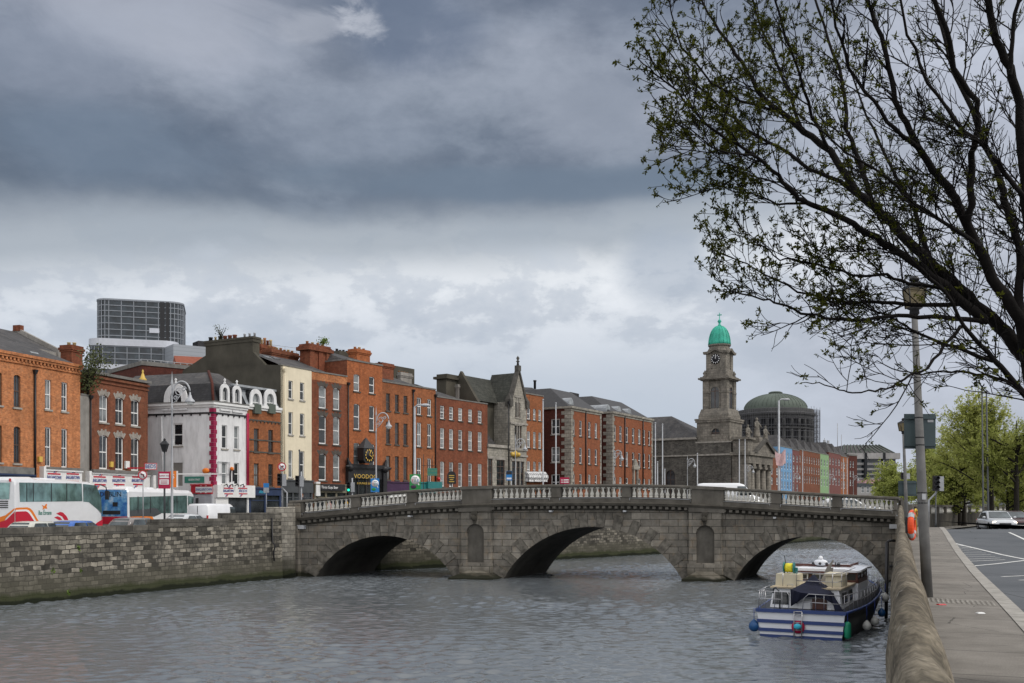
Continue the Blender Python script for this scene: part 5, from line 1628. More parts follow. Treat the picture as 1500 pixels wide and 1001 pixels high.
mb = MB(f); mb.lathe([(w_ * .42, 0), (w_ * .42, .03)], 24, (uc, -1.24, zc_ + .02), 'y'); mb.build('dial', M['black_ink'], ck)
mb = MB(f)
for k in range(12):
 t = k * PI / 6
 r_ = w_ * .34
 mb.box(uc + r_ * math.sin(t) - .055, uc + r_ * math.sin(t) + .055, -1.26, -1.24, zc_ + .02 + r_ * math.cos(t) - .09, zc_ + .02 + r_ * math.cos(t) + .09)
mb.build('numeral', M['gold_ink'], ck)
mb = MB(f)
for t, l_ in ((R(20), .36), (R(115), .26)):
 a_ = (uc, zc_ + .02); b_ = (uc + math.sin(t) * w_ * l_, zc_ + .02 + math.cos(t) * w_ * l_)
 mb.tube([(a_[0], -1.27, a_[1]), (b_[0], -1.27, b_[1])], .05, 4)
mb.build('hand', M['gold_ink'], ck)
f = Fr(W5, W6); L = f.len
h_ = thing('terrace_house', 'amber brick house with brown sashes left and white sashes right of a drainpipe', 'house', f.M)
zt = f.hit(560, 559.5)[1]
o1 = grid(f, [(565.6, 571.6), (578.6, 584.4), (591, 597)], [(576.5, 602), (618, 650.5), (668, 703)], 0)
o2 = grid(f, [(610.6, 617.4), (626, 632)], [(583, 608), (619.5, 654.5), (671, 708)], 0)
shell(h_, f, 0, L, ZB, zt, 9, o1 + o2, M['brick_amber'])
windows(h_, f, o1, 'dark', 1, pale=.15); windows(h_, f, o2, 'sash2s', 1)
ledge(h_, f, 0, L, zt, .35, .16, .08)
pipe(h_, f, 604.5, 575, 705, r=.08); pipe(h_, f, 637.2, 582, 705, r=.07)
chimney(h_, f, 560, 576.5, 531, 562, 2.6, 1.3, M['brick_red'], 4, 'black', poth=.15)
mb = MB(f); u0_, z0_ = f.hit(577, 535.5, 5.5); u1_ = f.u(597, 5.5); mb.box(u0_, u1_ + 1.3, 5.5, 8.5, zt - .3, z0_); mb.build('roof_tank_room', M['render_dark'], h_)
gable_roof(h_, f, 1.2, L - .2, zt, .5, 8.6, f.hit(585, 553, 4.5)[1], M['slate'], hipl=.6, hipr=3.2)
chimney(h_, f, 587, 603, 545, 562, 5.0, 1.0, M['pot_yellow'] if False else M['render_grey'], 4, 'pot', poth=.15)
zs, zf = f.hit(580, 722)[1], f.hit(580, 707.5)[1]
shop(h_, f, f.u(563), f.u(600), ZB, zs, zf, M['plum'], M['plum'], 3)
mb = MB(f); mb.box(f.u(568), f.u(599), -.2, -.1, ZB, f.hit(580, 712)[1]); mb.build('roller_shutter', M['white'], h_)
zs, zf = f.hit(620, 722)[1], f.hit(620, 708)[1]
shop(h_, f, f.u(602), L, ZB, zs, zf, M['teal'], M['teal'], 3)
mb = MB(f); mb.box(f.u(622), L + .6, -.5, -.2, f.hit(630, 716)[1], f.hit(630, 706)[1]); mb.build('canopy', M['teal'], h_)
u, z = f.hit(642.5, 702, -.4); mb = MB(f); mb.ball((u, -.4, z), .22, 8, 6); mb.build('globe_lamp', M['tail'], h_)
f = Fr(W6, W7); L = f.len
h_ = thing('terrace_house', 'broad red brick house with five bays of white barred sash windows', 'house', f.M)
zt = f.hit(640, 582)[1]
ops = grid(f, [(644.8, 651.2), (658, 664.3), (671.4, 677.6), (686, 692), (700, 706)], [(594.4, 613.8), (627.6, 657), (676.6, 713)], 0)
shell(h_, f, 0, L, ZB, zt, 10, ops, M['brick_red'])
windows(h_, f, ops, 'sash6', 1, pale=.5)
ledge(h_, f, 0, L, zt, .35, .14, .06)
gable_roof(h_, f, .1, L * .72, zt, .4, 9.4, f.hit(652, 569, 4.5)[1], M['slate'], hipl=2.6, hipr=5)
chimney(h_, f, 671, 690, 563, 585, 4.0, 1.3, M['render_grey'], 2, 'pot_yellow', poth=1.1)
# ================================================================ stone gabled hall and beyond
f = Fr(W7, W8); L = f.len
g = thing('gabled_hall', 'grey stone hall with a steep street gable topped by a finial', 'building', f.M)
ua, ub = f.u(745), f.u(769)
zsh = f.hit(756, 590)[1]; zap = f.hit(755.5, 546)[1]; uap = (ua + ub) / 2
zlow = f.hit(740, 657)[1]
opsL = grid(f, [(715, 721.5)], [(672, 712)], 0) + grid(f, [(727.5, 739.5)], [(674, 712)], 0)
opsG = grid(f, [(747.5, 765)], [(676, 712)], 0) + grid(f, [(751.5, 761.5)], [(624, 657)], 0)
opsT = grid(f, [(752.3, 759.8)], [(583, 612)], 0)
mb = MB(f)
wallface(mb, f, 0, ua, ZB, zlow, opsL, y=-.0)
mb.quad((0, 0, ZB), (0, 0, zlow), (0, 8, zlow), (0, 8, ZB)); mb.quad((0, 0, zlow), (ua, 0, zlow), (ua, 4, zlow), (0, 4, zlow))
wallface(mb, f, ua, ub, ZB, zsh, opsG + opsT, y=-.25)
for uu in (ua, ub): mb.quad((uu, -.25, ZB), (uu, 8, ZB), (uu, 8, zsh), (uu, -.25, zsh))
mb.quad((ua, -.25, zsh), (ub, -.25, zsh), (uap, -.25, zap))
mb.build('wall', M['stone_pale'], g)
fb = Fr(tuple(f.P(0, -.25, 0))[:2], d=tuple(f.d))
windows(g, f, opsL, 'lattice', 0, pale=0, mid=.3); windows(g, fb, opsG + opsT, 'lattice', 0, pale=0, mid=.3)
mb = MB(f)
for o_ in opsL: mb.box(o_[0] - o_[1] / 2 - .15, o_[0] + o_[1] / 2 + .15, -.08, .02, o_[2] + o_[3], o_[2] + o_[3] + .3)
for o_ in opsG + opsT:
 mb.box(o_[0] - o_[1] / 2 - .15, o_[0] + o_[1] / 2 + .15, -.34, -.24, o_[2] + o_[3], o_[2] + o_[3] + .25)
 for k in (-.17, .17): mb.box(o_[0] + o_[1] * k - .07, o_[0] + o_[1] * k + .07, -.3, -.12, o_[2], o_[2] + o_[3])
mb.box(-.1, ua - .0, -.22, .3, zlow, zlow + .35)
for py in (621, 659, 668): z = f.hit(757, py)[1]; mb.box(ua - .1, ub + .1, -.4, 0, z - .12, z + .12)
mb.build('hood_mould', M['sill'], g)
mb = MB(f)
for s_ in (-1, 1):
 e = ua if s_ < 0 else ub
 mb.hexa([(e + s_ * .18, -.4, zsh - .1), (e - s_ * .2, -.4, zsh - .1), (e - s_ * .2, .2, zsh - .1), (e + s_ * .18, .2, zsh - .1),
             (uap + s_ * .2, -.4, zap + .25), (uap - s_ * .05, -.4, zap + .25), (uap - s_ * .05, .2, zap + .25), (uap + s_ * .2, .2, zap + .25)])
 mb.box(e - .35, e + .35, -.5, .3, zsh - .6, zsh + .25); mb.frust(e - .35, e + .35, -.5, .3, zsh + .25, e - .05, e + .05, -.1, 0, zsh + 1.0)
mb.box(uap - .3, uap + .3, -.45, .15, zap + .2, zap + .9)
mb.lathe([(.2, 0), (.12, .5), (.26, .62), (.1, .75), (.22, 1.05), (.0, 1.35)], 8, (uap, -.15, zap + .8))
mb.build('gable_coping', M['sill_dark'], g)
mb = MB(f)
zro = f.hit(735, 592, 1.5)[1]
mb.quad((-.0, 2.2, zlow), (ua, 2.2, zlow), (ua, 2.2, zro + .3), (0, 2.2, zro + .3))
mb.build('rear_wall', M['render_dark'], g)
mb = MB(f)
gg = Fr(tuple(f.P(.1, 0, 0))[:2], d=tuple(f.n))
yrd, zrd = gg.hit(677, 549.5)
ul_ = .1
mb.quad((ul_, 1.6, zro), (ub, 1.6, zro), (ub, yrd, zrd), (ul_, yrd, zrd)); ybk = 2 * yrd - 1.6
mb.quad((ub, ybk, zro), (ul_, ybk, zro), (ul_, yrd, zrd), (ub, yrd, zrd))
mb.build('roof', M['slate_green'], g)
mb = MB(f)
mb.quad((ua, -.2, zsh), (uap, -.2, zap), (uap, yrd, zap), (ua, yrd, zsh)); mb.quad((uap, -.2, zap), (ub, -.2, zsh), (ub, yrd, zsh), (uap, yrd, zap))
mb.build('roof', M['slate_green'], g)
mb = MB(f)
poly = [(1.2, zlow), (1.2, zro - .3), (yrd, zrd + .45), (ybk, zro), (ybk, zlow)]
mb.prismx(poly, ul_ - .35, ul_ + .15)
mb.build('gable', M['render_dark'], g)
u0_, zc_ = f.hit(646, 547.5, yrd + 1)
u1_ = f.u(668, yrd + 1)
mb = MB(f); mb.box(u0_ + .4, u1_, yrd + .5, yrd + 2, zrd - 5, zc_ - .6); mb.box(u0_ + .1, u1_ + .3, yrd + .2, yrd + 2.3, zc_ - .6, zc_ - .3); mb.box(u0_ + .4, u1_, yrd + .4, yrd + 2, zc_ - .3, zc_); mb.build('chimney', M['render_dark'], g)
mb = MB(f); mb.quad((-.4, 1.2, zlow + 3.2), (-.4, 1.25, zlow), (ua - .1, 1.3, zlow + .0), (ua * .15, 2.1, zlow + 3.0)); mb.build('lean_to_roof', M['slate'], g)
pipe(g, fb, 744, 592, 712, r=.07)
u, z = f.hit(753.5, 666, -.3); mb = MB(f); mb.lathe([(.5, 0), (.45, .06)], 10, (u, -.5, z), 'y'); mb.ball((u - .7, -.45, z), .28, 8, 6); mb.ball((u + .7, -.45, z), .28, 8, 6); mb.build('gilt_crest', M['gold_ink'], g)
f = Fr(W8, W9); L = f.len
u0_ = f.u(769.5)
h_ = thing('terrace_house', 'narrow brown brick house between the stone gable and the modern red blocks', 'house', f.M)
zt = f.hit(770, 577)[1]
ops = grid(f, [(772, 777), (781, 785), (788.8, 793)], [(598, 614.6), (632, 656), (676, 700)], 0)
shell(h_, f, u0_, L, ZB, zt, 9, ops, M['brick_amber'])
windows(h_, f, ops, 'sash2s', 1, pale=.5)
ledge(h_, f, u0_, L, zt, .35, .16, .08)
ov = brickmat('patterned_awning_cloth', (0.72, 0.72, 0.72), (0.62, 0.62, 0.63), (0.16, 0.16, 0.17), 0.5, 0.5, 0.06, var=.05, stain=0, bmp=0)
for k, (a_, b_) in enumerate(((772.5, 780.5), (781, 790), (790.5, 800))):
 ux, uy = f.u(a_, -.6), f.u(b_, -.6)
 z1_, z0_ = f.hit(a_, 690.5, -.6)[1], f.hit(a_, 706, -.6)[1]
 mb = MB(f)
 pr = [(0, z1_), (-.5, z1_ - .05), (-.9, z1_ - .5), (-.95, (z0_ + z1_) / 2 - .2), (-.8, z0_ + .2), (-.85, z0_), (0, z0_)]
 mb.smooth = False; mb.prismx(pr, ux, uy)
 o_ = mb.build('awning', ov, None, fmat(f, ux, -.5, z0_))
 tag(o_, ('leftmost of three white patterned bulging awnings on the narrow brown brick house', 'middle of three white patterned bulging awnings on the narrow brown brick house', 'rightmost of three white patterned bulging awnings beside the grey flagpole')[k], 'awning', 'white patterned awnings')
# ================================================================ two modern brick blocks with stone quoins
def block(label, pc, d, pxe, pyt, pxs, cols, rows, ref, mans, dorms, sidecols=None, siderows=None, pipes=(), door=None):
 f = Fr(onrayend := pc, onray(pxe, pc, d)); L = f.len
 r_ = thing('brick_block', label, 'building', f.M)
 zt = f.hit(cols[0][0], pyt)[1]
 ops = grid(f, cols, rows, ref)
 dep = 12.0
 fl = Fr((pc[0] + f.n.x * dep, pc[1] + f.n.y * dep), (pc[0], pc[1]))
 so = grid(fl, sidecols, siderows, 0) if sidecols else []
 mb = MB(f); wallface(mb, f, 0, L, ZB, zt, ops)
 mb.quad((L, 0, ZB), (L, dep, ZB), (L, dep, zt), (L, 0, zt))
 mb.build('wall', M['brick_modern'], r_)
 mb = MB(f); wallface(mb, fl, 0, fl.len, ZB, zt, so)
 mb.build('side_wall', M['brick_maroon'], r_)
 windows(r_, f, ops, 'sash', 1, pale=.25)
 if so: windows(r_, fl, so, 'sash2s', 0, pale=.3)
 mb = MB(f); mq = MB(f)
 z = ZB; k = 0
 while z < zt - .2:
  lw = .75 if k % 2 else .5
  mb.box(-.04, lw, -.05, .02, z, z + .46); mq.box(L - lw * .55, L + .04, -.05, .02, z, z + .46)
  mb.fr = fl; mb.box(fl.len - (1.45 if k % 2 else .95), fl.len - .0, -.04, .02, z, z + .46); mb.fr = f
  z += .5; k += 1
 mb.build('quoin', M['stone_pale'], r_); mq.build('quoin', M['stone_pale'], r_)
 mb = MB(f)
 mb.box(-.2, L + .2, -.25, .4, zt, zt + .28); mb.box(-.06, L + .06, -.08, .4, zt - .3, zt)
 mb.fr = fl; mb.box(0, fl.len + .1, -.25, .4, zt, zt + .27)
 mb.build('cornice', M['stone_pale'], r_)
 (xr0, yr0_, o0), (xr1, yr1_, o1) = mans
 ua_, za_ = f.hit(xr0, yr0_, o0); ub_, zb2 = f.hit(xr1, yr1_, o1)
 zrr = za_
 mb = MB(f)
 A, B, C, D = (0, .3, zt + .28), (L, .3, zt + .28), (L, dep, zt + .28), (0, dep, zt + .28)
 E = (max(.5, ua_), o0, zrr); G = (min(L - .3, max(ub_, ua_ + 1)), o1, zrr); E2 = (E[0], dep - .5, zrr);
 mb.quad(A, B, G, E); mb.quad(B, C, G); mb.quad(D, A, E, E2); mb.quad(C, D, E2, G)
 mb.build('roof', M['slate_new'], r_)
 for a_, b_, yt, yb in dorms:
  oo = .9
  u0_, z1_ = f.hit(a_, yt, oo); u1_, _ = f.hit(b_, yt, oo); z0_ = f.hit(a_, yb, oo)[1]
  uu = u0_ + (u1_ - u0_) * .6
  mb = MB(f); n = 8; w2 = (u1_ - uu)
  uc = (uu + u1_) / 2; rr = w2 / 2
  pts = [(uu, z0_)] + [(uc - rr * math.cos(PI * i / n), z1_ - rr * 1.2 + rr * 1.2 * math.sin(PI * i / n)) for i in range(n + 1)] + [(u1_, z0_)]
  mb.prism(pts, oo, oo + 5.0)
  d_ = mb.build('dormer', M['lead'], r_)
  mb = MB(f); mb.add([(x_, oo - .02, z_) for x_, z_ in [(uc + (a - uc) * .8, z0_ + (b - z0_) * .9) for a, b in pts]], [list(range(len(pts)))]); mb.build('pane', M['glass_pale'], d_)
 for px in pipes: pipe(r_, f, px, pyt + 4, 712, 'black', .09, False)
 return r_, f, zt
P1 = (gx(836.5, 136), 136.0)
s_ = .6
r1_, fB1, ztb1 = block('nearer red brick apartment block with pale stone quoins and a dark end wall', P1, .6, 880.5, 598.5, None,
      [(838.5, 842.2), (848.8, 852.6), (861.6, 865.4), (871.4, 875)], [(615, 638), (655, 678.5), (694, 716)], 0,
      ((806, 569, 4.5), (838, 570, 4.5)), [(822, 840, 580, 596)],
      [(807.5, 819.8)], [(614, 636.6), (655, 677.5), (695, 718)], pipes=(857.4,))
P2 = (gx(897, 146), 146.0)
r2_, fB2, ztb2 = block('farther red brick apartment block with pale quoins and three round lead dormers', P2, .585, 955.5, 606, None,
      [(898.8, 902.4), (907.3, 911), (916.8, 920.4), (926, 929.6), (935, 938.6), (942, 945.4), (949.7, 952.6)], [(623, 646), (660, 682), (699, 716)], 0,
      ((867, 580.5, 4.5), (910, 588, 4.5)), [(878, 894, 590, 604), (894, 910, 592.5, 606), (909, 925, 596, 606)], pipes=(914.6, 941.2))
mb = MB(fB2)
u, z = fB2.hit(928, 688); u2 = fB2.u(931.5)
mb.box(u - .4, u - .05, -.25, 0, ZB, z); mb.box(u2 + .05, u2 + .4, -.25, 0, ZB, z); mb.box(u - .6, u2 + .6, -.35, 0, z, z + .4); mb.frust(u - .5, u2 + .5, -.3, 0, z + .4, (u + u2) / 2 - .1, (u + u2) / 2 + .1, -.2, 0, z + 1.6)
mb.build('doorcase', M['stone_pale'], r2_)
mb = MB(fB2); u, z = fB2.hit(843, 576, 9); mb.box(u - 1.6, u + 1.2, 9, 11, z - 1.6, z); mb.build('roof_plant_room', M['slate_dark'], r2_)
g = Fr((gx(766, 150), 150), (gx(806, 152), 152))
bb = thing('slate_roofed_building', 'dark slate hipped building behind the narrow brown house and the red blocks', 'building', g.M)
zt_ = g.hit(780, 598)[1]; zr_ = g.hit(780, 568, 5)[1]
shell(bb, g, -6, g.len + 2.5, ZB, zt_, 10, [], M['brick_maroon'])
gable_roof(bb, g, -6, g.len + 2.8, zt_, -.2, 10.4, zr_, M['slate_new'], hipr=3.2)
mb = MB(g); u, z = g.hit(783.5, 564.5, 5); mb.lathe([(.2, 0), (.2, 1.1), (.26, 1.15), (.26, 1.35)], 8, (u, 5, zr_ - .2)); mb.build('chimney_pot', M['black'], bb)
# ================================================================ the church
CS = (gx(1096, 165), 165.0)
fC = Fr(CS, d=(.66, 1.0))
dW = 24.0
fW = Fr((CS[0] + fC.n.x * dW, CS[1] + fC.n.y * dW), CS)
ch = thing('church', 'grey stone church with a tall clock tower, green copper cupola and a columned portico', 'church', fC.M)
LW = fW.len
zp_ = fW.hit(1060, 648)[1]; zband = fW.hit(1060, 666)[1]
uW = lambda px: fW.u(px)
uash = uW(1072)
zeave = fW.hit(990, 644)[1]
us_ = uW(1020)
mb = MB(fW)
opsc = [(fW.u(982), fW.u(989) - fW.u(975), ZB + 2, fW.hit(982, 689)[1] - ZB - 2, .9)]
wallface(mb, fW, 0, us_, ZB, zeave, opsc)
wallface(mb, fW, us_, uash, ZB, zp_, [], y=-.25)
mb.quad((us_, -.25, ZB), (us_, -.25, zp_), (us_, .3, zp_), (us_, .3, ZB))
mb.quad((us_, -.25, zp_), (uash, -.25, zp_), (uash, 3, zp_), (us_, 3, zp_))
mb.quad((0, 8, ZB), (0, 0, ZB), (0, 0, zeave), (0, 8, zeave))
mb.build('wall', M['stone_dark'], ch)
windows(ch, fW, opsc, 'lattice', 0, pale=0, mid=1, sills=False)
mb = MB(fW); mb.box(-.2, us_, -.2, .4, zband - .12, zband + .12); mb.box(us_ - .1, uash, -.45, .3, zband - .14, zband + .14); mb.box(-.2, us_ + .05, -.3, .5, zeave - .1, zeave + .25); mb.box(us_, uash, -.35, .5, zp_ - .05, zp_ + .2)
mb.build('string_course', M['sill'], ch)
mb = MB(fW)
zr1 = fW.hit(984, 610, 5)[1]
ux = fW.u(984, 5)
mb.quad((-2, -.2, zeave + .2), (us_ + .2, -.2, zeave + .2), (ux, 5, zr1), (-6, 5, zr1)); mb.quad((us_ + .2, -.2, zeave + .2), (us_ + .2, 12, zeave + .2), (ux, 5, zr1))
mb.quad((us_, 12, zeave), (-6, 12, zeave), (-6, 5, zr1), (ux, 5, zr1)); mb.build('roof', M['slate'], ch)
PWd = fC.u(1130)
mb = MB(fC)
wb = LW - uash
mb.box(0, 1.3, -.0, wb, ZB, zband); mb.box(1.3, PWd, 3.0, wb, ZB, zband); mb.box(1.3, PWd, .2, 3.0, zband - .4, zband); mb.box(.15, 2.2, .1, wb - .1, zband, zp_ + .35)
mb.build('front_block', M['stone_tower'], ch)
mb = MB(fC); mb.box(-.5, PWd + .5, -.55, wb + .2, zband - .2, zband + .35); mb.box(-.3, 2.5, -.35, wb, zp_ + .35, zp_ + .7); mb.box(-.2, PWd + .2, -.2, .8, zband - 1.5, zband - .2); mb.build('entablature', M['stone_tower'], ch)
mb = MB(fC)
zped = fC.hit(1116, 647, 0)[1]
mb.prism([(2.0, zband + .35), (PWd + .5, zband + .35), ((PWd + 2.5) / 2, zped)], -.35, 6); mb.build('pediment', M['stone_tower'], ch)
mb = MB(fC)
for s0 in (0, 1):
 xa, xb = (1.5, (PWd + 2.5) / 2) if s0 == 0 else (PWd + 1.0, (PWd + 2.5) / 2)
 mb.hexa([(xa, -.75, zband + .3), (xa + (.9 if s0 == 0 else -.9), -.75, zband + .3), (xa + (.9 if s0 == 0 else -.9), -.1, zband + .3), (xa, -.1, zband + .3), (xb - .01, -.75, zped + .5), (xb + .01, -.75, zped - .0), (xb + .01, -.1, zped - .0), (xb - .01, -.1, zped + .5)])
mb.build('pediment_moulding', M['sill_dark'], ch)
for k in range(4):
 mb = MB(fC); u = lerp(2.4, PWd - .6, k / 3)
 mb.box(u - .75, u + .75, -.35, 1.05, ZB, ZB + 2.0)
 mb.lathe([(.62, ZB + 2), (.6, ZB + 2.3), (.56, ZB + 3), (.46, zband - 2.3)], 14, (u, .35, 0)); mb.box(u - .68, u + .68, -.3, 1.0, zband - 2.3, zband - 1.95); mb.lathe([(.47, zband - 2.5), (.66, zband - 2.3)], 14, (u, .35, 0)); mb.box(u - .62, u + .62, -.19, .9, zband - 1.95, zband - 1.5)
 mb.build('column', M['stone_tower'], ch)
mb = MB(fC); mb.box(5.5, 8.2, 2.9, 3.05, ZB, ZB + 5); mb.build('door', M['sash_dark'], ch)
for px, pyt, pyb, lab, sc in ((1095.5, 622, 648, 'robed stone statue on the left shoulder of the church front', 1), (1108.5, 612, 641, 'tallest robed stone statue at the peak of the church pediment', 1.1), (1121, 624, 650, 'robed stone statue on the right shoulder of the church front', 1)):
 off = 1.2
 u, zt_ = fC.hit(px, pyt, off); zb2 = fC.hit(px, pyb, off)[1]
 H = zt_ - zb2
 st = thing('statue', lab, 'statue', fmat(fC, u, off, zb2))
 mb = MB(fC)
 rings = []
 for t, rx, ry, dx in ((0, .26, .22, 0), (.1, .24, .2, 0), (.3, .20, .17, .01), (.48, .17, .14, .02), (.6, .19, .13, .02), (.74, .22, .13, .01), (.8, .16, .1, 0), (.835, .06, .06, 0), (.86, .065, .075, 0), (.92, .075, .085, 0), (.97, .06, .065, 0), (1.0, .02, .02, 0)):
  rings.append([(u + dx * H + rx * H * .85 * math.cos(2 * PI * k / 12) * (1 + .12 * math.sin(5 * 2 * PI * k / 12) * (t < .7)), off + ry * H * .85 * math.sin(2 * PI * k / 12), zb2 + t * H) for k in range(12)])
 mb.loft(rings)
 mb.tube([(u + .2 * H, off, zb2 + .74 * H), (u + .27 * H, off - .1 * H, zb2 + .56 * H), (u + .1 * H, off - .2 * H, zb2 + .52 * H)], [.055 * H, .05 * H, .03 * H], 6)
 mb.tube([(u - .2 * H, off, zb2 + .74 * H), (u - .26 * H, off - .02 * H, zb2 + .55 * H), (u - .3 * H, off - .14 * H, zb2 + .45 * H)], [.055 * H, .05 * H, .03 * H], 6)
 mb.build('figure', M['stone_tower'], st)
 mb = MB(fC); mb.box(u - .24 * H, u + .24 * H, off - .22 * H, off + .22 * H, zb2 - .9, zb2); mb.build('plinth', M['stone_tower'], st)
uT0, uT1 = uW(1029.5), uW(1064.5)
tw = uT1 - uT0
fT = Fr(tuple(fW.P(uT0, .9, 0))[:2], d=tuple(fW.d))
tw = fT.u(1064.5) - fT.u(1029.5); x0 = fT.u(1029.5)
zz = lambda py: fT.hit(1047, py, .0)[1]
def tbox(mb, g0, za, zb2, g1=None):
 g1 = g0 if g1 is None else g1
 mb.frust(x0 - g0, x0 + tw + g0, -g0, tw + g0, za, x0 - g1, x0 + tw + g1, -g1, tw + g1, zb2)
fTs = Fr(tuple(fT.P(x0 + tw, 0, 0))[:2], d=(fT.n.x, fT.n.y))
mb = MB(fT)
tbox(mb, .75, zz(700), zz(619))
tbox(mb, .95, zz(619), zz(616)); tbox(mb, 1.05, zz(616), zz(613.5))
tbox(mb, .55, zz(613.5), zz(608)); tbox(mb, .5, zz(608), zz(599), .2)
mb.build('tower_base', M['stone_tower'], ch)
def lunette(fr_, uc, zc, r, zb2, m=M['glass_mid']):
 mb = MB(fr_); n = 12
 pts = [(uc - r, zb2)] + [(uc - r * math.cos(PI * i / n), zc + r * math.sin(PI * i / n)) for i in range(n + 1)] + [(uc + r, zb2)]
 mb.add([(a, -.03, b) for a, b in pts], [list(range(len(pts)))])
 o_ = mb.build('window', m, ch)
 mb = MB(fr_)
 q = pts[1:-1]
 for (a, b), (c_, d_) in zip(q, q[1:]):
  k = 1.28
  mb.hexa([(a, -.16, b), (c_, -.16, d_), (c_, .02, d_), (a, .02, b), (uc + (a - uc) * k, -.16, zc + (b - zc) * k), (uc + (c_ - uc) * k, -.16, zc + (d_ - zc) * k), (uc + (c_ - uc) * k, .02, zc + (d_ - zc) * k), (uc + (a - uc) * k, .02, zc + (b - zc) * k)])
 mb.box(uc - r * 1.28, uc - r, -.16, .02, zb2, zc); mb.box(uc + r, uc + r * 1.28, -.16, .02, zb2, zc)
 mb.build('surround', M['stone_tower'], o_)
 mb = MB(fr_); mb.box(uc - .05, uc + .05, -.08, -.03, zb2, zc + r * .95); mb.box(uc - r, uc + r, -.08, -.03, zc - .05, zc + .05); mb.build('frame', M['sash_dark'], o_)
fTb = Fr(tuple(fT.P(0, -.75, 0))[:2], d=tuple(fT.d))
lunette(fTb, fTb.u(1048.5), zz(635), .72, zz(636.5))
mb = MB(fT)
tbox(mb, -.22, zz(599), zz(557));
for ux_, w_ in ((x0 - .02, 1.1), (x0 + tw - 1.08, 1.1)):
 mb.box(ux_, ux_ + w_, -.03, .5, zz(599), zz(556));
mb.fr = fTs
for ux_ in (-.02, tw - 1.08): mb.box(ux_, ux_ + 1.1, -.03, .5, zz(599), zz(556))
mb.fr = fT
zi = zz(575)
for fr_, a0 in ((fT, x0), (fTs, 0)):
 mb.fr = fr_
 mb.box(a0, a0 + 1.3, -.1, .3, zi - .1, zi + .14); mb.box(a0 + tw - 1.3, a0 + tw, -.1, .3, zi - .1, zi + .14)
mb.fr = fT
tbox(mb, .3, zz(557), zz(555.5)); tbox(mb, .62, zz(555.5), zz(553)); tbox(mb, .35, zz(553), zz(551.5))
mb.build('belfry', M['stone_tower'], ch)
fTi = Fr(tuple(fT.P(0, .2, 0))[:2], d=tuple(fT.d)); fTsi = Fr(tuple(fTs.P(0, .2, 0))[:2], d=tuple(fTs.d))
rb = .72
lunette(fTi, x0 + tw / 2, zz(573), rb, zz(597.5), M['glass']); lunette(fTsi, tw / 2, zz(573), rb, zz(597.5), M['glass'])
mb = MB(fT)
tbox(mb, -.25, zz(551.5), zz(541), -.35); tbox(mb, -.48, zz(541), zz(517))
for fr_, a0 in ((fT, x0), (fTs, 0)):
 mb.fr = fr_
 for q in (.42, tw - 1.35): mb.box(a0 + q, a0 + q + .92, .36, .8, zz(543), zz(517))
 n = 10
 for i in range(n):
  a, b = a0 + .05 + (tw - .1) * i / n, a0 + .05 + (tw - .1) * (i + 1) / n
  h = lambda u: .55 * math.exp(-((u - a0 - tw / 2) / .75) ** 2)
  mb.hexa([(a, .0, zz(517) + h(a) - .1), (b, .0, zz(517) + h(b) - .1), (b, .7, zz(517) + h(b) - .1), (a, .7, zz(517) + h(a) - .1), (a, -.1, zz(514.5) + h(a)), (b, -.1, zz(514.5) + h(b)), (b, .7, zz(514.5) + h(b)), (a, .7, zz(514.5) + h(a))])
mb.fr = fT
tbox(mb, -.45, zz(517.2), zz(513.5)); tbox(mb, -.55, zz(513.5), zz(508), -.8)
for cx_ in (x0 + .25, x0 + tw - .25):
 for cy_ in (.25, tw - .25):
  mb.lathe([(.35, 0), (.4, .15), (.2, .3), (.36, .65), (.1, 1.0), (.0, 1.2)], 8, (cx_, cy_, zz(551.5)))
mb.build('clock_stage', M['stone_tower'], ch)
xc_ = x0 + tw / 2
zt1 = zz(505.5)
mb = MB(fT); mb.lathe([(tw * .42, zz(513)), (tw * .40, zz(507)), (tw * .42, zz(506)), (tw * .45, zz(505)), (tw * .45, zz(503.3))], 24, (xc_, tw / 2, 0), sm=False); mb.build('drum', M['stone_tower'], ch)
R0 = (fT.u(1070.5) - fT.u(1037.5)) / 2 * .915
hd = zz(475) - zz(503.5)
mb = MB(fT)
prof = [(R0 * 1.02, 0)] + [(R0 * math.cos(t * PI / 2) ** .8, hd * math.sin(t * PI / 2) ** 1.05) for t in [i / 12 for i in range(1, 12)]] + [(.25, hd), (.3, hd + .15), (.14, hd + .3), (.2, hd + .55), (.34, hd + .75), (.2, hd + 1.0), (.07, hd + 1.1), (.06, hd + 2.2), (.0, hd + 2.25)]
mb.lathe(prof, 32, (xc_, tw / 2, zz(503.5)))
for k in range(16):
 t = 2 * PI * k / 16
 pts = [(xc_ + r_ * 1.012 * math.cos(t), tw / 2 + r_ * 1.012 * math.sin(t), zz(503.5) + z_) for r_, z_ in prof[:12]]
 mb.tube(pts, .055, 4)
mb.box(xc_ - .38, xc_ + .38, tw / 2 - .06, tw / 2 + .06, zz(503.5) + hd + 1.75, zz(503.5) + hd + 1.9)
mb.build('cupola', M['copper'], ch)
uc, zc_ = fT.hit(1049.5, 526, .44)
uc = xc_
mb = MB(fT); mb.lathe([(.82, .44), (.82, .5)], 24, (uc, -.12, zc_), 'y'); dl = mb.build('clock_dial', M['black_ink'], ch)
mb = MB(fT)
for k in range(12):
 t = k * PI / 6
 p = lambda r_, w_: (uc + r_ * math.sin(t) + w_ * math.cos(t), .30, zc_ + r_ * math.cos(t) - w_ * math.sin(t))
 mb.quad(p(.55, -.06), p(.55, .06), p(.74, .06), p(.74, -.06))
mb.tube([(uc, .29, zc_), (uc, .29, zc_ + .62)], .05, 4); mb.tube([(uc, .29, zc_), (uc + .04, .29, zc_ + .42)], .07, 4)
mb.build('numeral', M['white_ink'], dl)
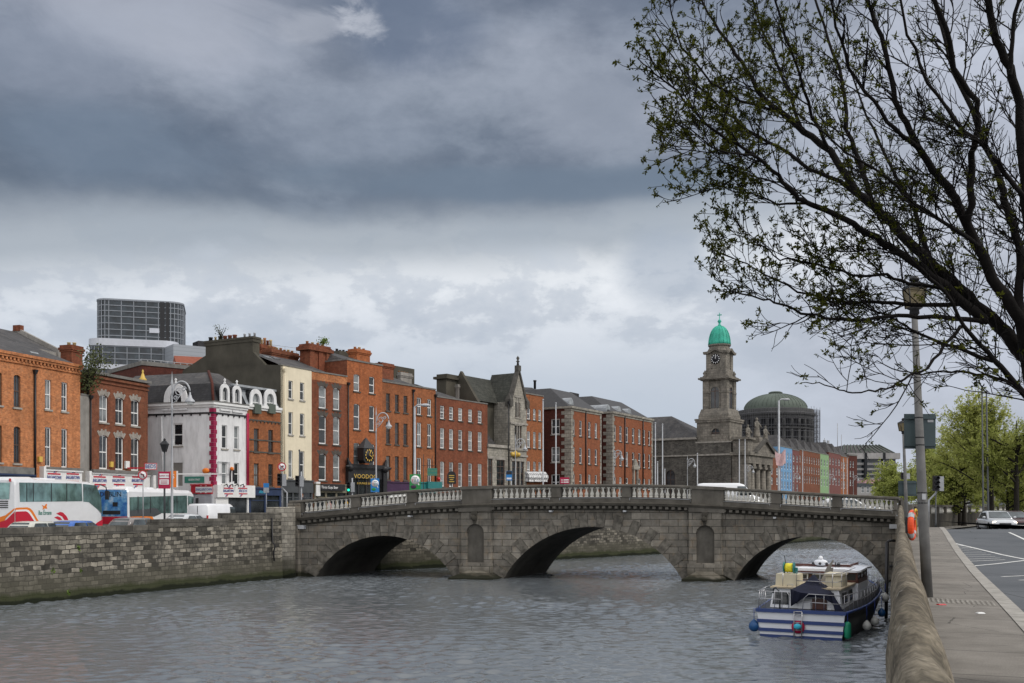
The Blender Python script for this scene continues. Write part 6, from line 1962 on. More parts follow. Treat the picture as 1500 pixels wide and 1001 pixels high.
# ================================================================ the great domed drum behind
DC = Vector((gx(1136, 330), 330.0, 0))
dm = thing('domed_rotunda', 'huge shallow green copper dome on a colonnaded drum wrapped in scaffolding behind the church', 'rotunda', (DC.x, DC.y, 0))
zf_ = lambda py, Yv=318: EYE + (HY - py) / F * Yv
fD = Fr((DC.x, DC.y), d=(1, -.25))
Rr = 55 / F * 330
M['rot_stone'] = mat('dark_scaffolded_stone', (0.095, 0.095, 0.095), 0.9, 0.2, var=0.2, scale=.4)
M['rot_shade'] = mat('shaded_recess', (0.03, 0.032, 0.036), 0.9, 0.2, var=0.2, scale=.4)  # near-black tone paints in the shade of the drum behind its columns
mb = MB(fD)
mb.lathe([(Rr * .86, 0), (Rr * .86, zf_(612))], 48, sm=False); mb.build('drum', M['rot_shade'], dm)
mb = MB(fD); mb.lathe([(Rr * .9, zf_(612)), (Rr * .98, zf_(611)), (Rr * .98, zf_(608)), (Rr * 1.02, zf_(606)), (Rr * 1.02, zf_(603)), (Rr * .99, zf_(602)), (Rr * .99, zf_(597)), (Rr * .86, zf_(596))], 48, sm=False)
mb.lathe([(Rr * .9, zf_(628)), (Rr * .98, zf_(627)), (Rr * .98, zf_(625)), (Rr * .9, zf_(624))], 48, sm=False)
mb.build('entablature', M['rot_stone'], dm)
mb = MB(fD)
for k in range(28):
 t = 2 * PI * k / 28
 mb.lathe([(.62, 0), (.5, zf_(625))], 8, (Rr * .93 * math.cos(t), Rr * .93 * math.sin(t), 0)); mb.lathe([(.5, zf_(624)), (.5, zf_(612))], 6, (Rr * .93 * math.cos(t), Rr * .93 * math.sin(t), 0))
mb.build('colonnade', M['rot_stone'], dm)
Rd = 45.5 / F * 330
mb = MB(fD)
hd = zf_(570.5) - zf_(595.5)
n = 14
prof = [(Rd * 1.0, zf_(597)), (Rd * 1.0, zf_(595.5))] + [(Rd * math.cos(t), zf_(595.5) + hd * math.sin(t)) for t in [PI / 2 * i / n for i in range(1, n)]] + [(2.2, zf_(595.5) + hd * 1.0), (2.2, zf_(595.5) + hd + .35), (1.6, zf_(595.5) + hd + .6), (0, zf_(595.5) + hd + .8)]
mb.lathe(prof, 56)
for k in range(44):
 t = 2 * PI * k / 44
 mb.tube([(r_ * 1.004 * math.cos(t), r_ * 1.004 * math.sin(t), z_) for r_, z_ in prof[2:n]], .07, 3)
mb.build('dome', M['copper_dull'], dm)
M['scaff'] = mat('scaffold_tube', (0.10, 0.10, 0.11), 0.6, 0.4, metal=.3, var=.1)
sc_ = MB(fD)
for ring in (Rr * 1.06, Rr * 1.14):
 for k in range(60):
  t = PI + PI * 1.15 * k / 59
  sc_.tube([(ring * math.cos(t), ring * math.sin(t), 8), (ring * math.cos(t), ring * math.sin(t), zf_(598 if k % 7 else 594))], .055, 3, False)
 for py in (604, 613, 622, 631, 640, 650, 660, 670, 680):
  z = zf_(py)
  sc_.tube([(ring * math.cos(PI + PI * 1.15 * k / 40), ring * math.sin(PI + PI * 1.15 * k / 40), z) for k in range(41)], .05, 3, False)
for ring in [Rr * 1.08]:
 for k in range(4):
  for j in range(9):
   a_, b_ = PI * 1.95 + .09 * k, PI * 1.95 + .09 * (k + 1)
   z0_, z1_ = zf_(612 + j * 8), zf_(604 + j * 8)
   sc_.tube([(ring * math.cos(a_), ring * math.sin(a_), z0_), (ring * math.cos(b_), ring * math.sin(b_), z1_)], .06, 3, False)
k_ = sc_.build('scaffolding', M['scaff'], dm); k_['kind'] = 'stuff'
# ================================================================ painted row down the river
M['p_blue'] = mat('sky_blue_render', (0.16, 0.31, 0.50), 0.85, 0.2, var=.06)
M['p_green'] = mat('pale_green_render', (0.23, 0.36, 0.19), 0.85, 0.2, var=.06)
M['p_red'] = mat('dull_red_render', (0.17, 0.07, 0.062), 0.85, 0.2, var=.1)
Rw = [(1126, None), (1143.5, 'brick_brown'), (1160.5, 'p_blue'), (1170.5, 'p_red'), (1201.5, 'brick_brown'), (1214, 'p_green'), (1231.5, 'p_red'), (1243, 'brick_amber')]
Pp = (gx(1126, 205), 205.0)
sR = .56
tops = [664, 656, 660, 662, 666, 664.5, 669.5]
ncol = [2, 4, 2, 9, 3, 4, 3]
labs = ['dark brick riverside house nearest to the church portico', 'sky blue painted riverside house', 'narrow dull red house between the blue house and the long brick row', 'long brown brick terrace with nine bays between the red and green houses', 'pale green painted riverside house', 'dull red riverside house to the right of the green one', 'last low amber brick house of the far riverside row']
Q = Pp
for k in range(7):
 pxe = Rw[k + 1][0]
 Q2 = onray(pxe, Q, sR)
 f = Fr(Q, Q2); L = f.len
 mk = Rw[k + 1][1]
 h_ = thing('riverside_house', labs[k], 'house', f.M)
 zt = f.hit((Rw[k][0] + pxe) / 2, tops[k])[1]
 n = ncol[k]
 x0p, x1p = Rw[k][0], pxe
 cols = [(lerp(x0p, x1p, (i + .28) / n), lerp(x0p, x1p, (i + .72) / n)) for i in range(n)]
 rows = [(tops[k] + 8 + 14 * j, tops[k] + 17.5 + 14.5 * j) for j in range(4) if tops[k] + 17.5 + 14.5 * j < 722]
 ops = grid(f, cols, rows, n // 2)
 shell(h_, f, 0, L, ZB, zt, 11, ops, M[mk], M['brick_maroon'] if mk not in ('p_blue', 'p_green') else M[mk])
 windows(h_, f, ops, 'sash', 0, pale=.6, sills=False)
 ng = max(1, round(L / 7))
 for i in range(ng):
  a_, b_ = L * i / ng, L * (i + 1) / ng
  mb = MB(f); zz_ = zt + 2.6
  mb.quad((a_, .1, zt), (a_, 11, zt), ((a_ * .8 + b_ * .2), 11, zz_), ((a_ * .8 + b_ * .2), 1.0, zz_)); mb.quad((a_ * .8 + b_ * .2, 1.0, zz_), (a_ * .8 + b_ * .2, 11, zz_), (b_, 11, zt), (b_, .1, zt)); mb.quad((a_, .1, zt), (a_ * .8 + b_ * .2, 1.0, zz_), (b_, .1, zt))
  mb.build('roof', M['slate'], h_)
 ledge(h_, f, 0, L, zt, .3, .2, .08)
 Q = Q2
mb = MB(f)
mb.quad((L, 0, ZB), (L, 11, ZB), (L, 11, zt), (L, 0, zt))
f = Fr(Q, onray(1255.5, Q, .9)); L = f.len
h_ = thing('riverside_house', 'plain dark brick end building at the far right of the riverside row', 'house', f.M)
zt = f.hit(1249, 668)[1]
ops = grid(f, [(1245, 1247), (1249, 1251)], [(676, 685), (690, 699), (703, 712)], 0)
shell(h_, f, 0, L, ZB, zt, 14, ops, M['brick_maroon']); windows(h_, f, ops, 'sash', 0, sills=False); ledge(h_, f, 0, L, zt, 13, .4, .1)
mb = MB(f)
for px, pt in ((1213, 652), (1222.5, 674), ): pass
for u_, h0 in ((-6, 4.5), (-3.8, 3), (2, 9), (4.5, 6)):
 mb.tube([(u_, 4, zt), (u_, 4, zt + h0)], .09, 4)
for u_ in (-6, -3.8): mb.box(u_ - .4, u_ + .4, 3.8, 4.2, zt + 1.5, zt + 4)
mb.build('mast', M['galv'], h_)
fO = Fr((gx(1236, 420), 420), (gx(1318, 420), 420))
ob = thing('office_block', 'banded concrete office block with a sloping green grey roof far down the river', 'building', fO.M)
zo = lambda py: fO.hit(1270, py)[1]
u = lambda px: fO.u(px)
M['conc'] = mat('pale_concrete', (0.36, 0.35, 0.345), 0.9, .2, var=.15, scale=.3, dirt=.25)
mb = MB(fO); mb.box(u(1245), u(1313), .8, 22, 0, zo(664)); mb.build('glazing', M['glass_tower'], ob)
mb = MB(fO)
for a_, b_ in ((664, 672.5), (678, 681.5), (686, 689), (693.5, 696), (700, 702.5)):
 mb.box(u(1243 if a_ > 665 else 1240), u(1314 if a_ > 665 else 1317.5), 0 if a_ > 665 else -1.0, 22, zo(b_), zo(a_))
mb.build('concrete_band', M['conc'], ob)
mb = MB(fO)
for px in (1267, 1294): mb.box(u(px - 1.8), u(px + 1.8), -1.2, .6, 0, zo(664))
mb.build('pier', M['rot_shade'], ob)
mb = MB(fO); mb.frust(u(1233), u(1310), -.5, 22, zo(664), u(1246), u(1297), 8, 18, zo(650.5)); mb.build('roof', M['slate'], ob)
mb = MB(fO)
for k in range(12):
 t = k / 11
 mb.tube([(lerp(u(1233), u(1310), t), -.6, zo(664)), (lerp(u(1246), u(1297), t), 7.9, zo(650.5) + .2)], .25, 3)
mb.box(u(1268), u(1279), 2, 6, zo(662), zo(657))
mb.build('roof_rib', M['copper_dull'], ob)
fO2 = Fr((gx(1252, 380), 380), (gx(1306, 380), 380))
ob = thing('low_building', 'low pale building with a pink upper storey in front of the concrete office block', 'building', fO2.M)
z_ = lambda py: fO2.hit(1280, py)[1]
M['pink'] = mat('pink_cladding', (0.55, 0.34, 0.34), .85, .2, var=.06)
o3 = [(3 + 1.9 * i, 1.1, z_(722), 2.2, 0) for i in range(6)]
shell(ob, fO2, 0, fO2.len, 0, z_(714), 12, o3, M['conc']); windows(ob, fO2, o3, 'sash', 0, sills=False)
mb = MB(fO2); mb.box(.0 + 4, fO2.len - .4, 1, 12, z_(708), z_(702.5)); mb.build('upper_storey', M['pink'], ob)
mb = MB(fO2); mb.box(.5, fO2.len - .6, .8, 12, z_(714), z_(708)); mb.build('window_band', M['glass_tower'], ob)
# ================================================================ glass office tower on the left skyline
TY = 175.0
tc_ = Vector((gx(209, TY + 8), TY + 8, 0))
fG = Fr((tc_.x, tc_.y), d=(1, .28))
tw_ = thing('glass_office_tower', 'glass office tower with rounded ends and thin grey floor lines on the left skyline', 'office tower', fG.M)
def stadium(hw, hd, r, cx=0, cy=0, n=7):
 pts = []
 for (sx, sy, a0) in ((1, -1, -90), (1, 1, 0), (-1, 1, 90), (-1, -1, 180)):
  for i in range(n + 1):
   a = R(a0 + 90 * i / n)
   pts.append((cx + sx * (hw - r) + r * math.cos(a), cy + sy * (hd - r) + r * math.sin(a)))
 return pts
zg = lambda py: EYE + (HY - py) / F * (TY + 2)
hw = (gx(272, TY + 4) - gx(154, TY + 4)) / 2 * 1.0
M['mull'] = mat('aluminium_mullion', (0.26, 0.28, 0.31), .45, .5, metal=.4, var=.08)
M['clad'] = mat('pale_metal_cladding', (0.52, 0.54, 0.59), .5, .4, metal=.2, var=.06)
def floors(hw, hd, r, cx, cy, pys, zb_, zt_, nm):
 mb = MB(fG); mb.prismz(stadium(hw, hd, r, cx, cy), zb_, zt_); mb.build('glazing', M['glass_tower'], tw_)
 mb = MB(fG)
 for py in pys: mb.prismz(stadium(hw + .12, hd + .12, r + .12, cx, cy), zg(py) - .06, zg(py) + .06)
 P_ = stadium(hw + .06, hd + .06, r + .06, cx, cy, 5)
 k = []
 for (a, b), (c_, d_) in zip(P_, P_[1:] + P_[:1]):
  l_ = math.hypot(c_ - a, d_ - b); m_ = max(1, round(l_ / 2.15))
  for i in range(m_): k.append((lerp(a, c_, i / m_), lerp(b, d_, i / m_)))
 for a, b in k: mb.box(a - .06, a + .06, b - .06, b + .06, zb_, zt_)
 mb.build('mullion', M['mull'], tw_)
floors(hw, 6, 2.0, 0, 0, (441.5, 449, 457, 465, 475, 484, 493), zg(505), zg(441), 8)
mb = MB(fG); mb.prismz(stadium(hw + .2, 6.2, 2.2), zg(441.5), zg(439.3)); mb.build('roof_edge', M['mull'], tw_)
mb = MB(fG); mb.box(hw * .47, hw * .57, -6.25, -5.7, zg(503), zg(441)); mb.box(hw * .61, hw * .68, -6.25, -5.7, zg(503), zg(441)); mb.build('dark_slot', M['black'], tw_)
for py0, py1 in ((480, 487), (499, 504)):
 mb = MB(fG); mb.box(hw * .22, hw * .45, -6.2, -5.9, zg(py1), zg(py0)); mb.build('blind_panel', M['clad'], tw_)
hw2 = hw * 1.0
floors(hw2, 7.6, 2.2, -.9, -1, (512, 521, 530), 0, zg(511), 8)
mb = MB(fG); mb.prismz(stadium(hw2 + .25, 7.85, 2.4, -.9, -1), zg(511), zg(501)); mb.prismz(stadium(hw2 + .25, 7.85, 2.4, -.9, -1), zg(545), zg(538)); mb.build('cladding_band', M['clad'], tw_)
fK = Fr((gx(254, 172), 172), (gx(340, 178), 178))
kb = thing('metal_clad_building', 'grey metal clad flat roofed building to the right of the glass office tower', 'building', fK.M)
m, nt, bs = _nt('corrugated_cladding')
v = coords(nt); sp_ = nt.nodes.new('ShaderNodeSeparateXYZ'); nt.links.new(v, sp_.inputs[0])
ww = math_(nt, 'FRACT', math_(nt, 'MULTIPLY', sp_.outputs[2], 1.6))
nt.links.new(ramp(nt, ww, [(0, (0.20, .22, .245)), (.2, (0.30, .325, .36)), (1, (0.31, .335, .37))]), bs.inputs['Base Color'])
bs.inputs['Roughness'].default_value = .5
shell(kb, fK, 0, fK.len, 0, fK.hit(270, 505.5)[1], 12, [], m)
mb = MB(fK); u_, z_2 = fK.hit(299, 500, 3); mb.box(u_ - 1, u_ + 2.6, 3, 6, fK.hit(270, 505.5)[1], z_2); mb.build('roof_plant_room', M['slate_dark'], kb)
fK = Fr((gx(208, 112), 112), (gx(285, 116), 116))
kb = thing('brick_building', 'low maroon brick building with a flat railed roof behind the white corner building', 'building', fK.M)
zt_ = fK.hit(240, 538)[1]
shell(kb, fK, 0, fK.len, 0, zt_, 10, [], M['brick_maroon']); ledge(kb, fK, -.1, fK.len + .1, zt_, 10, .45, .1)
mb = MB(fK); zr_ = fK.hit(240, 529)[1]
mb.tube([(0, .3, zr_), (fK.len, .3, zr_)], .05, 4)
for i in range(9): mb.tube([(fK.len * i / 8, .3, zt_), (fK.len * i / 8, .3, zr_)], .04, 4)
mb.build('railing', M['galv'], kb)
fK = Fr((gx(258, 135), 135), (gx(320, 137), 137))
kb = thing('brick_building', 'building with a bright orange tiled roof showing between the tower and the cement gable', 'building', fK.M)
zt_ = fK.hit(270, 532)[1]
shell(kb, fK, 0, fK.len, 0, zt_, 9, [], M['brick_brown'])
M['tile'] = mat('orange_roof_tile', (0.24, .075, .045), .85, .2, var=.2, scale=2)
gable_roof(kb, fK, 0, fK.len, zt_, 0, 9, fK.hit(270, 522, 4.5)[1], M['tile'])
fK = Fr((gx(432, 135), 135), (gx(470, 138), 138))
kb = thing('flat_roofed_building', 'flat roofed building with a roof railing glimpsed between the brick chimneys', 'building', fK.M)
zt_ = fK.hit(445, 522)[1]
ok_ = [(1.2 + 1.5 * i, 1.1, zt_ - 1.6, 1.1, 0) for i in range(2)]
shell(kb, fK, 0, fK.len, 0, zt_, 9, ok_, M['clad']); windows(kb, fK, ok_, 'sash', 0, sills=False)
mb = MB(fK)
for z in (.5, 1.0): mb.tube([(-5, .3, zt_ + z), (fK.len, .3, zt_ + z)], .03, 4)
for i in range(6): mb.tube([(lerp(-5, fK.len, i / 5), .3, zt_), (lerp(-5, fK.len, i / 5), .3, zt_ + 1.0)], .03, 4)
mb.build('railing', M['galv'], kb)
# ================================================================ vehicles
def paint(name, c, rough=.28, coat=.6):
 return mat(name, c, rough, .5, var=.04, scale=2, coat=coat)
M['car_glass'] = glassmat('car_window_glass', (.07, .085, .09), .05, .9)
M['car_glass'].node_tree.nodes['Principled BSDF'].inputs['Metallic'].default_value = .4
M['plastic'] = mat('black_plastic', (.02, .02, .022), .6, .4, var=.1)
M['plate'] = mat('number_plate', (.6, .6, .56), .5, .4, var=.02)
def car(label, p, d, z, body, L=4.3, W=1.75, H=1.45, cat='car', name='car', lit=False, hatch=True, group=None):
 f = Fr((p[0], p[1]), d=d, z=z)                     # x forward from the rear right corner's end, y to the left, middle at 0
 c = thing(name, label, cat, f.M, group)
 w = W / 2
 st = [(0, .42, .72, .80), (.08, .26, .88, .93), (.45, .20, .93, 1.0), (L * .3, .18, .92, 1.0), (L * .62, .18, .90, 1.0), (L * .78, .2, .86, .99), (L - .35, .22, .78, .95), (L - .08, .28, .68, .86), (L, .4, .58, .74)]
 mb = MB(f); rings = []
 for x, zl, zb, k in st:
  q = w * k
  rings.append([(x, -q * .85, zl), (x, -q * .98, zl + .1), (x, -q, zl + .3 * (zb - zl)), (x, -q * .985, zl + .75 * (zb - zl)), (x, -q * .9, zb - .02), (x, -q * .6, zb + .02), (x, q * .6, zb + .02), (x, q * .9, zb - .02), (x, q * .985, zl + .75 * (zb - zl)), (x, q, zl + .3 * (zb - zl)), (x, q * .98, zl + .1), (x, q * .85, zl)])
 mb.loft(rings)
 xr0, xr1 = (.12, .55) if hatch else (.55, 1.05)
 xf0, xf1 = L * .72, L * .53
 gr = []
 for x, zt, k in ((xr0, .90, .90), (lerp(xr0, xr1, .55), lerp(.9, H, .62), .86), (xr1, H - .06, .80), (lerp(xr1, xf1, .4), H, .78), (xf1, H - .03, .78), (lerp(xf1, xf0, .55), lerp(H, .9, .52), .83), (xf0, .90, .88)):
  q = w * k; qb = w * .93
  gr.append([(x, -qb, .85), (x, -lerp(qb, q, .9), max(.88, zt - .07)), (x, -q * .85, zt), (x, q * .85, zt), (x, lerp(qb, q, .9), max(.88, zt - .07)), (x, qb, .85)])
 mb.loft(gr)
 mb.build('body', body, c)
 def win(nm, pts):
  m_ = MB(f); m_.quad(*pts); m_.build(nm, M['car_glass'], c)
 o = .012
 for s_ in (-1, 1):
  yy_ = lambda zz: s_ * (w * (.93 + (.80 - .93) * (zz - .85) / (H - .85)) + o)
  for a0, a1, b0, b1 in ((xr0 + .35, xr1 + .2, lerp(xr1, xf0, .48), lerp(xr1, xf1, .62)), (lerp(xr1, xf0, .52), lerp(xr1, xf1, .67), xf0 - .2, xf1 - .0)):
   pts = [(a0, yy_(.92), .92), (b0, yy_(.92), .92), (b1, yy_(H - .12), H - .12), (a1, yy_(H - .12), H - .12)]
   win('side_window', pts if s_ < 0 else pts[::-1])
 win('windscreen', [(xf0 + .02 - .03, -w * .80, .96), (xf0 - .01, w * .80, .96), (xf1 + .1, w * .66, H - .06), (xf1 + .1, -w * .66, H - .06)])
 win('rear_window', [(xr0 + .02, w * .76, .99), (xr0 + .02, -w * .76, .99), (xr1 - .07, -w * .66, H - .08), (xr1 - .07, w * .66, H - .08)])
 for x in (.78, L - .82):
  for s_ in (-1, 1):
   m_ = MB(f); m_.lathe([(.2, -.1), (.31, -.1), (.32, -.06), (.32, .06), (.31, .1), (.2, .1)], 16, (x, s_ * (w - .1), .32), 'y'); wh = m_.build('wheel', M['tyre'], c)
   m_ = MB(f); m_.lathe([(.0, s_ * .09), (.08, s_ * .105), (.2, s_ * .095), (.205, s_ * .06)], 12, (x, s_ * (w - .1), .32), 'y'); m_.build('rim', M['rim'], wh)
 hm = emit('lit_headlamp', (1.0, .82, .55), 3.5) if lit else M['headlamp']
 for s_ in (-1, 1):
  m_ = MB(f); m_.ball((L - .16, s_ * w * .68, .63), .12, 10, 7, .8, 1.55, .8); m_.build('headlight', hm, c)
  m_ = MB(f); m_.box(.02, .12, s_ * w * .62, s_ * w * .9, .66, .84); m_.build('tail_light', M['tail'], c)
  m_ = MB(f); m_.ball((xf0 - .25, s_ * (w + .1), .98), .1, 8, 6, .7, 1.1, .75); m_.build('wing_mirror', body, c)
 m_ = MB(f); m_.box(L - .12, L + .01, -w * .42, w * .42, .46, .60); m_.build('grille', M['plastic'], c)
 m_ = MB(f); m_.box(L - .05, L + .03, -.26, .26, .33, .44); m_.build('number_plate', M['plate'], c)
 m_ = MB(f); m_.box(-.03, .05, -.26, .26, .5, .61); m_.build('number_plate', M['plate'], c)
 m_ = MB(f); m_.box(L - .1, L + .02, -w * .7, w * .7, .22, .33); m_.box(-.02, .1, -w * .75, w * .75, .28, .42); m_.build('bumper', M['plastic'], c)
 return c
def carat(px, Yv, s, **k):
 x = gx(px, Yv)
 return (x, Yv)
sil = paint('pale_silver_paint', (.52, .52, .47)); blu = paint('bright_blue_paint', (.02, .11, .42)); brn = paint('grey_brown_paint', (.19, .17, .165))
sil2 = paint('silver_paint', (.50, .52, .54)); drk = paint('black_car_paint', (.02, .02, .022)); red = paint('dark_red_car_paint', (.045, .01, .012)); wht = paint('white_van_paint', (.74, .75, .77))
def roofz(py, Yv, H): return EYE + (HY - py) / F * Yv - H
car('pale silver hatchback parked below the white coach, leftmost behind the river wall', (gx(28, 57.5), 57.0), (.28, 1), roofz(763.5, 58.5, 1.45), sil)
car('bright blue hatchback parked beside the front half of the white coach', (gx(86, 59), 58.6), (.28, 1), roofz(762.5, 60.5, 1.45), blu)
car('grey brown hatchback behind the single decker bus, seen over the river wall', (gx(174, 62), 61.6), (.34, 1), roofz(757.3, 63.5, 1.48), brn)
car('silver saloon peeping over the wall between the lamp post and the white van', (gx(247, 64), 63.6), (.4, 1), roofz(753.5, 65.5, 1.43), sil2, hatch=False)
c_ = car('silver saloon with headlights lit facing the viewer at the right road junction', (gx(1467, 69.5) + 1.0, 73.6), (-.20, -1), .06, sil2, L=4.5, W=1.78, H=1.43, lit=True, hatch=False)
car('black car half hidden behind the silver saloon with lit headlights', (gx(1492, 78), 82.0), (-.2, -1), .0, drk, H=1.5)
car('dark red car cut by the right edge of the frame', (gx(1511, 73), 77.0), (-.2, -1), .03, red, H=1.45)
def boxvan(label, p, d, z, L, W, H, body, name='van', rear=True):
 f = Fr((p[0], p[1]), d=d, z=z); c = thing(name, label, 'van', f.M); w = W / 2
 mb = MB(f); rings = []
 for x, zl, zt, k in ((0, .35, H - .12, .94), (.06, .3, H - .04, .98), (.4, .28, H, 1), (L * .62, .28, H, 1), (L * .70, .28, H - .1, .98), (L * .84, .28, lerp(H, .95, .85), .96), (L * .86, .28, .98, .96), (L - .1, .3, .82, .9), (L, .4, .7, .8)):
  q = w * k
  rings.append([(x, -q * .9, zl), (x, -q, zl + .15), (x, -q, min(zt - .1, .95)), (x, -q * (.93 if zt > 1.1 else .97), zt - .12), (x, -q * .80, zt), (x, q * .80, zt), (x, q * (.93 if zt > 1.1 else .97), zt - .12), (x, q, min(zt - .1, .95)), (x, q, zl + .15), (x, q * .9, zl)])
 mb.loft(rings); mb.build('body', body, c)
 mb = MB(f); mb.quad((L * .855, -w * .8, 1.02), (L * .855, w * .8, 1.02), (L * .72, w * .72, H - .13), (L * .72, -w * .72, H - .13)); mb.build('windscreen', M['car_glass'], c)
 for s_ in (-1, 1):
  mb = MB(f); q = [(L * .6, s_ * (w + .01), 1.0), (L * .8, s_ * (w * .985 + .01), 1.0), (L * .72, s_ * (w * .94 + .012), H - .22), (L * .6, s_ * (w * .95 + .012), H - .22)]; mb.quad(*(q if s_ < 0 else q[::-1])); mb.build('side_window', M['car_glass'], c)
  for x in (.8, L - .8):
   mb = MB(f); mb.lathe([(.2, -.1), (.32, -.08), (.32, .08), (.2, .1)], 14, (x, s_ * (w - .1), .32), 'y'); wh = mb.build('wheel', M['tyre'], c)
   mb = MB(f); mb.lathe([(0, s_ * .1), (.2, s_ * .1)], 10, (x, s_ * (w - .1), .32), 'y'); mb.build('rim', M['rim'], wh)
  mb = MB(f); mb.box(-.02, .06, s_ * w * .82, s_ * w * .96, .8, 1.15); mb.build('tail_light', M['tail'], c)
  mb = MB(f); mb.ball((L - .12, s_ * w * .65, .7), .12, 8, 6, .7, 1.4, .9); mb.build('headlight', M['headlamp'], c)
  mb = MB(f); mb.box(L * .78, L * .81, s_ * w, s_ * (w + .2), 1.0, 1.22); mb.build('wing_mirror', M['plastic'], c)
 mb = MB(f); mb.box(-.03, .0, -.012, .012, .4, H - .15); mb.box(-.03, 0, -w * .9, w * .9, .95, .97); mb.build('rear_door_seam', M['plastic'], c)
 mb = MB(f); mb.box(-.035, .0, -.28, .28, .5, .62); mb.build('number_plate', M['plate'], c)
 return c, f
zv = roofz(738, 70.5, 1.95)
v_, fv = boxvan('small white panel van with rear doors towards us by the corner shop', (gx(290, 69.5), 69.4), (.33, 1), zv, 4.3, 1.75, 1.95, wht)
mb = MB(fv); mb.box(-.035, 0, .2, .75, 1.0, 1.12); mb.fr = fv; mb.build('lettering', M['rope'], v_)
deck = lambda px: btop(bu(px)) - 1.24
bd = Vector((BF.d.x, BF.d.y))
boxvan('white van crossing the bridge towards the right, its roof above the balustrade', tuple(BF.P(BF.u(1021, 3.2), 3.2, 0))[:2], tuple(bd), roofz(708.3, 71.5, 1.85), 4.5, 1.8, 1.85, wht)
pc_ = car('white and blue marked patrol car on the bridge behind the right hand balusters', tuple(BF.P(BF.u(1197, 3.2), 3.2, 0))[:2], tuple(bd), roofz(727, 70.5, 1.45) - .12, wht, L=4.4)
fp = Fr(tuple(BF.P(BF.u(1197, 3.2), 3.2, 0))[:2], d=tuple(bd), z=roofz(727, 70.5, 1.45) - .12)
mb = MB(fp)
for k in range(5): mb.box(.5 + .75 * k, .85 + .75 * k, -.905, -.885, .5, .78)
mb.build('chequer_band', M['poster_blue'], pc_)
mb = MB(fp); mb.box(1.75, 2.0, -.5, .5, 1.44, 1.54); mb.build('light_bar', M['poster_blue'], pc_)
P1 = (gx(22, 63.5), 63.5)
fB = Fr(P1, onray(150.5, P1, .12), z=-.25); L = fB.len
W = 2.5
coach = thing('coach', 'large white touring coach with red and orange swoosh and green tinted windows', 'coach', fB.M)
h = lambda px, py: fB.hit(px, py)
zr = h(80, 703.5)[1]; zh = h(22, 697.5)[1]
xh = h(57, 700)[0]
mb = MB(fB); rings = []
xn = h(143, 710)[0]
for x, zt, k0, k1 in ((0, zh - .25, .04, W - .04), (.12, zh - .05, 0, W), (xh * .75, zh, 0, W), (xh, zr + .04, 0, W), (L * .85, zr, 0, W), (xn, zr - .25, 0, W), (L - .22, zr - .75, .04, W - .04), (L - .02, 1.6, .1, W - .1), (L, .4, .12, W - .12)):
 rings.append([(x, k0, .3), (x, k0, 1.0 if zt > 1.2 else .5), (x, k0, max(.6, zt - .35)), (x, k0 + .06, max(.7, zt - .12)), (x, k0 + .28, zt), (x, k1 - .28, zt), (x, k1 - .06, max(.7, zt - .12)), (x, k1, max(.6, zt - .35)), (x, k1, 1.0 if zt > 1.2 else .5), (x, k1, .3)])
mb.loft(rings, sm=False)
M['coach_white'] = paint('coach_white_paint', (.74, .75, .77), .3, .5)
mb.build('body', M['coach_white'], coach)
def panel(root, fr_, pix, m, nm, y=-.012, off=0.0):
 mb = MB(fr_); pts = [(lambda q: (q[0], y, q[1]))(fr_.hit(a, b)) for a, b in pix]
 a_ = sum(p[0] * q[2] - q[0] * p[2] for p, q in zip(pts, pts[1:] + pts[:1]))
 mb.quad(*(pts if a_ > 0 else pts[::-1])); return mb.build(nm, m, root)
panel(coach, fB, [(29, 735.5), (120.5, 734.5), (119.5, 708.5), (28, 707)], M['glass_green'], 'side_window')
panel(coach, fB, [(121.8, 735), (130, 736), (149.3, 752), (148, 730), (141, 711.5), (121.5, 709)], M['glass_green'], 'side_window')
for px in (39, 48.5, 75, 97.5):
 mb = MB(fB); u, z0 = h(px, 735); z1 = h(px, 708)[1]; mb.box(u - .04, u + .04, -.02, -.01, z0, z1); mb.build('window_pillar', M['black'], coach)
panel(coach, fB, [(22.4, 775), (22.4, 744.6), (24, 744), (40, 743.4), (44, 744.8), (47.5, 748), (50.5, 753), (57, 764.5), (61, 775)], M['orange'], 'livery_stripe', -.008)
panel(coach, fB, [(22.4, 775), (22.4, 747.8), (24, 747), (38.5, 746.5), (42, 747.8), (45, 751), (48, 755.5), (53.5, 764.5), (58, 775)], M['white_ink'], 'livery_stripe', -.012)
panel(coach, fB, [(22.4, 775), (22.4, 750.6), (24, 749.6), (37.5, 749.2), (40.5, 750.5), (43, 753), (50.5, 764.5), (55, 775)], M['red_ink'], 'livery_stripe', -.016)
panel(coach, fB, [(82, 752.5), (88, 750), (92, 751), (97, 756), (100, 762), (94, 762), (91, 757)], M['red_ink'], 'livery_stripe', -.012)
panel(coach, fB, [(79, 758), (84, 756.5), (88, 758), (91, 762), (86, 762)], M['red_ink'], 'livery_stripe', -.012)
panel(coach, fB, [(136, 771), (143, 765), (150, 761), (150.2, 771)], M['red_ink'], 'livery_stripe', -.012)
panel(coach, fB, [(61, 740), (65, 741.5), (67.5, 738), (69, 739.5), (68, 742), (69, 745.5), (65, 745), (62, 747), (63, 743)], M['orange'], 'dog_emblem', -.012)
u, z = h(65.8, 751.5); text('Bus Éireann', .42, fB, u, -.013, z, M['green_ink'], coach, sx=.75)
mb = MB(fB); mb.lathe([(.25, 0), (.42, 0), (.45, .05), (.45, .25), (.2, .25)], 18, (h(125.5, 768)[0], -.01, .42), 'y'); mb.build('wheel', M['tyre'], coach)
mb = MB(fB); mb.lathe([(.25, 0), (.42, 0), (.45, .05), (.45, .25), (.2, .25)], 18, (2.6, -.01, .42), 'y'); mb.build('wheel', M['tyre'], coach)
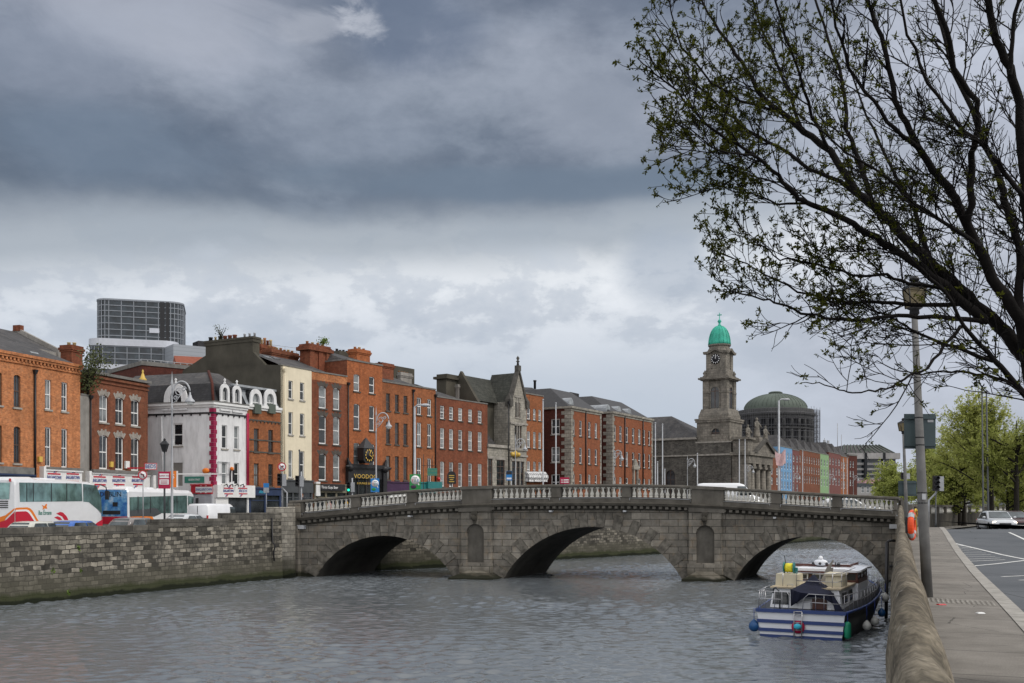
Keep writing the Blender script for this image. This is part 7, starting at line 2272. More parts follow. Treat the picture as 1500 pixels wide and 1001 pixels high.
mb = MB(fB); mb.box(h(73, 701)[0], h(95, 701)[0], .7, 1.8, zr - .02, zr + .14); mb.build('roof_hatch', M['coach_white'], coach)
mb = MB(fB); u, z = h(146.5, 722); mb.tube([(L - .5, -.02, z + .6), (L - .0, -.25, z + .4), (L + .1, -.3, z - .1)], .04, 5); mb.box(L - .02, L + .14, -.42, -.18, z - .5, z + .15); mb.build('wing_mirror', M['plastic'], coach)
fRr = Fr(tuple(fB.P(0, W, 0))[:2], tuple(fB.P(0, 0, 0))[:2], z=-.25)
panel(coach, fRr, [(-22, 731.5), (13.5, 731.5), (15, 707.5), (-22, 706.5)], M['glass_green'], 'rear_window', -.03)
panel(coach, fRr, [(-25, 775), (-25, 766), (8, 755), (21.5, 744.5), (21.5, 747), (9, 759), (0, 775)], M['orange'], 'livery_stripe', -.014)
panel(coach, fRr, [(-25, 790), (-10, 768), (9, 762), (21.8, 749.5), (21.8, 790)], M['red_ink'], 'livery_stripe', -.016)
mb = MB(fRr)
for k in range(4):
 u, z = fRr.hit(2, 734.5 + 3 * k); mb.box(u - .7, u + .45, -.03, .0, z - .03, z + .03)
mb.build('vent', M['plastic'], coach)
mb = MB(fRr); u, z = fRr.hit(15, 703.5); mb.box(u - .06, u + .06, -.05, 0, z - .1, z + .1); mb.build('tail_light', M['tail'], coach)
P1 = (gx(187.5, 76), 76.0)
fS = Fr(P1, onray(284.5, P1, .15), z=.0); L = fS.len; W = 2.45
bus = thing('bus', 'white single decker bus with a blue advert on its back and orange skirt', 'bus', fS.M)
h = lambda px, py: fS.hit(px, py)
zr = h(230, 717)[1]
mb = MB(fS); rings = []
for x, zt, k0, k1 in ((0, zr - .06, .03, W - .03), (.08, zr, 0, W), (L * .93, zr, 0, W), (L - .12, zr - .15, .02, W - .02), (L, zr - .9, .05, W - .05), (L + .02, .5, .08, W - .08)):
 rings.append([(x, k0, .3), (x, k0, 1.0 if zt > 1.2 else .45), (x, k0, max(.5, zt - .25)), (x, k0 + .16, zt), (x, k1 - .16, zt), (x, k1, max(.5, zt - .25)), (x, k1, 1.0 if zt > 1.2 else .45), (x, k1, .3)])
mb.loft(rings, sm=False); mb.build('body', M['coach_white'], bus)
panel(bus, fS, [(190, 756.5), (227, 756), (236, 752), (274, 752), (274, 726), (189.5, 728.5)], M['glass_green'], 'side_window')
panel(bus, fS, [(275.5, 748), (283, 744), (283.5, 728), (275, 726.3)], M['glass_green'], 'side_window')
panel(bus, fS, [(190, 757), (214, 756.5), (226, 757), (236, 752.5), (230, 745.5), (224, 744), (212, 746.5), (190, 748)], M['steelgrey'], 'engine_cover', -.016)
for px in (202, 220, 240, 246, 259): mb = MB(fS); u, z0 = h(px, 752); z1 = h(px, 727.5)[1]; mb.box(u - .05, u + .05, -.022, -.008, z0, z1); mb.build('window_pillar', M['black'], bus)
panel(bus, fS, [(203, 756.3), (222, 755), (225, 761), (228, 768), (190, 768), (190, 757.5)], M['orange'], 'livery_stripe', -.014)
panel(bus, fS, [(212, 762), (222, 761), (226, 768), (212, 768)], M['red_ink'], 'livery_stripe', -.018)
for px in (200, 262):
 mb = MB(fS); mb.lathe([(.25, 0), (.42, 0), (.45, .05), (.45, .25), (.2, .25)], 18, (h(px, 760)[0], -.01, .42), 'y'); mb.build('wheel', M['tyre'], bus)
mb = MB(fS)
for px in (170, 193, 219, 258):
 pass
for u in (1.4, 4.6, 8): mb.frust(u - .6, u + .6, .6, 1.8, zr - .01, u - .45, u + .45, .75, 1.65, zr + .16)
mb.build('roof_hatch', M['coach_white'], bus)
mb = MB(fS); z = h(284, 735)[1]; mb.tube([(L - .1, .02, zr - .25), (L + .15, -.2, zr - .3)], .035, 5); mb.box(L + .05, L + .2, -.3, -.1, z - .35, z + .3); mb.build('wing_mirror', M['plastic'], bus)
fSr = Fr(tuple(fS.P(0, W, 0))[:2], tuple(fS.P(0, 0, 0))[:2], z=0)
m, nt, bs = _nt('rear_advert_print')
v = coords(nt)
cl_ = ramp(nt, noise(nt, v, 1.3, 6, .65), [(.38, (.02, .12, .40)), (.52, (.10, .30, .55)), (.68, (.50, .62, .72))])
nt.links.new(cl_, bs.inputs['Base Color']); bs.inputs['Roughness'].default_value = .3
mb = MB(fSr); z0, z1 = fSr.hit(180, 756.5)[1], fSr.hit(180, 718)[1]
mb.quad((.06, -.02, z0), (W - .06, -.02, z0), (W - .06, -.02, z1), (.3, -.02, z1 + .03), (.06, -.02, z1)); mb.build('rear_advert', m, bus)
u, z = fSr.hit(164, 724.5); text('DUBLIN', .52, fSr, W * .44, -.03, z, M['black_ink'], bus, sx=.95)
mb = MB(fSr); u, z = fSr.hit(169, 739); mb.box(u - .2, u + .2, -.04, 0, z - .16, z + .16); mb.build('route_display', M['black'], bus)
panel(bus, fSr, [(150, 768), (150, 757.3), (187, 757), (187, 768)], M['red_ink'], 'livery_stripe', -.024)
mb = MB(fSr); u, z = fSr.hit(160, 751); mb.box(u - .5, u + .9, -.035, 0, z - .14, z + .14); mb.build('vent', M['plastic'], bus)
# ================================================================ street lamps, poles, signals, signs
def ornate_lamp():
 t = thing('ornate_street_lamp', 'x', 'street lamp', (0, 0, 0))
 mb = MB(); mb.lathe([(.18, 0), (.18, .9), (.12, 1.0), (.07, 1.3), (.06, 4), (.042, 7.2), (.07, 7.25), (.04, 7.35), (.035, 8.5), (.08, 8.6), (.03, 8.8), (.0, 9.3)], 10); mb.build('pole', M['lamp_silver'], t)
 mb = MB()
 arc = [(.05 + .50 * (1 - math.cos(a)), 0, 7.95 + .75 * math.sin(a) ** .85) for a in [PI * .93 * i / 14 for i in range(15)]]
 mb.tube(arc, .045, 6)
 for r_, cx, cz in ((.25, .40, 8.12), (.13, .70, 8.28), (.12, .2, 7.8)):
  mb.tube([(cx + r_ * (1 - i / 30) * math.cos(a), 0, cz + r_ * (1 - i / 30) * math.sin(a)) for i, a in enumerate([2 * PI * 1.3 * k / 18 for k in range(19)])], .028, 5)
 mb.tube([(.05, 0, 7.5), (.3, 0, 7.7), (.6, 0, 8.1)], .025, 5)
 mb.build('scroll_bracket', M['lamp_silver'], t)
 mb = MB(); mb.lathe([(.04, .0), (.05, -.1), (.09, -.2), (.12, -.32), (.24, -.44), (.27, -.52), (.27, -.56)], 14, (1.04, 0, 8.1)); mb.build('lantern', M['galv'], t)
 mb = MB(); mb.lathe([(.2, -.56), (.17, -.66), (.0, -.72)], 12, (1.04, 0, 8.1)); mb.build('lamp_glass', M['headlamp'], t)
 return t
lampP = ornate_lamp()
first = True
for px, pt, Yv, zb, lab in ((252, 543, 62.6, -.3, 'tall ornate silver street lamp in front of the white corner building'),
       (551, 594, 81.5, .6, 'ornate silver street lamp carrying the blue poster before the clock house'),
       (755, 635, 93, .6, 'ornate silver street lamp before the stone gabled hall'),
       (899, 653, 103, .6, 'ornate silver street lamp before the second red block'),
       (1007, 666, 114, .55, 'ornate silver street lamp before the dark church wall'),
       (1094, 677, 127, .5, 'ornate silver street lamp before the church portico'),
       (1163, 689, 141, .5, 'ornate silver street lamp in front of the blue and red riverside houses'),
       (1214.5, 691, 158, .5, 'ornate silver street lamp in front of the green riverside house'),
       (1250, 693, 180, .5, 'ornate silver street lamp at the far right end of the riverside row')):
 zt = EYE + (HY - pt) / F * Yv
 s_ = (zt - zb) / 9.3
 Mx = Matrix.Translation((gx(px, Yv), Yv, zb)) @ Matrix.Rotation(R(-8), 4, 'Z') @ Matrix.Scale(s_, 4)
 if first:
  o = lampP; o.matrix_world = Mx
  first = False
 else:
  o = dup_tree(lampP, Mx)
 tag(o, lab, 'street lamp', 'ornate silver lamps along the left quay')
def fixlocal(o, src):
 for a, b in zip(o.children, src.children): a.matrix_local = b.matrix_local
def pole(px, pt, Yv, zb, lab, r=.07, head=None, group=None, m='galv', name='pole', cat='pole', px2=None):
 zt = EYE + (HY - pt) / F * Yv
 x = gx(px, Yv)
 t = thing(name, lab, cat, (x, Yv, zb), group)
 mb = MB(); xt = gx(px2, Yv) if px2 else x
 mb.tube([(x, Yv, zb), (lerp(x, xt, .12), Yv, lerp(zb, zt, .12)), (lerp(x, xt, .13), Yv, lerp(zb, zt, .13)), (xt, Yv, zt)], [r * 1.35, r * 1.35, r, r * .72], 8); mb.build('post', M[m], t)
 if head:
  mb = MB(); mb.tube([(xt, Yv, zt - .05), (xt + .25, Yv, zt + .15), (xt + .55, Yv, zt + .18)], [.07, .07, .06], 6)
  mb.ball((xt + .85, Yv, zt + .12), .2, 10, 6, 2.0, 1, .7); mb.build('lamp_head', M['lamp_silver'], t)
 else:
  mb = MB(); mb.ball((xt, Yv, zt), r * 1.2, 8, 6); mb.build('cap', M[m], t)
 return t
G = 'plain grey poles along the left quay'
pole(607.5, 596, 83, .6, 'tall grey lamp post with a white head above the green poster', .11, True, None, name='street_lamp', cat='street lamp')
pole(1141, 587, 116, .5, 'tall grey lamp post with a white head before the domed rotunda', .15, True, None, name='street_lamp', cat='street lamp')
for px, pt, Yv, lab in ((795.5, 586, 97, 'grey flagpole before the narrow brown house, left of a pair'), (814.3, 591, 97.5, 'grey flagpole before the dark side of the red block, right of a pair'),
      (960, 620, 108, 'tall grey pole at the left end of the church wall, left of two tall ones'), (970.5, 622, 109, 'tall grey pole at the left end of the church wall, right of two tall ones'),
      (963.2, 677, 112, 'short thin pole between two tall poles by the church wall'), (973.8, 688, 112, 'shortest thin pole beside the arched church window'),
      (1021.6, 665, 116, 'thin grey pole in front of the church tower base'), (1083, 645, 122, 'tall grey pole at the church corner, left of a pair'), (1091.4, 645, 123, 'tall grey pole at the church corner, right of a pair'),
      (1175.8, 661, 145, 'thin pole before the long brown brick terrace'), (1235.5, 672, 170, 'thin pole before the amber end house, left of a pair'), (1241, 672, 172, 'thin pole before the dark brick end building, right of a pair'),
      (1289, 675, 190, 'thin pole before the concrete office block, left of a pair'), (1294.5, 675, 192, 'thin pole before the concrete office block, right of a pair')):
 pole(px, pt, Yv, .5, lab, .075, None, G, name='flagpole' if pt < 646 else 'pole', cat='pole')
mb = MB(); Yv = 115.8
fl_ = at(1141.5, 664, Yv)
n = 6
M['flag'] = mat('faded_pink_flag', (.62, .42, .42), .9, .2, var=.3, scale=1.2)
x0, zt = fl_.x, fl_.z
for i in range(n):
 for j in range(5):
  def fp_(i, j): return (x0 - .5 + 1.15 * i / n + .1 * j / 5, Yv - .1 + .12 * math.sin(i * 1.7 + j), zt + .25 - 1.6 * j / 5 - .35 * math.sin(PI * i / n) * (1 if j == 0 else .3) + (.2 if i > 4 else 0))
  mb.smooth = True; mb.quad(fp_(i, j + 1), fp_(i + 1, j + 1), fp_(i + 1, j), fp_(i, j))
o = mb.build('flag', M['flag'], None, (x0, Yv, zt)); tag(o, 'faded pink and white flag hanging from the tall lamp post before the rotunda', 'flag')
Yv = 62.2; x = gx(241, Yv); zb = -.3; zt = EYE + (HY - 655) / F * Yv
t = thing('lantern_lamp_post', 'slim black lamp post with a square lantern standing at the left river wall', 'street lamp', (x, Yv, zb))
mb = MB(); mb.tube([(x, Yv, zb), (x, Yv, zt)], [.07, .05], 8); mb.build('post', M['steelgrey'], t)
mb = MB(); mb.frust(x - .1, x + .1, Yv - .1, Yv + .1, zt - .3, x - .2, x + .2, Yv - .2, Yv + .2, zt + .15); mb.frust(x - .23, x + .23, Yv - .23, Yv + .23, zt + .15, x - .08, x + .08, Yv - .08, Yv + .08, zt + .38); mb.lathe([(.06, zt + .38), (.09, zt + .45), (0, zt + .55)], 8, (x, Yv, 0)); mb.build('lantern', M['black'], t)
def board(name, lab, cat, px0, px1, py0, py1, Yv, m, th=.03, parent=None, back=None):
 p0, p1 = at(px0, py1, Yv), at(px1, py0, Yv)
 fr_ = Fr((p0.x, Yv), d=(1, 0))
 t = thing(name, lab, cat, fmat(fr_, 0, 0, p0.z)) if parent is None else parent
 mb = MB(fr_); mb.box(0, p1.x - p0.x, 0, th, p0.z, p1.z); mb.build('board', m, t)
 return t, fr_, p1.x - p0.x, p0.z, p1.z
t, fr_, w_, z0, z1 = board('campaign_poster', 'burgundy poster with two white text panels tied to the lantern lamp post', 'poster', 232, 249, 691, 716, 62.05, M['burgundy'])
hh = z1 - z0
mb = MB(fr_); mb.box(w_ * .1, w_ * .9, -.012, 0, z0 + hh * .62, z0 + hh * .88); mb.box(w_ * .1, w_ * .9, -.012, 0, z0 + hh * .24, z0 + hh * .54); mb.build('text_panel', M['white_ink'], t)
text('THANK YOU', .12, fr_, w_ / 2, -.02, z0 + hh * .75, M['burgundy'], t)
for k in range(3):
 mb = MB(fr_); mb.box(w_ * .2, w_ * .8, -.02, -.012, z0 + hh * (.29 + .075 * k), z0 + hh * (.32 + .075 * k)); mb.build('text_line', M['burgundy'], t)
t, fr_, w_, z0, z1 = board('hanging_sign', 'orange and white vertical sign beside the grey side of the white corner building', 'sign', 249, 258.5, 690, 714, 84, M['orange'])
mb = MB(fr_); mb.box(w_, w_ + .12, -.01, .04, z0, z1); mb.box(w_ * .2, w_ + 3.5, .05, .1, z1 - .3, z1 - .2); mb.build('frame', M['white'], t)
text('S', .5, fr_, w_ * .5, -.02, z0 + (z1 - z0) * .65, M['white_ink'], t)
t, fr_, w_, z0, z1 = board('bed_shop_sign', 'small white sign reading BEDS projecting over the side street corner', 'sign', 211.5, 230, 678.5, 688.5, 83, M['white'])
mb = MB(fr_)
for a, b, c2, d2 in ((0, w_, z0, z0 + .05), (0, w_, z1 - .05, z1), (0, .05, z0 + .05, z1 - .05), (w_ - .05, w_, z0 + .05, z1 - .05)): mb.box(a, b, -.01, 0, c2, d2)
mb.box(-1.4, .05, .03, .08, z0 + .1, z0 + .2); mb.build('border', M['red_ink'], t)
text('BEDS', .45, fr_, w_ / 2, -.02, (z0 + z1) / 2, M['blue_ink'], t, sx=.85)
def noturn(px, py, r_px, Yv, zb, lab, right):
 c_ = at(px, py, Yv); r_ = r_px / F * Yv
 t = thing('no_turn_sign', lab, 'road sign', (c_.x, Yv, zb))
 mb = MB(); mb.tube([(c_.x, Yv + .08, zb), (c_.x, Yv + .08, c_.z + r_)], .045, 6); mb.build('post', M['galv'], t)
 mb = MB(); mb.lathe([(r_, 0), (r_, .02)], 28, (c_.x, Yv, c_.z), 'y'); mb.build('disc', M['white_ink'], t)
 mb = MB();
 for i in range(28):
  a, b = 2 * PI * i / 28, 2 * PI * (i + 1) / 28
  mb.quad(*[(c_.x + q * math.cos(k), Yv - .012, c_.z + q * math.sin(k)) for q, k in ((r_ * .82, a), (r_ * 1.02, a), (r_ * 1.02, b), (r_ * .82, b))][::1])
 s_ = 1 if right else -1
 dx, dz = r_ * .62, r_ * .62
 mb.tube([(c_.x - dx, Yv - .015, c_.z + dz), (c_.x + dx, Yv - .015, c_.z - dz)], r_ * .07, 4)
 mb.build('ring', M['red_ink'], t)
 mb = MB(); k = r_ * .12
 mb.tube([(c_.x - s_ * r_ * .25, Yv - .008, c_.z - r_ * .5), (c_.x - s_ * r_ * .25, Yv - .008, c_.z + r_ * .12), (c_.x + s_ * r_ * .2, Yv - .008, c_.z + r_ * .15)], k, 4)
 mb.add([(c_.x + s_ * r_ * .15, Yv - .01, c_.z + r_ * .42), (c_.x + s_ * r_ * .15, Yv - .01, c_.z - r_ * .12), (c_.x + s_ * r_ * .55, Yv - .01, c_.z + r_ * .15)], [(0, 1, 2)])
 mb.build('arrow', M['black_ink'], t)
noturn(209, 696, 6.7, 74, .0, 'round red ringed no left turn sign in front of the striped white shop fascia', False)
noturn(413, 684, 6.2, 73.5, .4, 'round red ringed no right turn sign before the cream house', True)
M['green_lit'] = emit('lit_green_lens', (.02, .75, .45), 2.0)
def signal(px, py0, py1, Yv, zb, lab, facing=True, lit=None, post=True, bend=None, pw=None):
 p0, p1 = at(px, py1, Yv), at(px, py0, Yv); H = p1.z - p0.z; w_ = (pw / F * Yv / 2) if pw else H * .19
 t = thing('traffic_light', lab, 'traffic light', (p0.x, Yv, zb))
 mb = MB(); x = p0.x
 mb.box(x - w_, x + w_, Yv - .12, Yv + .12, p0.z, p1.z)
 mb.build('housing', M['black'], t)
 for k in range(3):
  z = p1.z - H * (.2 + .3 * k)
  mb = MB(); mb.lathe([(w_ * .62, 0), (w_ * .62, .02)], 12, (x, Yv - .15, z), 'y'); mb.build('lens', M['green_lit'] if lit == k else M['black_ink'], t)
  mb = MB(); mb.lathe([(w_ * .8, -.22), (w_ * .75, 0)], 10, (x, Yv - .12, z), 'y', a0=0, a1=PI); mb.build('hood', M['black'], t)
 bx = gx(bend[0], Yv) if bend else x + w_ + .1
 mb = MB()
 if bend: mb.tube([(bx, Yv + .2, zb), (bx, Yv + .2, EYE + (HY - bend[1]) / F * Yv), (x + .1, Yv + .2, p0.z - .1), (x + .1, Yv + .2, p1.z)], .06, 6)
 else: mb.tube([(bx, Yv + .1, zb), (bx, Yv + .1, p1.z + .3)], .06, 6)
 mb.build('post', M['galv'], t)
 mb = MB(); mb.box(x + w_ + .01, x + w_ + .28, Yv - .1, Yv + .1, p0.z, p1.z - .05); mb.build('control_box', M['galv'], t)
 return t
signal(410, 694, 712, 73.3, .4, 'black traffic light on a bent grey post beside the no right turn sign', bend=(419.5, 722))
signal(511, 706, 721, 79, .6, 'black traffic light showing green in front of the pub front', lit=2)
signal(436, 697, 713, 74, .5, 'slim traffic light head on the tall grey post before the cream house')
pole(438.5, 660, 74.4, .5, 'tall grey post with a black cap before the cream house', .06, m='steelgrey', name='post', cat='post')
t, fr_, w_, z0, z1 = board('parking_sign', 'small blue and grey information sign on a post before the navy shopfront', 'sign', 386, 394, 708, 722, 74, M['galv'])
mb = MB(fr_); mb.box(0, w_, -.012, 0, z0 + (z1 - z0) * .55, z1); mb.build('blue_panel', M['poster_blue'], t)
mb = MB(fr_); mb.tube([(w_ / 2, .06, .4), (w_ / 2, .06, z1)], .035, 6); mb.build('post', M['galv'], t)
def yes(px0, px1, py0, py1, Yv, m, lab, blob_m):
 t, fr_, w_, z0, z1 = board('election_poster', lab, 'poster', px0, px1, py0, py1, Yv, m, group_ if False else .02)
 hh = z1 - z0
 mb = MB(fr_); mb.lathe([(w_ * .42, 0), (w_ * .42, .01)], 20, (w_ * .52, -.012, z0 + hh * .64), 'y')
 mb.add([(w_ * .66, -.012, z0 + hh * .42), (w_ * .9, -.012, z0 + hh * .28), (w_ * .84, -.012, z0 + hh * .5)], [(0, 1, 2)]); mb.build('speech_bubble', M['white_ink'], t)
 cols_ = ('red_ink', 'green_ink', 'poster_blue')
 for k, ch_ in enumerate('YES'):
  text(ch_, w_ * .36, fr_, w_ * (.28 + .24 * k), -.02, z0 + hh * .60, M[cols_[k]], t)
 text('VOTE', w_ * .15, fr_, w_ * .52, -.02, z0 + hh * .77, M['black_ink'], t)
 mb = MB(fr_); mb.ball((w_ * .36, -.01, z0 + hh * .2), w_ * .22, 10, 6, 1.2, .1, .8); mb.build('badge', M[blob_m], t)
 return t
yes(543, 555.5, 701, 721, 81.2, M['poster_blue'], 'blue election poster reading YES on the ornate lamp before the pub', 'poster_green')
yes(600, 616, 695, 718, 82.7, M['poster_green'], 'green election poster reading YES on the tall lamp post before the amber house', 'plum')
t, fr_, w_, z0, z1 = board('pub_sign', 'dark green rectangular pub sign hanging from a bracket on the amber brick house', 'sign', 626, 640.5, 686, 697, 104, M['green_ink'])
mb = MB(fr_); mb.tube([(w_ * .5, .05, z1), (w_ * .5, .05, z1 + 1.2)], .03, 4); mb.tube([(-.6, .05, z1 + .25), (w_, .05, z1 + .25)], .03, 4); mb.tube([(-.4, .05, .6), (-.4, .05, z1 + 1.4)], .04, 4); mb.build('bracket', M['black'], t)
for k in range(2): text(('THE OLD', 'BARGE')[k] if False else ('— — —', '— — — —')[k], .26, fr_, w_ / 2, -.01, z1 - .28 - .32 * k, M['gold_ink'], t)
Yv = 101
p0, p1 = at(655, 709, Yv), at(668, 690.5, Yv)
fr_ = Fr((p0.x, Yv), d=(1, 0)); w_ = p1.x - p0.x
t = thing('arched_pub_sign', 'black arched sign board with gold lettering before the five bay red house', 'sign', fmat(fr_, 0, 0, p0.z))
mb = MB(fr_); rr = w_ / 2; zs_ = p1.z - rr
mb.prism([(0, p0.z), (w_, p0.z)] + [(rr + rr * math.cos(PI * i / 12), zs_ + rr * math.sin(PI * i / 12)) for i in range(13)], 0, .08); mb.build('board', M['black'], t)
mb = MB(fr_)
for k in range(4): mb.box(w_ * (.3 if k == 1 else .2), w_ * (.7 if k == 1 else .8), -.012, 0, p0.z + .18 + .2 * k, p0.z + .26 + .2 * k)
mb.build('gold_line', M['gold_ink'], t)
mb = MB(fr_); mb.tube([(w_ / 2, .12, .5), (w_ / 2, .12, p0.z + .2)], .05, 6); mb.build('post', M['black'], t)
t, fr_, w_, z0, z1 = board('red_notice_board', 'crimson board with white lettering beside the first red block', 'sign', 820.5, 834, 699.5, 709, 112, M['burgundy'])
for k in range(2): text('B C', .2, fr_, w_ * .68, -.02, z1 - .25 - .28 * k, M['white_ink'], t) if False else None
mb = MB(fr_)
for k in range(2):
 for i in range(2): mb.box(w_ * .1 + .14 * i, w_ * .1 + .1 + .14 * i, -.012, 0, z1 - .34 - .24 * k, z1 - .24 - .24 * k)
 mb.box(w_ * .4, w_ * .92, -.012, 0, z1 - .34 - .24 * k, z1 - .22 - .24 * k)
mb.build('white_line', M['white_ink'], t)
mb = MB(fr_); mb.tube([(w_ * .5, .08, .5), (w_ * .5, .08, z1)], .05, 6); mb.build('post', M['galv'], t)
t, fr_, w_, z0, z1 = board('small_blue_poster', 'small blue and black poster on the ornate lamp beside the gabled hall', 'poster', 741.5, 750, 690, 704, 92.5, M['poster_blue'])
mb = MB(fr_); mb.box(.02, w_ - .02, -.01, 0, z0 + (z1 - z0) * .62, z1 - .02); mb.build('dark_panel', M['black'], t); mb = MB(fr_); mb.box(.05, w_ - .05, -.01, 0, z0 + .1, z0 + .25); mb.build('white_line', M['white_ink'], t)
mb = MB(fr_); mb.tube([(w_ * .9, .06, .5), (w_ * .9, .06, z1)], .04, 6); mb.build('post', M['galv'], t)
Yv = 19.5
pb, pt_ = at(1357.5, 878, Yv), at(1339.5, 462, Yv)
t = thing('concrete_lamp_post', 'near leaning grey lamp post with a yellowed lantern rising behind the parapet', 'lamp post', (pb.x, Yv, 0))
mb = MB(); mb.tube([(pb.x + .02, Yv, -.05), tuple(pb.lerp(pt_, .3) ), tuple(pt_)], [.099, .092, .055], 10); mb.build('post', M['concrete_post'], t)
M['lantern_glass'] = mat('yellowed_lantern_glass', (.15, .12, .06), .35, .5, var=.3, scale=6)
x, z = pt_.x, pt_.z
def lantern(t, x, y, z, s):
 mb = MB(); mb.lathe([(.07, 0), (.1, .03), (.09, .1), (.16, .14)], 8, (x, y, z)); mb.build('lantern_neck', M['black'], t)
 mb = MB(); mb.frust(x - .145 * s, x + .145 * s, y - .145 * s, y + .145 * s, z + .14, x - .19 * s, x + .19 * s, y - .19 * s, y + .19 * s, z + .5); mb.build('lantern_glass', M['lantern_glass'], t)
 mb = MB()
 for a in (-1, 1):
  for b in (-1, 1): mb.tube([(x + a * .15 * s, y + b * .15 * s, z + .14), (x + a * .2 * s, y + b * .2 * s, z + .5)], .014, 4)
 mb.frust(x - .21 * s, x + .21 * s, y - .21 * s, y + .21 * s, z + .5, x - .2 * s, x + .2 * s, y - .2 * s, y + .2 * s, z + .56)
 mb.frust(x - .17 * s, x + .17 * s, y - .17 * s, y + .17 * s, z + .56, x - .08 * s, x + .08 * s, y - .08 * s, y + .08 * s, z + .63); mb.lathe([(.07, .63), (.1, .68), (.06, .74), (0, .76)], 8, (x, y, z)); mb.build('lantern_frame', M['black'], t)
lantern(t, x, Yv, z, .82)
mb = MB()
for py in (612, 641, 722, 737, 652):
 k = (878 - py) / 416.0; q = pb.lerp(pt_, k); r_ = lerp(.099, .055, k) + .006
 mb.lathe([(r_, -.012), (r_ + .004, 0), (r_, .012)], 12, (q.x, q.y, q.z))
mb.build('strap', M['plastic'], t)
mb = MB(); q = pb.lerp(pt_, .36); mb.box(q.x - .05, q.x + .02, Yv - .125, Yv - .11, q.z - .05, q.z + .06); mb.build('sticker', M['lamp_silver'], t)
t, fr_, w_, z0, z1 = board('road_sign_back', 'large dark grey back of a road sign strapped to the near lamp post', 'road sign', 1325, 1370.5, 606.5, 657.5, Yv + .16, M['sign_back'])
mb = MB(fr_); hh = z1 - z0
for z in (z0 + hh * .1, z1 - hh * .12): mb.box(.0, w_, -.03, .0, z - .02, z + .02)
mb.build('rail', M['sign_back'], t)
mb = MB(fr_); mb.box(w_ * .74, w_ * .93, -.004, 0, z1 - hh * .24, z1 - hh * .17); mb.build('sticker', M['lamp_silver'], t)
Yv = 48.0
pb, pt_ = at(1329.5, 806, Yv), at(1323.5, 636, Yv)
t = thing('concrete_lamp_post', 'farther slim grey lamp post with a lantern half hidden by the near sign', 'lamp post', (pb.x, Yv, 0))
mb = MB(); mb.tube([(pb.x, Yv, 0), tuple(pt_)], [.11, .06], 8); mb.build('post', M['concrete_post'], t); lantern(t, pt_.x, Yv, pt_.z, 1.0)
t, fr_, w_, z0, z1 = board('road_sign_back', 'lower dark grey back of a road sign on the farther lamp post', 'road sign', 1316, 1342.5, 704.5, 727, Yv + .16, M['sign_back'])
mb = MB(fr_); mb.box(0, w_, -.03, 0, z1 - .12, z1 - .07); mb.box(0, w_, -.03, 0, z0 + .07, z0 + .12); mb.build('rail', M['sign_back'], t)
signal(1322.5, 692.5, 702, 58, .5, 'traffic light seen beside the farther lamp post', pw=4.5)
t = signal(1371, 697, 719.5, 62.5, .5, 'traffic light on a bent post at the right bridge corner', bend=(1362.5, 733), pw=8)
pole(1370.8, 716, 64, .4, 'plain thin post behind the right bridge corner traffic light', .05, m='steelgrey', name='post', cat='post')
pole(1440.5, 571, 82, 0, 'very tall grey mast among the right bank trees, left of two', .075, m='steelgrey', px2=1438.5, name='mast', cat='mast'); pole(1448, 574, 83, 0, 'very tall grey mast among the right bank trees, right of two', .085, m='steelgrey', px2=1445, name='mast', cat='mast')
Yv = 25.0; c_ = at(1337.3, 769.5, Yv)
t = thing('lifebuoy', 'bright orange lifebuoy with white bands and yellow rope hung at the parapet', 'lifebuoy', (c_.x, Yv, 0))
fl_ = Fr((c_.x - .02, Yv), d=(.46, .89))
mb = MB(fl_); R_, r_ = .295, .085
rings = []
mb.smooth = True
n, k = 32, 10
def tor(i, j, rr=r_):
 a, b = 2 * PI * i / n, 2 * PI * j / k
 return ((R_ + rr * math.cos(b)) * math.cos(a), rr * math.sin(b) * .85, c_.z + (R_ + rr * math.cos(b)) * math.sin(a))
for i in range(n):
 for j in range(k): mb.quad(tor(i, j), tor(i + 1, j), tor(i + 1, j + 1), tor(i, j + 1))
mb.build('ring', M['buoy'], t)
mb = MB(fl_); mb.smooth = True
for q in (3, 11, 19, 27):
 for i in (q, q + 1):
  for j in range(k): mb.quad(tor(i, j, r_ + .004), tor(i + 1, j, r_ + .004), tor(i + 1, j + 1, r_ + .004), tor(i, j + 1, r_ + .004))
mb.build('white_band', M['lamp_silver'], t)
mb = MB(fl_)
for k_ in range(4):
 pts = [((R_ + .1) * math.cos(a) + random.uniform(-.02, .02), -.09 + random.uniform(-.02, .02), c_.z + (R_ + .1) * math.sin(a) * (.98 - .12 * k_) + .05 * k_) for a in [PI * .15 + PI * .55 * i / 10 for i in range(11)]]
 mb.tube(pts, .014, 4)
mb.tube([(-.2, -.1, c_.z + .25), (.05, -.1, c_.z - .05), (.2, -.09, c_.z - .3)], .012, 4)
mb.build('rope', M['rope'], t)
mb = MB(fl_); mb.box(-.16, .16, .08, .14, .0, c_.z + .2); mb.box(-.34, .34, .07, .13, c_.z - .3, c_.z - .22); mb.tube([(0, .07, c_.z + .15), (0, -.12, c_.z + .18)], .02, 5); mb.build('stand', M['black'], t)
Yv = 44.5; x = gx(1299.5, Yv)
t = thing('mooring_pile', 'thin black mooring pile standing in the water against the right quay wall', 'pile', (x, Yv, ZW))
mb = MB(); mb.tube([(x - .1, Yv - .1, -4.6), (x, Yv, .2)], .075, 7); mb.build('post', M['black'], t)
mb = MB(); mb.tube([(x, Yv, .2), (x + .1, Yv, .27), (x + .35, Yv, .27)], .06, 6); mb.box(x + .1, x + .5, Yv - .05, Yv + .05, -.9, -.8); mb.build('bracket', M['black'], t)
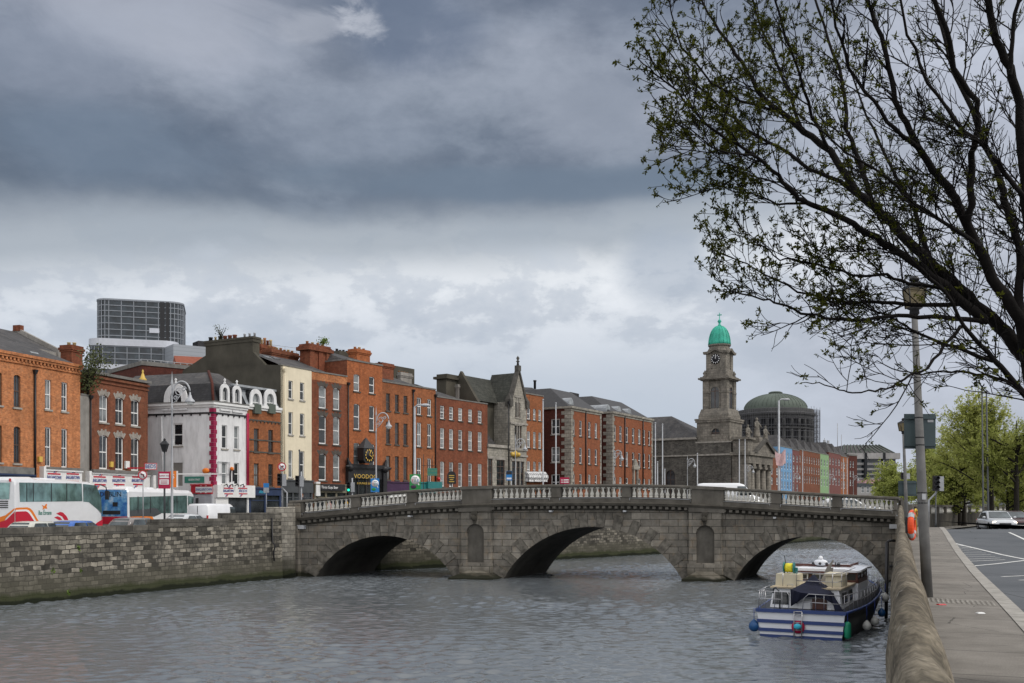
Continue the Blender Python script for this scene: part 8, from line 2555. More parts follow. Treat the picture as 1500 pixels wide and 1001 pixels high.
for px, py, s_, mm, lab in ((1379, 886.5, .07, 'tail', 'crushed red wrapper lying on the right pavement'), (1436, 899, .06, 'white', 'scrap of white paper lying on the right pavement')):
 Yq = EYE * F / (py - HY); x = gx(px, Yq)
 mb = MB(); mb.frust(x - s_, x + s_, Yq - s_, Yq + s_, .004, x - s_ * .7, x + s_ * .8, Yq - s_ * .5, Yq + s_ * .7, .02); o = mb.build('litter', M[mm], None, (x, Yq, 0)); tag(o, lab, 'litter')
# ================================================================ people on the left bank, seen through the balusters
def person(px, py, Yv, lab, top, legs, hair, H=1.7, turn=0.0, stride=.1):
 """skin-grown body, head top at the pixel"""
 p = at(px, py, Yv); z0 = p.z - H
 t = thing('person', lab, 'person', (p.x, Yv, z0))
 Rz = Matrix.Translation((p.x, Yv, z0)) @ Matrix.Rotation(turn, 4, 'Z') @ Matrix.Scale(H / 1.7, 4)
 V = [(0, 0, .93), (0, 0, 1.15), (0, 0, 1.36), (0, 0, 1.46), (0, -.01, 1.53), (0, -.015, 1.62),
         (-.1, 0, .88), (-.11, -stride, .48), (-.11, -stride * .6, .08), (-.11, -stride * .6 - .13, .05),
         (.1, 0, .88), (.11, stride, .48), (.11, stride * 1.8, .08), (.11, stride * 1.8 - .13, .05),
         (-.19, 0, 1.36), (-.24, .03, 1.1), (-.25, -.06, .86), (-.25, -.09, .77), (.19, 0, 1.36), (.24, -.03, 1.1), (.25, -.1, .88), (.25, -.13, .79)]
 E = [(0, 1), (1, 2), (2, 3), (3, 4), (4, 5), (0, 6), (6, 7), (7, 8), (8, 9), (0, 10), (10, 11), (11, 12), (12, 13), (2, 14), (14, 15), (15, 16), (16, 17), (2, 18), (18, 19), (19, 20), (20, 21)]
 rad = [.15, .14, .16, .06, .075, .085, .10, .07, .045, .04, .10, .07, .045, .04, .065, .05, .035, .04, .065, .05, .035, .04]
 me = bpy.data.meshes.new('body'); me.from_pydata(V, E, [])
 o = bpy.data.objects.new('body', me); COL.objects.link(o)
 md = o.modifiers.new('Skin', 'SKIN'); o.modifiers.new('Sub', 'SUBSURF').levels = 1
 for i, r_ in enumerate(rad):
  me.skin_vertices[0].data[i].radius = (r_, r_ * (.75 if i in (0, 1, 2) else 1))
 me.skin_vertices[0].data[0].use_root = True
 dg = bpy.context.evaluated_depsgraph_get()
 m2 = bpy.data.meshes.new_from_object(o.evaluated_get(dg))
 bpy.data.objects.remove(o)
 m2.materials.clear()
 for mm in (M['skin'], top, legs): m2.materials.append(mm)
 for pl in m2.polygons:
  z = pl.center.z; ax = abs(pl.center.x)
  pl.material_index = 2 if z < .93 and ax < .2 else (1 if z < 1.47 and not (z < .84 and ax > .2) else 0)
  pl.use_smooth = True
 b = put('body', m2, Rz, t)
 mb = MB(); mb.ball((0, .015, 1.645), .108, 10, 8, 1, 1.05, .8)
 me2 = mb.mesh('hair', hair); put('hair', me2, Rz, t)
 mb = MB(); mb.ball((0, -.10, 1.585), .02, 6, 5)
 for s_ in (-1, 1): mb.ball((s_ * .088, 0, 1.59), .022, 6, 5, .6, 1, 1.3)
 put('face', mb.mesh('face', M['skin']), Rz, t)
 return t
cl = lambda n, c: mat(n, c, .9, .2, var=.1)
person(482.5, 732, 79.5, 'person in a pale pink top walking behind the first baluster panel', cl('pink_top', (.62, .40, .36)), cl('grey_trousers', (.2, .2, .22)), cl('fair_hair', (.45, .33, .2)), turn=1.2)
person(507.5, 730, 80.5, 'person in a mustard jacket standing behind the first baluster panel', cl('mustard_jacket', (.55, .33, .04)), cl('dark_trousers', (.03, .03, .04)), cl('dark_hair', (.03, .025, .02)), turn=-1)
person(613, 722.5, 80, 'person in a lavender top behind the third baluster panel', cl('lavender_top', (.45, .40, .60)), cl('blue_jeans', (.06, .08, .16)), cl('brown_hair', (.10, .06, .03)), turn=1.5)
person(442.5, 724, 79, 'person with reddish hair just past the left end of the bridge', cl('black_coat', (.03, .03, .035)), cl('black_trousers', (.02, .02, .025)), cl('auburn_hair', (.22, .09, .04)), turn=.5)
# ================================================================ the moored cabin cruiser
ang = R(27)
fX = Fr((10.7, 38.0), d=(math.cos(ang), -math.sin(ang)), z=ZW)
bt = thing('cabin_cruiser', 'blue and white striped cabin cruiser with navy canopy moored at the right quay', 'boat', fX.M)
M['hull_white'] = paint('hull_white_paint', (.76, .78, .82), .35, .3)
M['hull_blue'] = paint('hull_blue_paint', (.008, .036, .17), .4, .3)
M['hull_dark'] = mat('dark_hull_paint', (.022, .023, .03), .45, .4, var=.25, scale=2)
M['cream'] = mat('cream_locker_paint', (.56, .51, .38), .5, .4, var=.08)
M['deckm'] = mat('sandy_deck', (.45, .38, .27), .9, .2, var=.15, scale=3)
M['canvas'] = mat('navy_canvas', (.010, .012, .028), .85, .3, var=.35, scale=3, bmp=.3)
M['wood'] = mat('brown_varnish', (.085, .026, .018), .4, .5, var=.2)
M['steel'] = mat('stainless_rail', (.40, .40, .42), .3, .5, metal=.8, var=.08)
def hb(y): return interp(y, [(0, 1.6), (1.5, 1.78), (3.5, 1.93), (6, 1.95), (8, 1.82), (9.6, 1.5), (11, 1.0), (12, .5), (12.6, .06)])
def sheer(y): return 1.02 + .55 * (max(0, y - 1) / 11.6) ** 1.7
mb = MB(fX); rings = []
for y in (0, .5, 1.5, 3, 4.5, 6, 7.5, 8.6, 9.6, 10.4, 11.2, 11.9, 12.6):
 b, s_ = hb(y), sheer(y)
 fl = .93 - .25 * (y / 12.6) ** 2
 rings.append([(-b, y, s_), (-b * .99, y, s_ - .3), (-b * fl, y, .15), (-b * fl * .9, y, -.35), (b * fl * .9, y, -.35), (b * fl, y, .15), (b * .99, y, s_ - .3), (b, y, s_)])
mb.loft(rings, sm=True)
hull = mb.build('hull', M['hull_dark'], bt)
mb = MB(fX)
w0 = lambda z: interp(z, [(0, 1.49), (.15, 1.5), (.72, 1.585), (1.05, 1.6)])
def tband(z0, z1, y0, m_, nm, e=0.0):
 q = MB(fX); q.hexa([(-w0(z0) - e, y0, z0), (w0(z0) + e, y0, z0), (w0(z0), .02, z0), (-w0(z0), .02, z0), (-w0(z1) - e, y0, z1), (w0(z1) + e, y0, z1), (w0(z1), .02, z1), (-w0(z1), .02, z1)]); return q.build(nm, m_, bt)
tband(.10, .93, -.03, M['hull_white'], 'transom')
tband(-.1, .10, -.025, M['hull_blue'], 'boot_stripe')
tband(.93, 1.06, -.10, M['hull_blue'], 'rubbing_strake', .05); tband(.53, .66, -.075, M['hull_blue'], 'rubbing_strake', .03); tband(.21, .335, -.075, M['hull_blue'], 'rubbing_strake', .03)
mb = MB(fX)
for s_ in (-1, 1):
 ys_ = [0, 1, 2, 3.5, 5, 6.5, 8, 9, 10, 11, 11.8, 12.5]
 mb.tube([(s_ * (hb(y) + .01), y, sheer(y) - .02) for y in ys_], .055, 6)
mb.build('gunwale', M['hull_blue'], bt)
mb = MB(fX)
ys_ = [0, 1, 2, 3.5, 5, 6.5, 8, 9, 10, 11, 11.8, 12.4]
for a, b in zip(ys_, ys_[1:]):
 mb.quad((-hb(a), a, sheer(a) - .03), (hb(a), a, sheer(a) - .03), (hb(b), b, sheer(b) - .03), (-hb(b), b, sheer(b) - .03))
mb.build('deck', M['deckm'], bt)
zc = 1.76
mb = MB(fX); mb.frust(-1.36, 1.30, 1.0, 4.6, .99, -1.24, 1.2, 1.12, 4.6, zc); mb.build('aft_cabin', M['hull_white'], bt)
mb = MB(fX); mb.box(-1.34, 1.30, .98, 4.75, zc, zc + .06); mb.build('cabin_top', M['deckm'], bt)
def wq(pts, nm='cabin_window', m_='glass'):
 q = MB(fX); q.quad(*pts); return q.build(nm, M[m_], bt)
yb = lambda z: 1.0 + .12 * (z - .99) / (zc - .99) - .012
wq([(-1.26, yb(1.14), 1.14), (-.62, yb(1.14), 1.14), (-.62, yb(1.6), 1.6), (-1.21, yb(1.6), 1.6)]); wq([(-.55, yb(1.2), 1.2), (-.32, yb(1.2), 1.2), (-.32, yb(1.6), 1.6), (-.55, yb(1.6), 1.6)])
for a, b in ((1.5, 2.5), (2.9, 3.9)):
 wq([(1.31 - .0, a, 1.22), (1.31, b, 1.22), (1.255, b, 1.62), (1.255, a, 1.62)])
mb = MB(fX); mb.box(.25, .78, .94, 1.0, .99, 1.42); mb.build('door', M['wood'], bt)
mb = MB(fX); mb.box(-.28, .2, .9, 1.0, .99, 1.3); mb.build('cabin_front', M['hull_white'], bt); mb = MB(fX); mb.box(.82, 1.1, .9, 1.0, .99, 1.5); mb.build('cabin_front', M['hull_white'], bt)
mb = MB(fX); mb.frust(-1.25, -.42, 1.5, 2.5, zc + .06, -1.23, -.44, 1.52, 2.5, zc + .52); mb.box(-.44, -.40, 1.45, 2.5, zc + .06, zc + .5); mb.build('locker', M['cream'], bt)
mb = MB(fX); mb.frust(.55, 1.2, 1.9, 3.1, zc + .06, .58, 1.18, 1.95, 3.05, zc + .48); mb.box(.52, 1.23, 1.86, 3.12, zc + .48, zc + .56); mb.build('locker', M['cream'], bt)
mb = MB(fX); mb.smooth = False
ap = (.22, 1.5, 2.32)
base = [(-.52, .85, 1.74), (-.35, .62, 1.72), (-.08, .5, 1.66), (.2, .45, 1.64), (.5, .5, 1.62), (.8, .62, 1.60), (1.0, .85, 1.66), (.62, 1.9, 1.86), (-.3, 1.9, 1.9)]
mid = [tuple(lerp(a, c, .55) + (0 if i == 2 else 0) for i, (a, c) in enumerate(zip(b, ap))) for b in base]
mid = [(x, y, z - .10) for x, y, z in mid]
for i in range(len(base)):
 j = (i + 1) % len(base)
 mb.quad(base[i], base[j], mid[j], mid[i]); mb.quad(mid[i], mid[j], ap)
low = [(-.54, .84, 1.74), (-.5, .72, 1.1), (-.28, .66, 1.25), (-.05, .6, 1.42), (.2, .56, 1.5), (.5, .56, 1.5), (.75, .6, 1.46), (1.0, .66, 1.3), (1.22, .72, 1.02), (1.06, .84, 1.66)]
top_ = [base[0], base[0], base[1], base[2], base[3], base[4], base[5], base[5], base[6], base[6]]
for i in range(len(low) - 1): mb.quad(low[i], low[i + 1], top_[i + 1], top_[i])
mb.quad((.98, .7, 1.62), (1.02, .86, 1.62), (1.46, .62, 1.0), (1.15, .5, 1.03))
mb.build('canopy', M['canvas'], bt)
mb = MB(fX)
for s_ in (-1, 1):
 pass
zr0, zr1 = 2.26, 2.36
mb.box(-1.38, 1.38, 4.6, 7.3, sheer(5) - .05, 1.78); mb.build('wheelhouse_side', M['hull_white'], bt)
mb = MB(fX)
for x in (-1.36, -.55, .45, 1.28):
 mb.box(x, x + .08, 4.62, 4.70, 1.78, zr0)
for x in (-1.36, 1.28):
 for y in (5.5, 6.4, 7.2): mb.box(x, x + .08, y, y + .08, 1.78, zr0)
mb.box(-1.37, 1.37, 4.61, 4.71, zr0 - .1, zr0); mb.box(-1.37, -1.3, 4.6, 7.3, 1.78, 1.9); mb.box(1.3, 1.38, 4.6, 7.3, 1.78, 1.95); mb.box(-1.37, 1.37, 4.6, 4.68, 1.78, 1.9)
mb.build('wheelhouse_frame', M['wood'], bt)
for pts in ([(-1.28, 4.66, 1.86), (-.55, 4.66, 1.86), (-.55, 4.66, 2.16), (-1.28, 4.66, 2.16)], [(-.47, 4.66, 1.86), (.45, 4.66, 1.86), (.45, 4.66, 2.16), (-.47, 4.66, 2.16)], [(.53, 4.66, 1.86), (1.28, 4.66, 1.86), (1.28, 4.66, 2.16), (.53, 4.66, 2.16)],
   [(1.34, 4.7, 1.95), (1.34, 7.2, 1.95), (1.34, 7.2, zr0), (1.34, 4.7, zr0)], [(-1.34, 7.2, 1.9), (-1.34, 4.7, 1.9), (-1.34, 4.7, zr0), (-1.34, 7.2, zr0)]):
 wq(pts, 'wheelhouse_window', 'glass_mid' if pts[0][1] < 4.69 else 'glass')
mb = MB(fX)
for x0_, x1_ in ((-1.2, -.6), (-.42, .1)):
 for a, b, c2, d2 in ((x0_, x1_, 1.87, 1.91), (x0_, x1_, 2.09, 2.13), (x0_, x0_ + .05, 1.91, 2.09), (x1_ - .05, x1_, 1.91, 2.09)): mb.box(a, b, 4.6, 4.64, c2, d2)
mb.build('window_frame', M['hull_white'], bt)
mb = MB(fX)
rings = []
for y, k, dz in ((4.35, .9, -.03), (4.45, 1, 0), (6.0, 1.02, .06), (7.5, 1, .02), (7.65, .95, -.03)):
 rings.append([(-1.5 * k, y, zr0 + dz), (1.52 * k, y, zr0 + dz), (1.52 * k, y, zr0 + .07 + dz), (.9, y, zr0 + .13 + dz), (-.9, y, zr0 + .13 + dz), (-1.5 * k, y, zr0 + .07 + dz)])
mb.loft(rings, sm=False); mb.build('wheelhouse_roof', M['hull_white'], bt)
mb = MB(fX); mb.box(-1.42, .95, 5.0, 5.1, zr0 + .14, zr0 + .25); mb.box(.95, 1.0, 5.0, 7.3, zr0 + .14, zr0 + .25); mb.box(-1.3, .9, 4.33, 4.36, zr0 - .1, zr0 - .01); mb.build('roof_trim', M['wood'], bt)
mb = MB(fX)
mb.ball((-.15, 4.9, zr0 + .32), .14, 12, 8, 2.1, 1.2, 1.0)
mb.lathe([(.1, -.02), (.1, .1), (.06, .16), (0, .18)], 10, (-.15, 4.9, zr0 + .42))
mb.build('life_raft', M['hull_white'], bt)
mb = MB(fX)
for x in (-.42, -.15, .12): mb.ball((x, 4.72, zr0 + .28), .06, 8, 6)
mb.box(.42, .46, 4.9, 4.94, zr0 + .1, zr0 + .34); mb.box(.5, .62, 4.88, 4.96, zr0 + .2, zr0 + .3); mb.build('deck_fitting', M['black'], bt)
mb = MB(fX)
def rail(pts, r_=.0155, n=5): mb.tube(pts, r_, n)
rt, rm = 1.70, 1.36
rail([(-1.55, .05, 1.04), (-1.55, .05, rt - .3), (-1.55, .03, rt - .28), (-.72, .0, rt - .28)])
rail([(-1.57, .9, rt + .05), (-1.58, .05, rt), (-.5, .02, rt), (-.42, .0, rt - .1), (-.42, .0, 1.05)])
rail([(-1.57, .9, rt + .05), (-1.45, 1.5, rt + .12)])
for x in (-1.3, -.95, -.68): rail([(x, .02, 1.04), (x, .02, rt)], .014)
for k in range(3): rail([(-1.62, .3 + .35 * k, 1.04), (-1.58, .3 + .35 * k, rt + .02)], .014)
rail([(.08, .0, 1.05), (.12, .0, rt - .22), (.3, .0, rt - .04), (1.55, .05, rt - .08)]); rail([(.1, .0, rm), (1.57, .05, rm - .05)])
for x in (.55, .85): rail([(x, .02, 1.04), (x, .02, rt - .05)], .014)
yr_ = [.05, 1.2, 2.4, 3.6, 4.8, 6, 7.2, 8.4, 9.6, 10.6, 11.6, 12.3]
rail([(hb(y) - .04, y, sheer(y) + .62 + (.12 if y > 9 else 0)) for y in yr_]); rail([(hb(y) - .04, y, sheer(y) + .32) for y in yr_], .015)
rail([(-hb(y) + .04, y, sheer(y) + .62 + (.12 if y > 9 else 0)) for y in yr_[6:]])
for y in yr_:
 for q in (0, .6):
  if y + q < 12.4: rail([(hb(y + q) - .03, y + q, sheer(y + q)), (hb(y + q) - .04, y + q, sheer(y + q) + .62)], .014)
 if y > 6: rail([(-hb(y) + .03, y, sheer(y)), (-hb(y) + .04, y, sheer(y) + .66)], .014)
zt = zc + .62
rail([(-.38, 1.15, zc), (-.38, 1.15, zt), (.9, 1.15, zt - .03), (1.25, 1.6, zt), (1.3, 4.4, zt + .05)]); rail([(-.38, 1.15, zc + .3), (1.1, 1.2, zc + .28), (1.28, 1.8, zc + .3)], .015)
for x, y in ((.5, 1.15), (.95, 1.2), (1.22, 1.6), (1.26, 2.4), (-.9, 1.2)): rail([(x, y, zc), (x, y, zt)], .015)
rail([(-.7, 1.1, zc), (-.7, 1.1, zc + .16), (-.5, 1.1, zc + .16), (-.5, 1.1, zc)], .012)
mb.build('railing', M['steel'], bt)
mb = MB(fX); mb.tube([(-.82, .3, 1.04), (-.82, .3, 1.5), (-.86, .3, 1.72), (-.98, .3, 1.84), (-1.05, .3, 1.8), (-1.08, .3, 1.62)], .035, 6); mb.build('davit', M['steelgrey'], bt)
mb = MB(fX)
for x in (-.20, .08): mb.tube([(x, -.14, .05), (x, -.14, 1.0)], .022, 5)
for z in (.1, .32, .6, .86, 1.0): mb.tube([(-.20, -.14, z), (.08, -.14, z)], .018, 5)
mb.build('boarding_ladder', M['steel'], bt)
mb = MB(fX); mb.lathe([(.24, 0), (.24, .03)], 20, (-.06, -.12, .43), 'y');
mb2 = mb;
o_ = mb.build('oval_badge', M['burgundy'], bt)
mb = MB(fX); mb.ball((-.06, -.2, .46), .11, 10, 7, 1.3, .8, 1.0); mb.build('hand_wheel', M['cyan_ink'], bt)
mb = MB(fX); mb.lathe([(.10, -.16), (.17, -.15), (.185, -.05), (.17, 0), (.185, .06), (.17, .15), (.1, .16)], 14, (-.82, 2.0, zc + .74), 'x'); hr = mb.build('hose_reel', mat('yellow_hose', (.70, .62, .03), .5, .4, var=.2, scale=12), bt)
mb = MB(fX)
for x in (-1.02, -.64): mb.lathe([(.05, -.015), (.22, -.015), (.23, 0), (.22, .015), (.05, .015)], 16, (x, 2.0, zc + .74), 'x')
mb.box(-.6, -.5, 1.95, 2.05, zc + .5, zc + .75); mb.build('reel_flange', M['teal'], hr)
mb = MB(fX); mb.tube([(-.95, 2.3, zc + .5), (-1.08, 2.3, zc + 1.2)], .018, 4); mb.build('flagstaff', M['black'], bt)
mb = MB(fX)
mb.frust(.1, .5, 3.4, 3.5, zc + .1, .35, .6, 3.4, 3.5, zc + .7); mb.frust(.35, .5, 3.4, 3.5, zc + .7, .58, .62, 3.42, 3.48, zc + 1.0); mb.build('chart_table', M['render_grey'], bt)
mb = MB(fX); mb.frust(-1.15, 1.15, 7.3, 10.3, sheer(8.5) - .08, -.95, .95, 7.3, 9.9, sheer(8.5) + .5); mb.build('fore_cabin', M['hull_white'], bt)
for a, b in ((7.5, 8.3), (8.6, 9.4)): wq([(1.12, a, 1.48), (1.12, b, 1.48), (1.02, b, 1.78), (1.02, a, 1.78)])
def fender(x, y, z, r_, m_, lab, kind='ball', top=1.05):
 t = thing('fender', lab, 'fender', fmat(fX, x, y, z), 'fenders hung round the boat')
 mb = MB(fX)
 if kind == 'ball': mb.lathe([(.001, -1), (.5, -.9), (.88, -.5), (1, 0), (.9, .45), (.6, .85), (.3, 1.15), (.2, 1.3), (.0, 1.32)] if False else [(.001, -r_), (.5 * r_, -.88 * r_), (.88 * r_, -.5 * r_), (r_, 0), (.88 * r_, .5 * r_), (.55 * r_, .9 * r_), (.3 * r_, 1.15 * r_), (.2 * r_, 1.3 * r_), (0, 1.32 * r_)], 14, (x, y, z))
 else: mb.lathe([(.04, -.02), (r_ * .8, 0), (r_, .06), (r_, .5), (r_ * .8, .56), (.04, .6)], 12, (x, y, z - .3))
 mb.build('float', m_, t)
 mb = MB(fX); mb.tube([(x, y, z + r_), (x, y, top)], .014, 4); mb.build('lanyard', M['blue_ink'], t)
fb = mat('blue_fender_rubber', (.012, .07, .20), .4, .4, var=.15); fw = mat('white_fender_rubber', (.58, .58, .56), .45, .4, var=.2); fg = mat('green_fender_rubber', (.01, .22, .12), .5, .4, var=.1)
fender(-1.72, .0, .36, .205, fb, 'big dark blue ball fender hanging off the left corner of the stern')
fender(1.68, .05, .40, .125, fg, 'green cylindrical fender at the right corner of the stern', 'cyl')
fender(2.02, 2.4, .32, .17, fw, 'white ball fender on the dark side of the boat, nearest the stern', top=1.1)
fender(2.10, 4.0, .34, .165, fw, 'white ball fender on the dark side of the boat, second from the stern', top=1.15)
fender(2.12, 5.9, .50, .16, fb, 'dark blue ball fender on the dark side of the boat by the quay', top=1.2)
fender(2.05, 7.6, 1.0, .17, fw, 'grimy white ball fender near the bow against the quay wall', top=1.6)
# ================================================================ trees
import numpy as np
def leafmat(name, c1, c2, trans=.35, rough=.6):
 m = bpy.data.materials.new(name); m.use_nodes = True
 nt = m.node_tree; nt.nodes.remove(nt.nodes['Principled BSDF'])
 out = nt.nodes['Material Output']
 v = coords(nt)
 c = ramp(nt, noise(nt, v, 0.9, 4, .7), [(.35, c1), (.65, c2)])
 d = nt.nodes.new('ShaderNodeBsdfDiffuse'); t = nt.nodes.new('ShaderNodeBsdfTranslucent'); x = nt.nodes.new('ShaderNodeMixShader')
 nt.links.new(c, d.inputs[0]); nt.links.new(c, t.inputs[0]); x.inputs[0].default_value = trans
 nt.links.new(d.outputs[0], x.inputs[1]); nt.links.new(t.outputs[0], x.inputs[2]); nt.links.new(x.outputs[0], out.inputs[0])
 return m
class Br:
 """fast collector of thin tapered branches and leaf faces"""
 def __init__(s): s.v = []; s.f = []; s.n = 0
 def tube(s, pts, rad, n):
  k = s.n; prev = None
  for i, p in enumerate(pts):
   t = pts[min(i + 1, len(pts) - 1)] - pts[max(0, i - 1)]
   t = t.normalized() if t.length > 1e-9 else Vector((0, 0, 1))
   if prev is None: prev = t.orthogonal().normalized()
   prev = prev - t * prev.dot(t)
   prev = prev.normalized() if prev.length > 1e-6 else t.orthogonal().normalized()
   b = t.cross(prev)
   for j in range(n):
    a = 2 * PI * j / n
    q = p + (prev * math.cos(a) + b * math.sin(a)) * rad[i]
    s.v.append((q.x, q.y, q.z))
  for i in range(len(pts) - 1):
   for j in range(n):
    q = (j + 1) % n
    s.f.append((k + i * n + j, k + i * n + q, k + (i + 1) * n + q, k + (i + 1) * n + j))
  s.n += n * len(pts)
 def leaf(s, p, u, w):
  k = s.n
  for q in (p, p + u * .5 + w, p + u, p + u * .5 - w): s.v.append((q.x, q.y, q.z))
  s.f.append((k, k + 1, k + 2, k + 3)); s.n += 4
 def build(s, name, m, parent, smooth=True):
  inv = WM[parent].inverted(); tr = inv.translation
  me = bpy.data.meshes.new(name)
  me.from_pydata([(a + tr.x, b + tr.y, c + tr.z) for a, b, c in s.v], [], s.f)
  me.materials.append(m)
  if smooth: me.polygons.foreach_set('use_smooth', [True] * len(me.polygons))
  me.update()
  return put(name, me, WM[parent], parent)
RV = lambda: Vector((random.gauss(0, 1), random.gauss(0, 1), random.gauss(0, 1))).normalized()
random.seed(21)
M['limb'] = mat('near_black_bark', (.011, .0095, .009), .95, .15, var=.35, scale=9, bmp=.4)
M['bud'] = leafmat('young_leaf', (.026, .032, .008), (.085, .092, .016), .25)
TB = Vector((5.95, 9.4, 0))
big = thing('budding_tree', 'large dark budding tree arching in from the right edge with small green leaf clusters', 'tree', tuple(TB))
limbs = [
 ('a', [(1640, 720), (1585, 620), (1500, 523), (1474, 488), (1442, 459), (1403, 421), (1362, 382), (1330, 353), (1291, 312), (1256, 283), (1215, 222), (1176, 192), (1140, 163), (1110, 133), (1086, 90), (1063, 57), (1035, 18), (1015, -30)], 33, 3, 9.4, 10.6),
 ('b', [(1520, 560), (1500, 480), (1480, 446), (1455, 408), (1432, 360), (1416, 325), (1400, 293), (1386, 270), (1368, 249), (1344, 216), (1326, 180), (1311, 147), (1302, 102), (1290, 54), (1270, 0), (1255, -40)], 27, 6, 9.3, 8.4),
 ('c', [(1416, 325), (1423, 299), (1423, 225), (1434, 192), (1431, 150), (1398, 99), (1386, 45), (1371, 0), (1362, -40)], 15, 7, 8.9, 8.1),
 ('d', [(1500, 500), (1490, 437), (1495, 376), (1484, 330), (1474, 299), (1467, 270), (1434, 186), (1400, 110), (1378, 40), (1360, -30)], 20, 6, 9.3, 10.2),
 ('e', [(1530, 520), (1515, 380), (1500, 260), (1494, 150), (1479, 99), (1461, 60), (1446, 0), (1440, -40)], 24, 11, 9.4, 8.8),
 ('f', [(1479, 110), (1484, 60), (1491, 0), (1496, -40)], 9, 6, 8.9, 8.7),
 ('g', [(1442, 470), (1403, 437), (1378, 414), (1346, 392), (1314, 370), (1282, 347), (1250, 330), (1210, 306), (1180, 298), (1164, 286), (1140, 258), (1110, 231), (1065, 204), (1029, 177), (990, 132), (960, 108), (934, 84)], 20, 2, 9.5, 8.0),
 ('h', [(1291, 315), (1230, 267), (1185, 247), (1140, 215), (1095, 190), (1050, 152), (1000, 108), (955, 38)], 10, 2, 10.1, 11.2),
 ('i', [(1446, 472), (1400, 467), (1346, 464), (1298, 464), (1250, 469), (1210, 465), (1174, 458), (1142, 445), (1118, 438), (1070, 428), (1048, 408), (1039, 392)], 10, 1.5, 9.5, 8.6),
 ('j', [(1410, 445), (1346, 446), (1292, 443), (1250, 444), (1210, 436), (1170, 428), (1120, 402), (1080, 380), (1046, 366)], 9, 1.5, 9.5, 10.4),
 ('k', [(1385, 424), (1333, 416), (1298, 403), (1250, 405), (1200, 386), (1170, 382), (1142, 380), (1120, 360), (1096, 351), (1070, 342)], 7, 1.5, 9.6, 8.4),
 ('l', [(1600, 690), (1540, 620), (1500, 577), (1474, 545), (1448, 517), (1410, 478), (1384, 427), (1350, 395), (1310, 350)], 17, 3, 9.4, 8.2),
 ('m', [(1455, 529), (1403, 509), (1365, 497), (1336, 485), (1307, 465), (1270, 452), (1225, 440)], 8, 1.5, 9.0, 9.9),
 ('n', [(1407, 478), (1384, 507), (1359, 539), (1330, 552), (1308, 568), (1282, 573), (1250, 574), (1229, 571), (1200, 562), (1172, 560)], 7, 1.5, 8.7, 8.0),
 ('o', [(1490, 565), (1442, 549), (1410, 545), (1384, 544), (1350, 548), (1320, 545), (1285, 530), (1262, 545)], 6, 1.2, 9.2, 9.8),
 ('p', [(1344, 216), (1310, 190), (1280, 150), (1245, 100), (1225, 40), (1210, -20)], 10, 4, 8.7, 7.8),
 ('q', [(1275, 292), (1262, 240), (1240, 190), (1235, 120), (1215, 60), (1190, -10)], 11, 4, 10.0, 10.9),
 ('r', [(1215, 222), (1190, 170), (1170, 110), (1150, 50), (1128, -20)], 8, 4, 10.1, 9.0),
 ('s', [(1176, 192), (1150, 120), (1120, 50), (1095, -20)], 7, 3, 10.3, 11.4),
 ('t', [(1530, 330), (1470, 250), (1440, 215), (1400, 180), (1360, 120), (1330, 50), (1315, -20)], 10, 4, 8.8, 7.8),
 ('u', [(1362, 382), (1345, 320), (1325, 280), (1300, 230), (1270, 170), (1250, 110)], 11, 3, 9.9, 11.0),
 ('v', [(1140, 163), (1085, 150), (1040, 120), (1000, 70), (985, 20), (975, -20)], 6, 2, 10.3, 10.0),
 ('w', [(1110, 231), (1080, 225), (1040, 215), (1000, 180), (965, 168)], 5, 1.5, 8.4, 8.0),
 ('x', [(1110, 235), (1090, 250), (1060, 240), (1030, 215), (975, 214)], 4, 1.2, 8.4, 8.9),
 ('y', [(1180, 298), (1140, 300), (1100, 285), (1060, 275), (1030, 268)], 5, 1.3, 8.9, 9.3),
 ('z', [(1432, 360), (1390, 330), (1340, 300), (1300, 262), (1240, 225), (1190, 180)], 9, 3, 9.0, 8.0)]
trunk = Br(); branch = Br(); twig = Br(); leaf = Br()
def px3(px, py, Yv): return at(px, py, Yv)
def wiggle(pts, amt, n=3):
 out = []
 for a, b in zip(pts, pts[1:]):
  for i in range(n): out.append(a.lerp(b, i / n))
 out.append(pts[-1])
 return [p + RV() * amt * (0 if i == 0 else 1) for i, p in enumerate(out)]
def crooked(p, d, L, n, bend, up):
 pts = [p.copy()]
 for i in range(n):
  d = (d + RV() * bend + up).normalized()
  p = p + d * (L / n)
  pts.append(p.copy())
 return pts
def leafcluster(p, s, k):
 for _ in range(k):
  u = RV() * s * random.uniform(.6, 1.25)
  w = u.orthogonal().normalized() * s * random.uniform(.22, .38)
  leaf.leaf(p + RV() * s * .34, u, w)
def pxof(p): return HX + p.x / p.y * F, HY - (p.z - EYE) / p.y * F
def leafiness(p):
 x, y = pxof(p)
 return max(.16, min(1.0, 1.0 - (x - 1085) / 300)) if y < 480 else .22
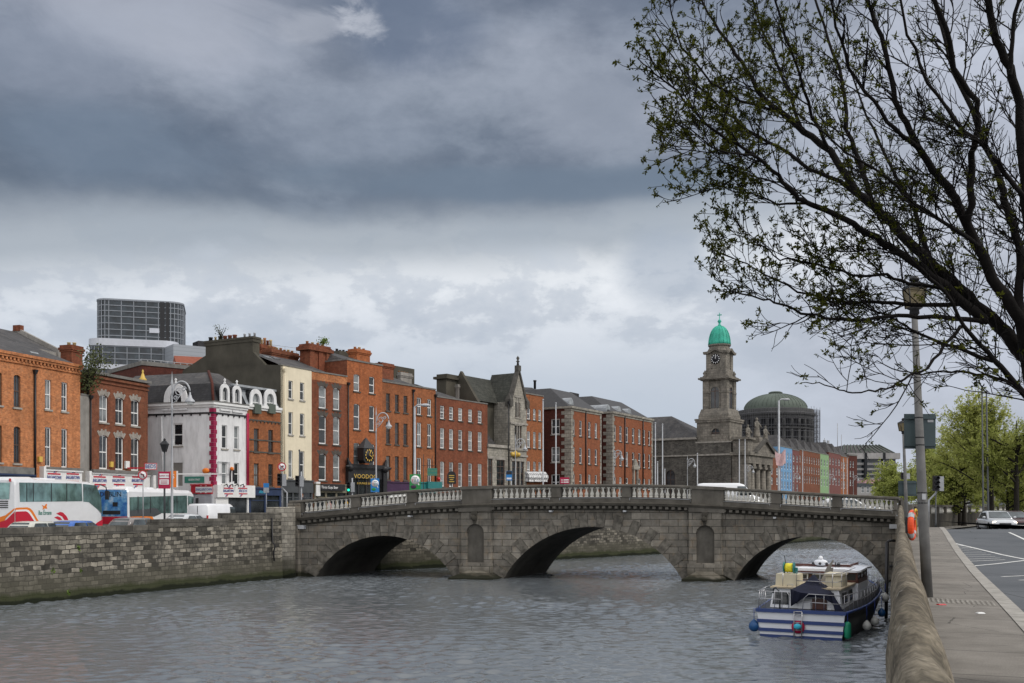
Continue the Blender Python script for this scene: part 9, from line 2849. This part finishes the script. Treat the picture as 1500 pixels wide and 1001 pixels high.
def grow(pts, r0, r1, lev, dens):
 L = sum((b - a).length for a, b in zip(pts, pts[1:]))
 n = max(1, int(L * dens))
 for _ in range(n):
  t = random.uniform(.10, 1.0)
  q = t * (len(pts) - 1); i = min(int(q), len(pts) - 2); p = pts[i].lerp(pts[i + 1], q - i)
  tan = (pts[i + 1] - pts[i]).normalized()
  x, y = pxof(p)
  if x > 1650 or y < -150: continue
  side = RV(); side = (side - tan * side.dot(tan)); side.y *= .8; side = side.normalized()
  d = (tan * random.uniform(.55, 1.1) + side * random.uniform(.55, 1.0) + Vector((-.05, 0, .17))).normalized()
  if lev == 1:
   l_ = random.uniform(.40, .95) * (1.0 - .74 * t); rr = min(lerp(r0, r1, t) * .55, .0075) * random.uniform(.7, 1.1)
   q_ = crooked(p, d, l_, 7, .17, Vector((-.03, 0, .05)))
   branch.tube(q_, [lerp(rr, .0036, k / 7) for k in range(8)], 4)
   grow(q_, rr, .0036, 2, 12.5)
  elif lev == 2:
   l_ = random.uniform(.14, .38)
   q_ = crooked(p, d, l_, 5, .23, Vector((-.02, 0, .06)))
   twig.tube(q_, [lerp(.0042, .0024, k / 5) for k in range(6)], 3)
   lf = leafiness(q_[-1])
   if random.random() < lf * 1.1: leafcluster(q_[-1], .037, random.randint(11, 18))
   for k in (2, 3, 4):
    if random.random() < lf * .45: leafcluster(q_[k], .034, random.randint(9, 14))
   if random.random() < .75:
    for _k in range(2):
     a = random.choice(q_[1:4])
     q2 = crooked(a, (d + RV() * .8).normalized(), random.uniform(.06, .2), 3, .25, Vector((-.02, 0, .08)))
     twig.tube(q2, [.0030, .0027, .0024, .0021], 3)
     if random.random() < lf: leafcluster(q2[-1], .030, random.randint(5, 9))
for nm, pix, w0_, w1_, y0, y1 in limbs:
 n = len(pix)
 pts = []
 for i, (a, b) in enumerate(pix):
  pts.append(px3(a, b, lerp(y0, y1, i / (n - 1))))
 pts = wiggle(pts, .012)
 m_ = len(pts)
 rad = [.80 * lerp(w0_, w1_, (i / (m_ - 1)) ** .75) / 2 / F * p.y for i, p in enumerate(pts)]
 (trunk if w0_ > 19 else branch).tube(pts, rad, 8 if w0_ > 19 else 6)
 grow(pts, rad[0], rad[-1], 1, 7.6 if nm not in 'no' else 4.0)
 if w1_ < 3.5:
  q_ = pts[-1]
  for k in range(5): leafcluster(pts[-1 - k // 2] + RV() * .03, .02, 5)
t0 = px3(1640, 720, 9.4); t1 = px3(1520, 560, 9.3)
trunk.tube([TB, TB + Vector((.02, 0, .6)), TB + Vector((-.08, .02, 1.3)), t0 + Vector((.02, 0, -.05)), px3(1600, 640, 9.4)], [.33, .26, .23, .20, .15], 12)
trunk.tube([t0 + Vector((0, 0, -.1)), px3(1580, 640, 9.35), t1, px3(1508, 500, 9.3)], [.17, .14, .12, .10], 10)
trunk.tube([t0 + Vector((.1, .1, -.1)), TB + Vector((.2, .2, 3.2)), TB + Vector((.3, .5, 5)), TB + Vector((.1, .6, 7))], [.17, .13, .09, .05], 8)
trunk.tube([t0, px3(1570, 600, 9.35), px3(1530, 520, 9.35)], [.12, .1, .085], 8)
trunk.tube([px3(1530, 500, 9.3), px3(1540, 420, 8.9), px3(1530, 330, 8.8)], [.08, .06, .035], 8)
trunk.build('trunk', M['limb'], big); branch.build('branchwork', M['limb'], big); twig.build('twigwork', M['limb'], big); leaf.build('foliage', M['bud'], big, False)
print('big tree', len(trunk.f), len(branch.f), len(twig.f), len(leaf.f))
M['spring1'] = leafmat('spring_leaf', (.32, .35, .085), (.52, .54, .19), .5)
M['spring2'] = leafmat('darker_spring_leaf', (.23, .265, .06), (.42, .45, .14), .48)
M['spring3'] = leafmat('pale_spring_leaf', (.28, .32, .08), (.46, .50, .16), .5)
def quaytree(label, x, y, H, R_, h0, n_leaf, lm, seed, leaf_s=.2, lean=0, name='spring_tree', lowdense=0.5):
 random.seed(seed)
 t = thing(name, label, 'tree', (x, y, 0), 'spring trees on the right bank')
 tr, br, lf = Br(), Br(), Br()
 tr.tube([Vector((x, y, -.1)), Vector((x + lean * .2, y, h0 * .6)), Vector((x + lean * .5, y, h0)), Vector((x + lean, y, H * .62)), Vector((x + lean, y, H * .9))], [.30, .23, .2, .12, .03], 8)
 tips = []
 for i in range(17):
  z = lerp(h0 * .9, H * .8, random.random() ** .9); a = random.uniform(0, 2 * PI)
  u_ = (z - h0) / (H - h0)
  l_ = R_ * (1.0 - .55 * u_) * random.uniform(.75, 1.1)
  d = Vector((math.cos(a), math.sin(a), random.uniform(.15, .8))).normalized()
  q = crooked(Vector((x + lean * min(1, u_ + .4), y, z)), d, l_, 7, .16, Vector((0, 0, .05)))
  br.tube(q, [lerp(.10, .02, k / 7) for k in range(8)], 5)
  for j in range(9):
   k = random.randint(1, 6); d2 = ((q[k + 1] - q[k]).normalized() + RV() * .8).normalized()
   q2 = crooked(q[k], d2, random.uniform(.6, 1.7) * R_ / 4, 5, .2, Vector((0, 0, .05)))
   br.tube(q2, [lerp(.035, .01, m / 5) for m in range(6)], 3)
   tips += q2[1:]
   for jj in range(3):
    q3 = crooked(random.choice(q2[1:]), RV(), random.uniform(.4, .9) * R_ / 4, 3, .2, Vector((0, 0, .05)))
    br.tube(q3, [.014, .012, .01, .008], 3); tips += q3[1:]
  tips += q[4:]
 for i in range(n_leaf):
  p = random.choice(tips) + RV() * abs(random.gauss(0, .22))
  u = RV() * leaf_s * random.uniform(.6, 1.3); u.z -= leaf_s * .2
  lf.leaf(p, u, u.orthogonal().normalized() * leaf_s * random.uniform(.25, .45))
 tr.build('trunk', M['bark'], t); br.build('branchwork', M['bark'], t); lf.build('foliage', lm, t, False)
 return t
def tx(px, Yv): return gx(px, Yv)
quaytree('tall airy spring green tree over the parked silver saloon, nearest of the right bank trees', tx(1452, 88), 88, 11.6, 5.3, 3.2, 15200, M['spring1'], 3, .21)
quaytree('round full spring green tree between the near lamp post and the tall masts', tx(1405, 98), 98, 9.6, 5.0, 2.2, 11000, M['spring1'], 41, .21)
quaytree('second spring green tree with a forked dark trunk at the right edge of the frame', tx(1489, 84), 84, 9.8, 4.9, 3.0, 12000, M['spring2'], 5, .2)
quaytree('rounded green tree filling the gap beside the bridge corner traffic light', tx(1400, 112), 112, 8.0, 5.0, 1.6, 11200, M['spring2'], 8, .24)
quaytree('low spreading yellow green tree behind the lower road sign back', tx(1318, 175), 175, 8.4, 7.0, 1.0, 10400, M['spring3'], 11, .36)
quaytree('yellow green tree behind the near lamp post, left of the rounded green tree', tx(1352, 150), 150, 11.3, 6.0, 1.6, 10400, M['spring3'], 13, .32)
quaytree('tree behind the tall masts on the right bank', tx(1430, 125), 125, 9.5, 5.5, 1.8, 11200, M['spring1'], 17, .26)
quaytree('tree at the far right behind the forked trunk', tx(1492, 118), 118, 11.0, 6.0, 2.0, 12000, M['spring2'], 19, .26)
quaytree('dense low tree below the nearer crowns, left of the tall masts', tx(1412, 96), 96, 5.2, 3.6, .7, 9600, M['spring2'], 29, .2)
quaytree('dense low tree below the nearer crowns, right of the tall masts', tx(1476, 104), 104, 5.5, 4.2, .7, 9600, M['spring2'], 31, .22)
quaytree('dense low tree behind the bridge corner traffic light', tx(1378, 120), 120, 6.0, 4.0, .6, 8800, M['spring2'], 37, .24)
quaytree('small far tree at the left edge of the right bank trees', tx(1300, 210), 210, 6.0, 5.0, .6, 3500, M['spring3'], 23, .4)
fq = Fr((gx(1408, 165), 165), (gx(1520, 160), 160))
qb = thing('quay_building', 'pale low building glimpsed through the trees on the right bank', 'building', fq.M)
oq = [(1.5 + 2.2 * i, 1.2, 1.0, 1.8, 0) for i in range(5)] + [(1.5 + 2.2 * i, 1.2, 4.2, 1.6, 0) for i in range(5)]
shell(qb, fq, 0, fq.len, 0, 7.0, 10, oq, M['render_grey']); windows(qb, fq, oq, 'sash', 0, sills=False); ledge(qb, fq, 0, fq.len, 7.0, 10, .3, .1)
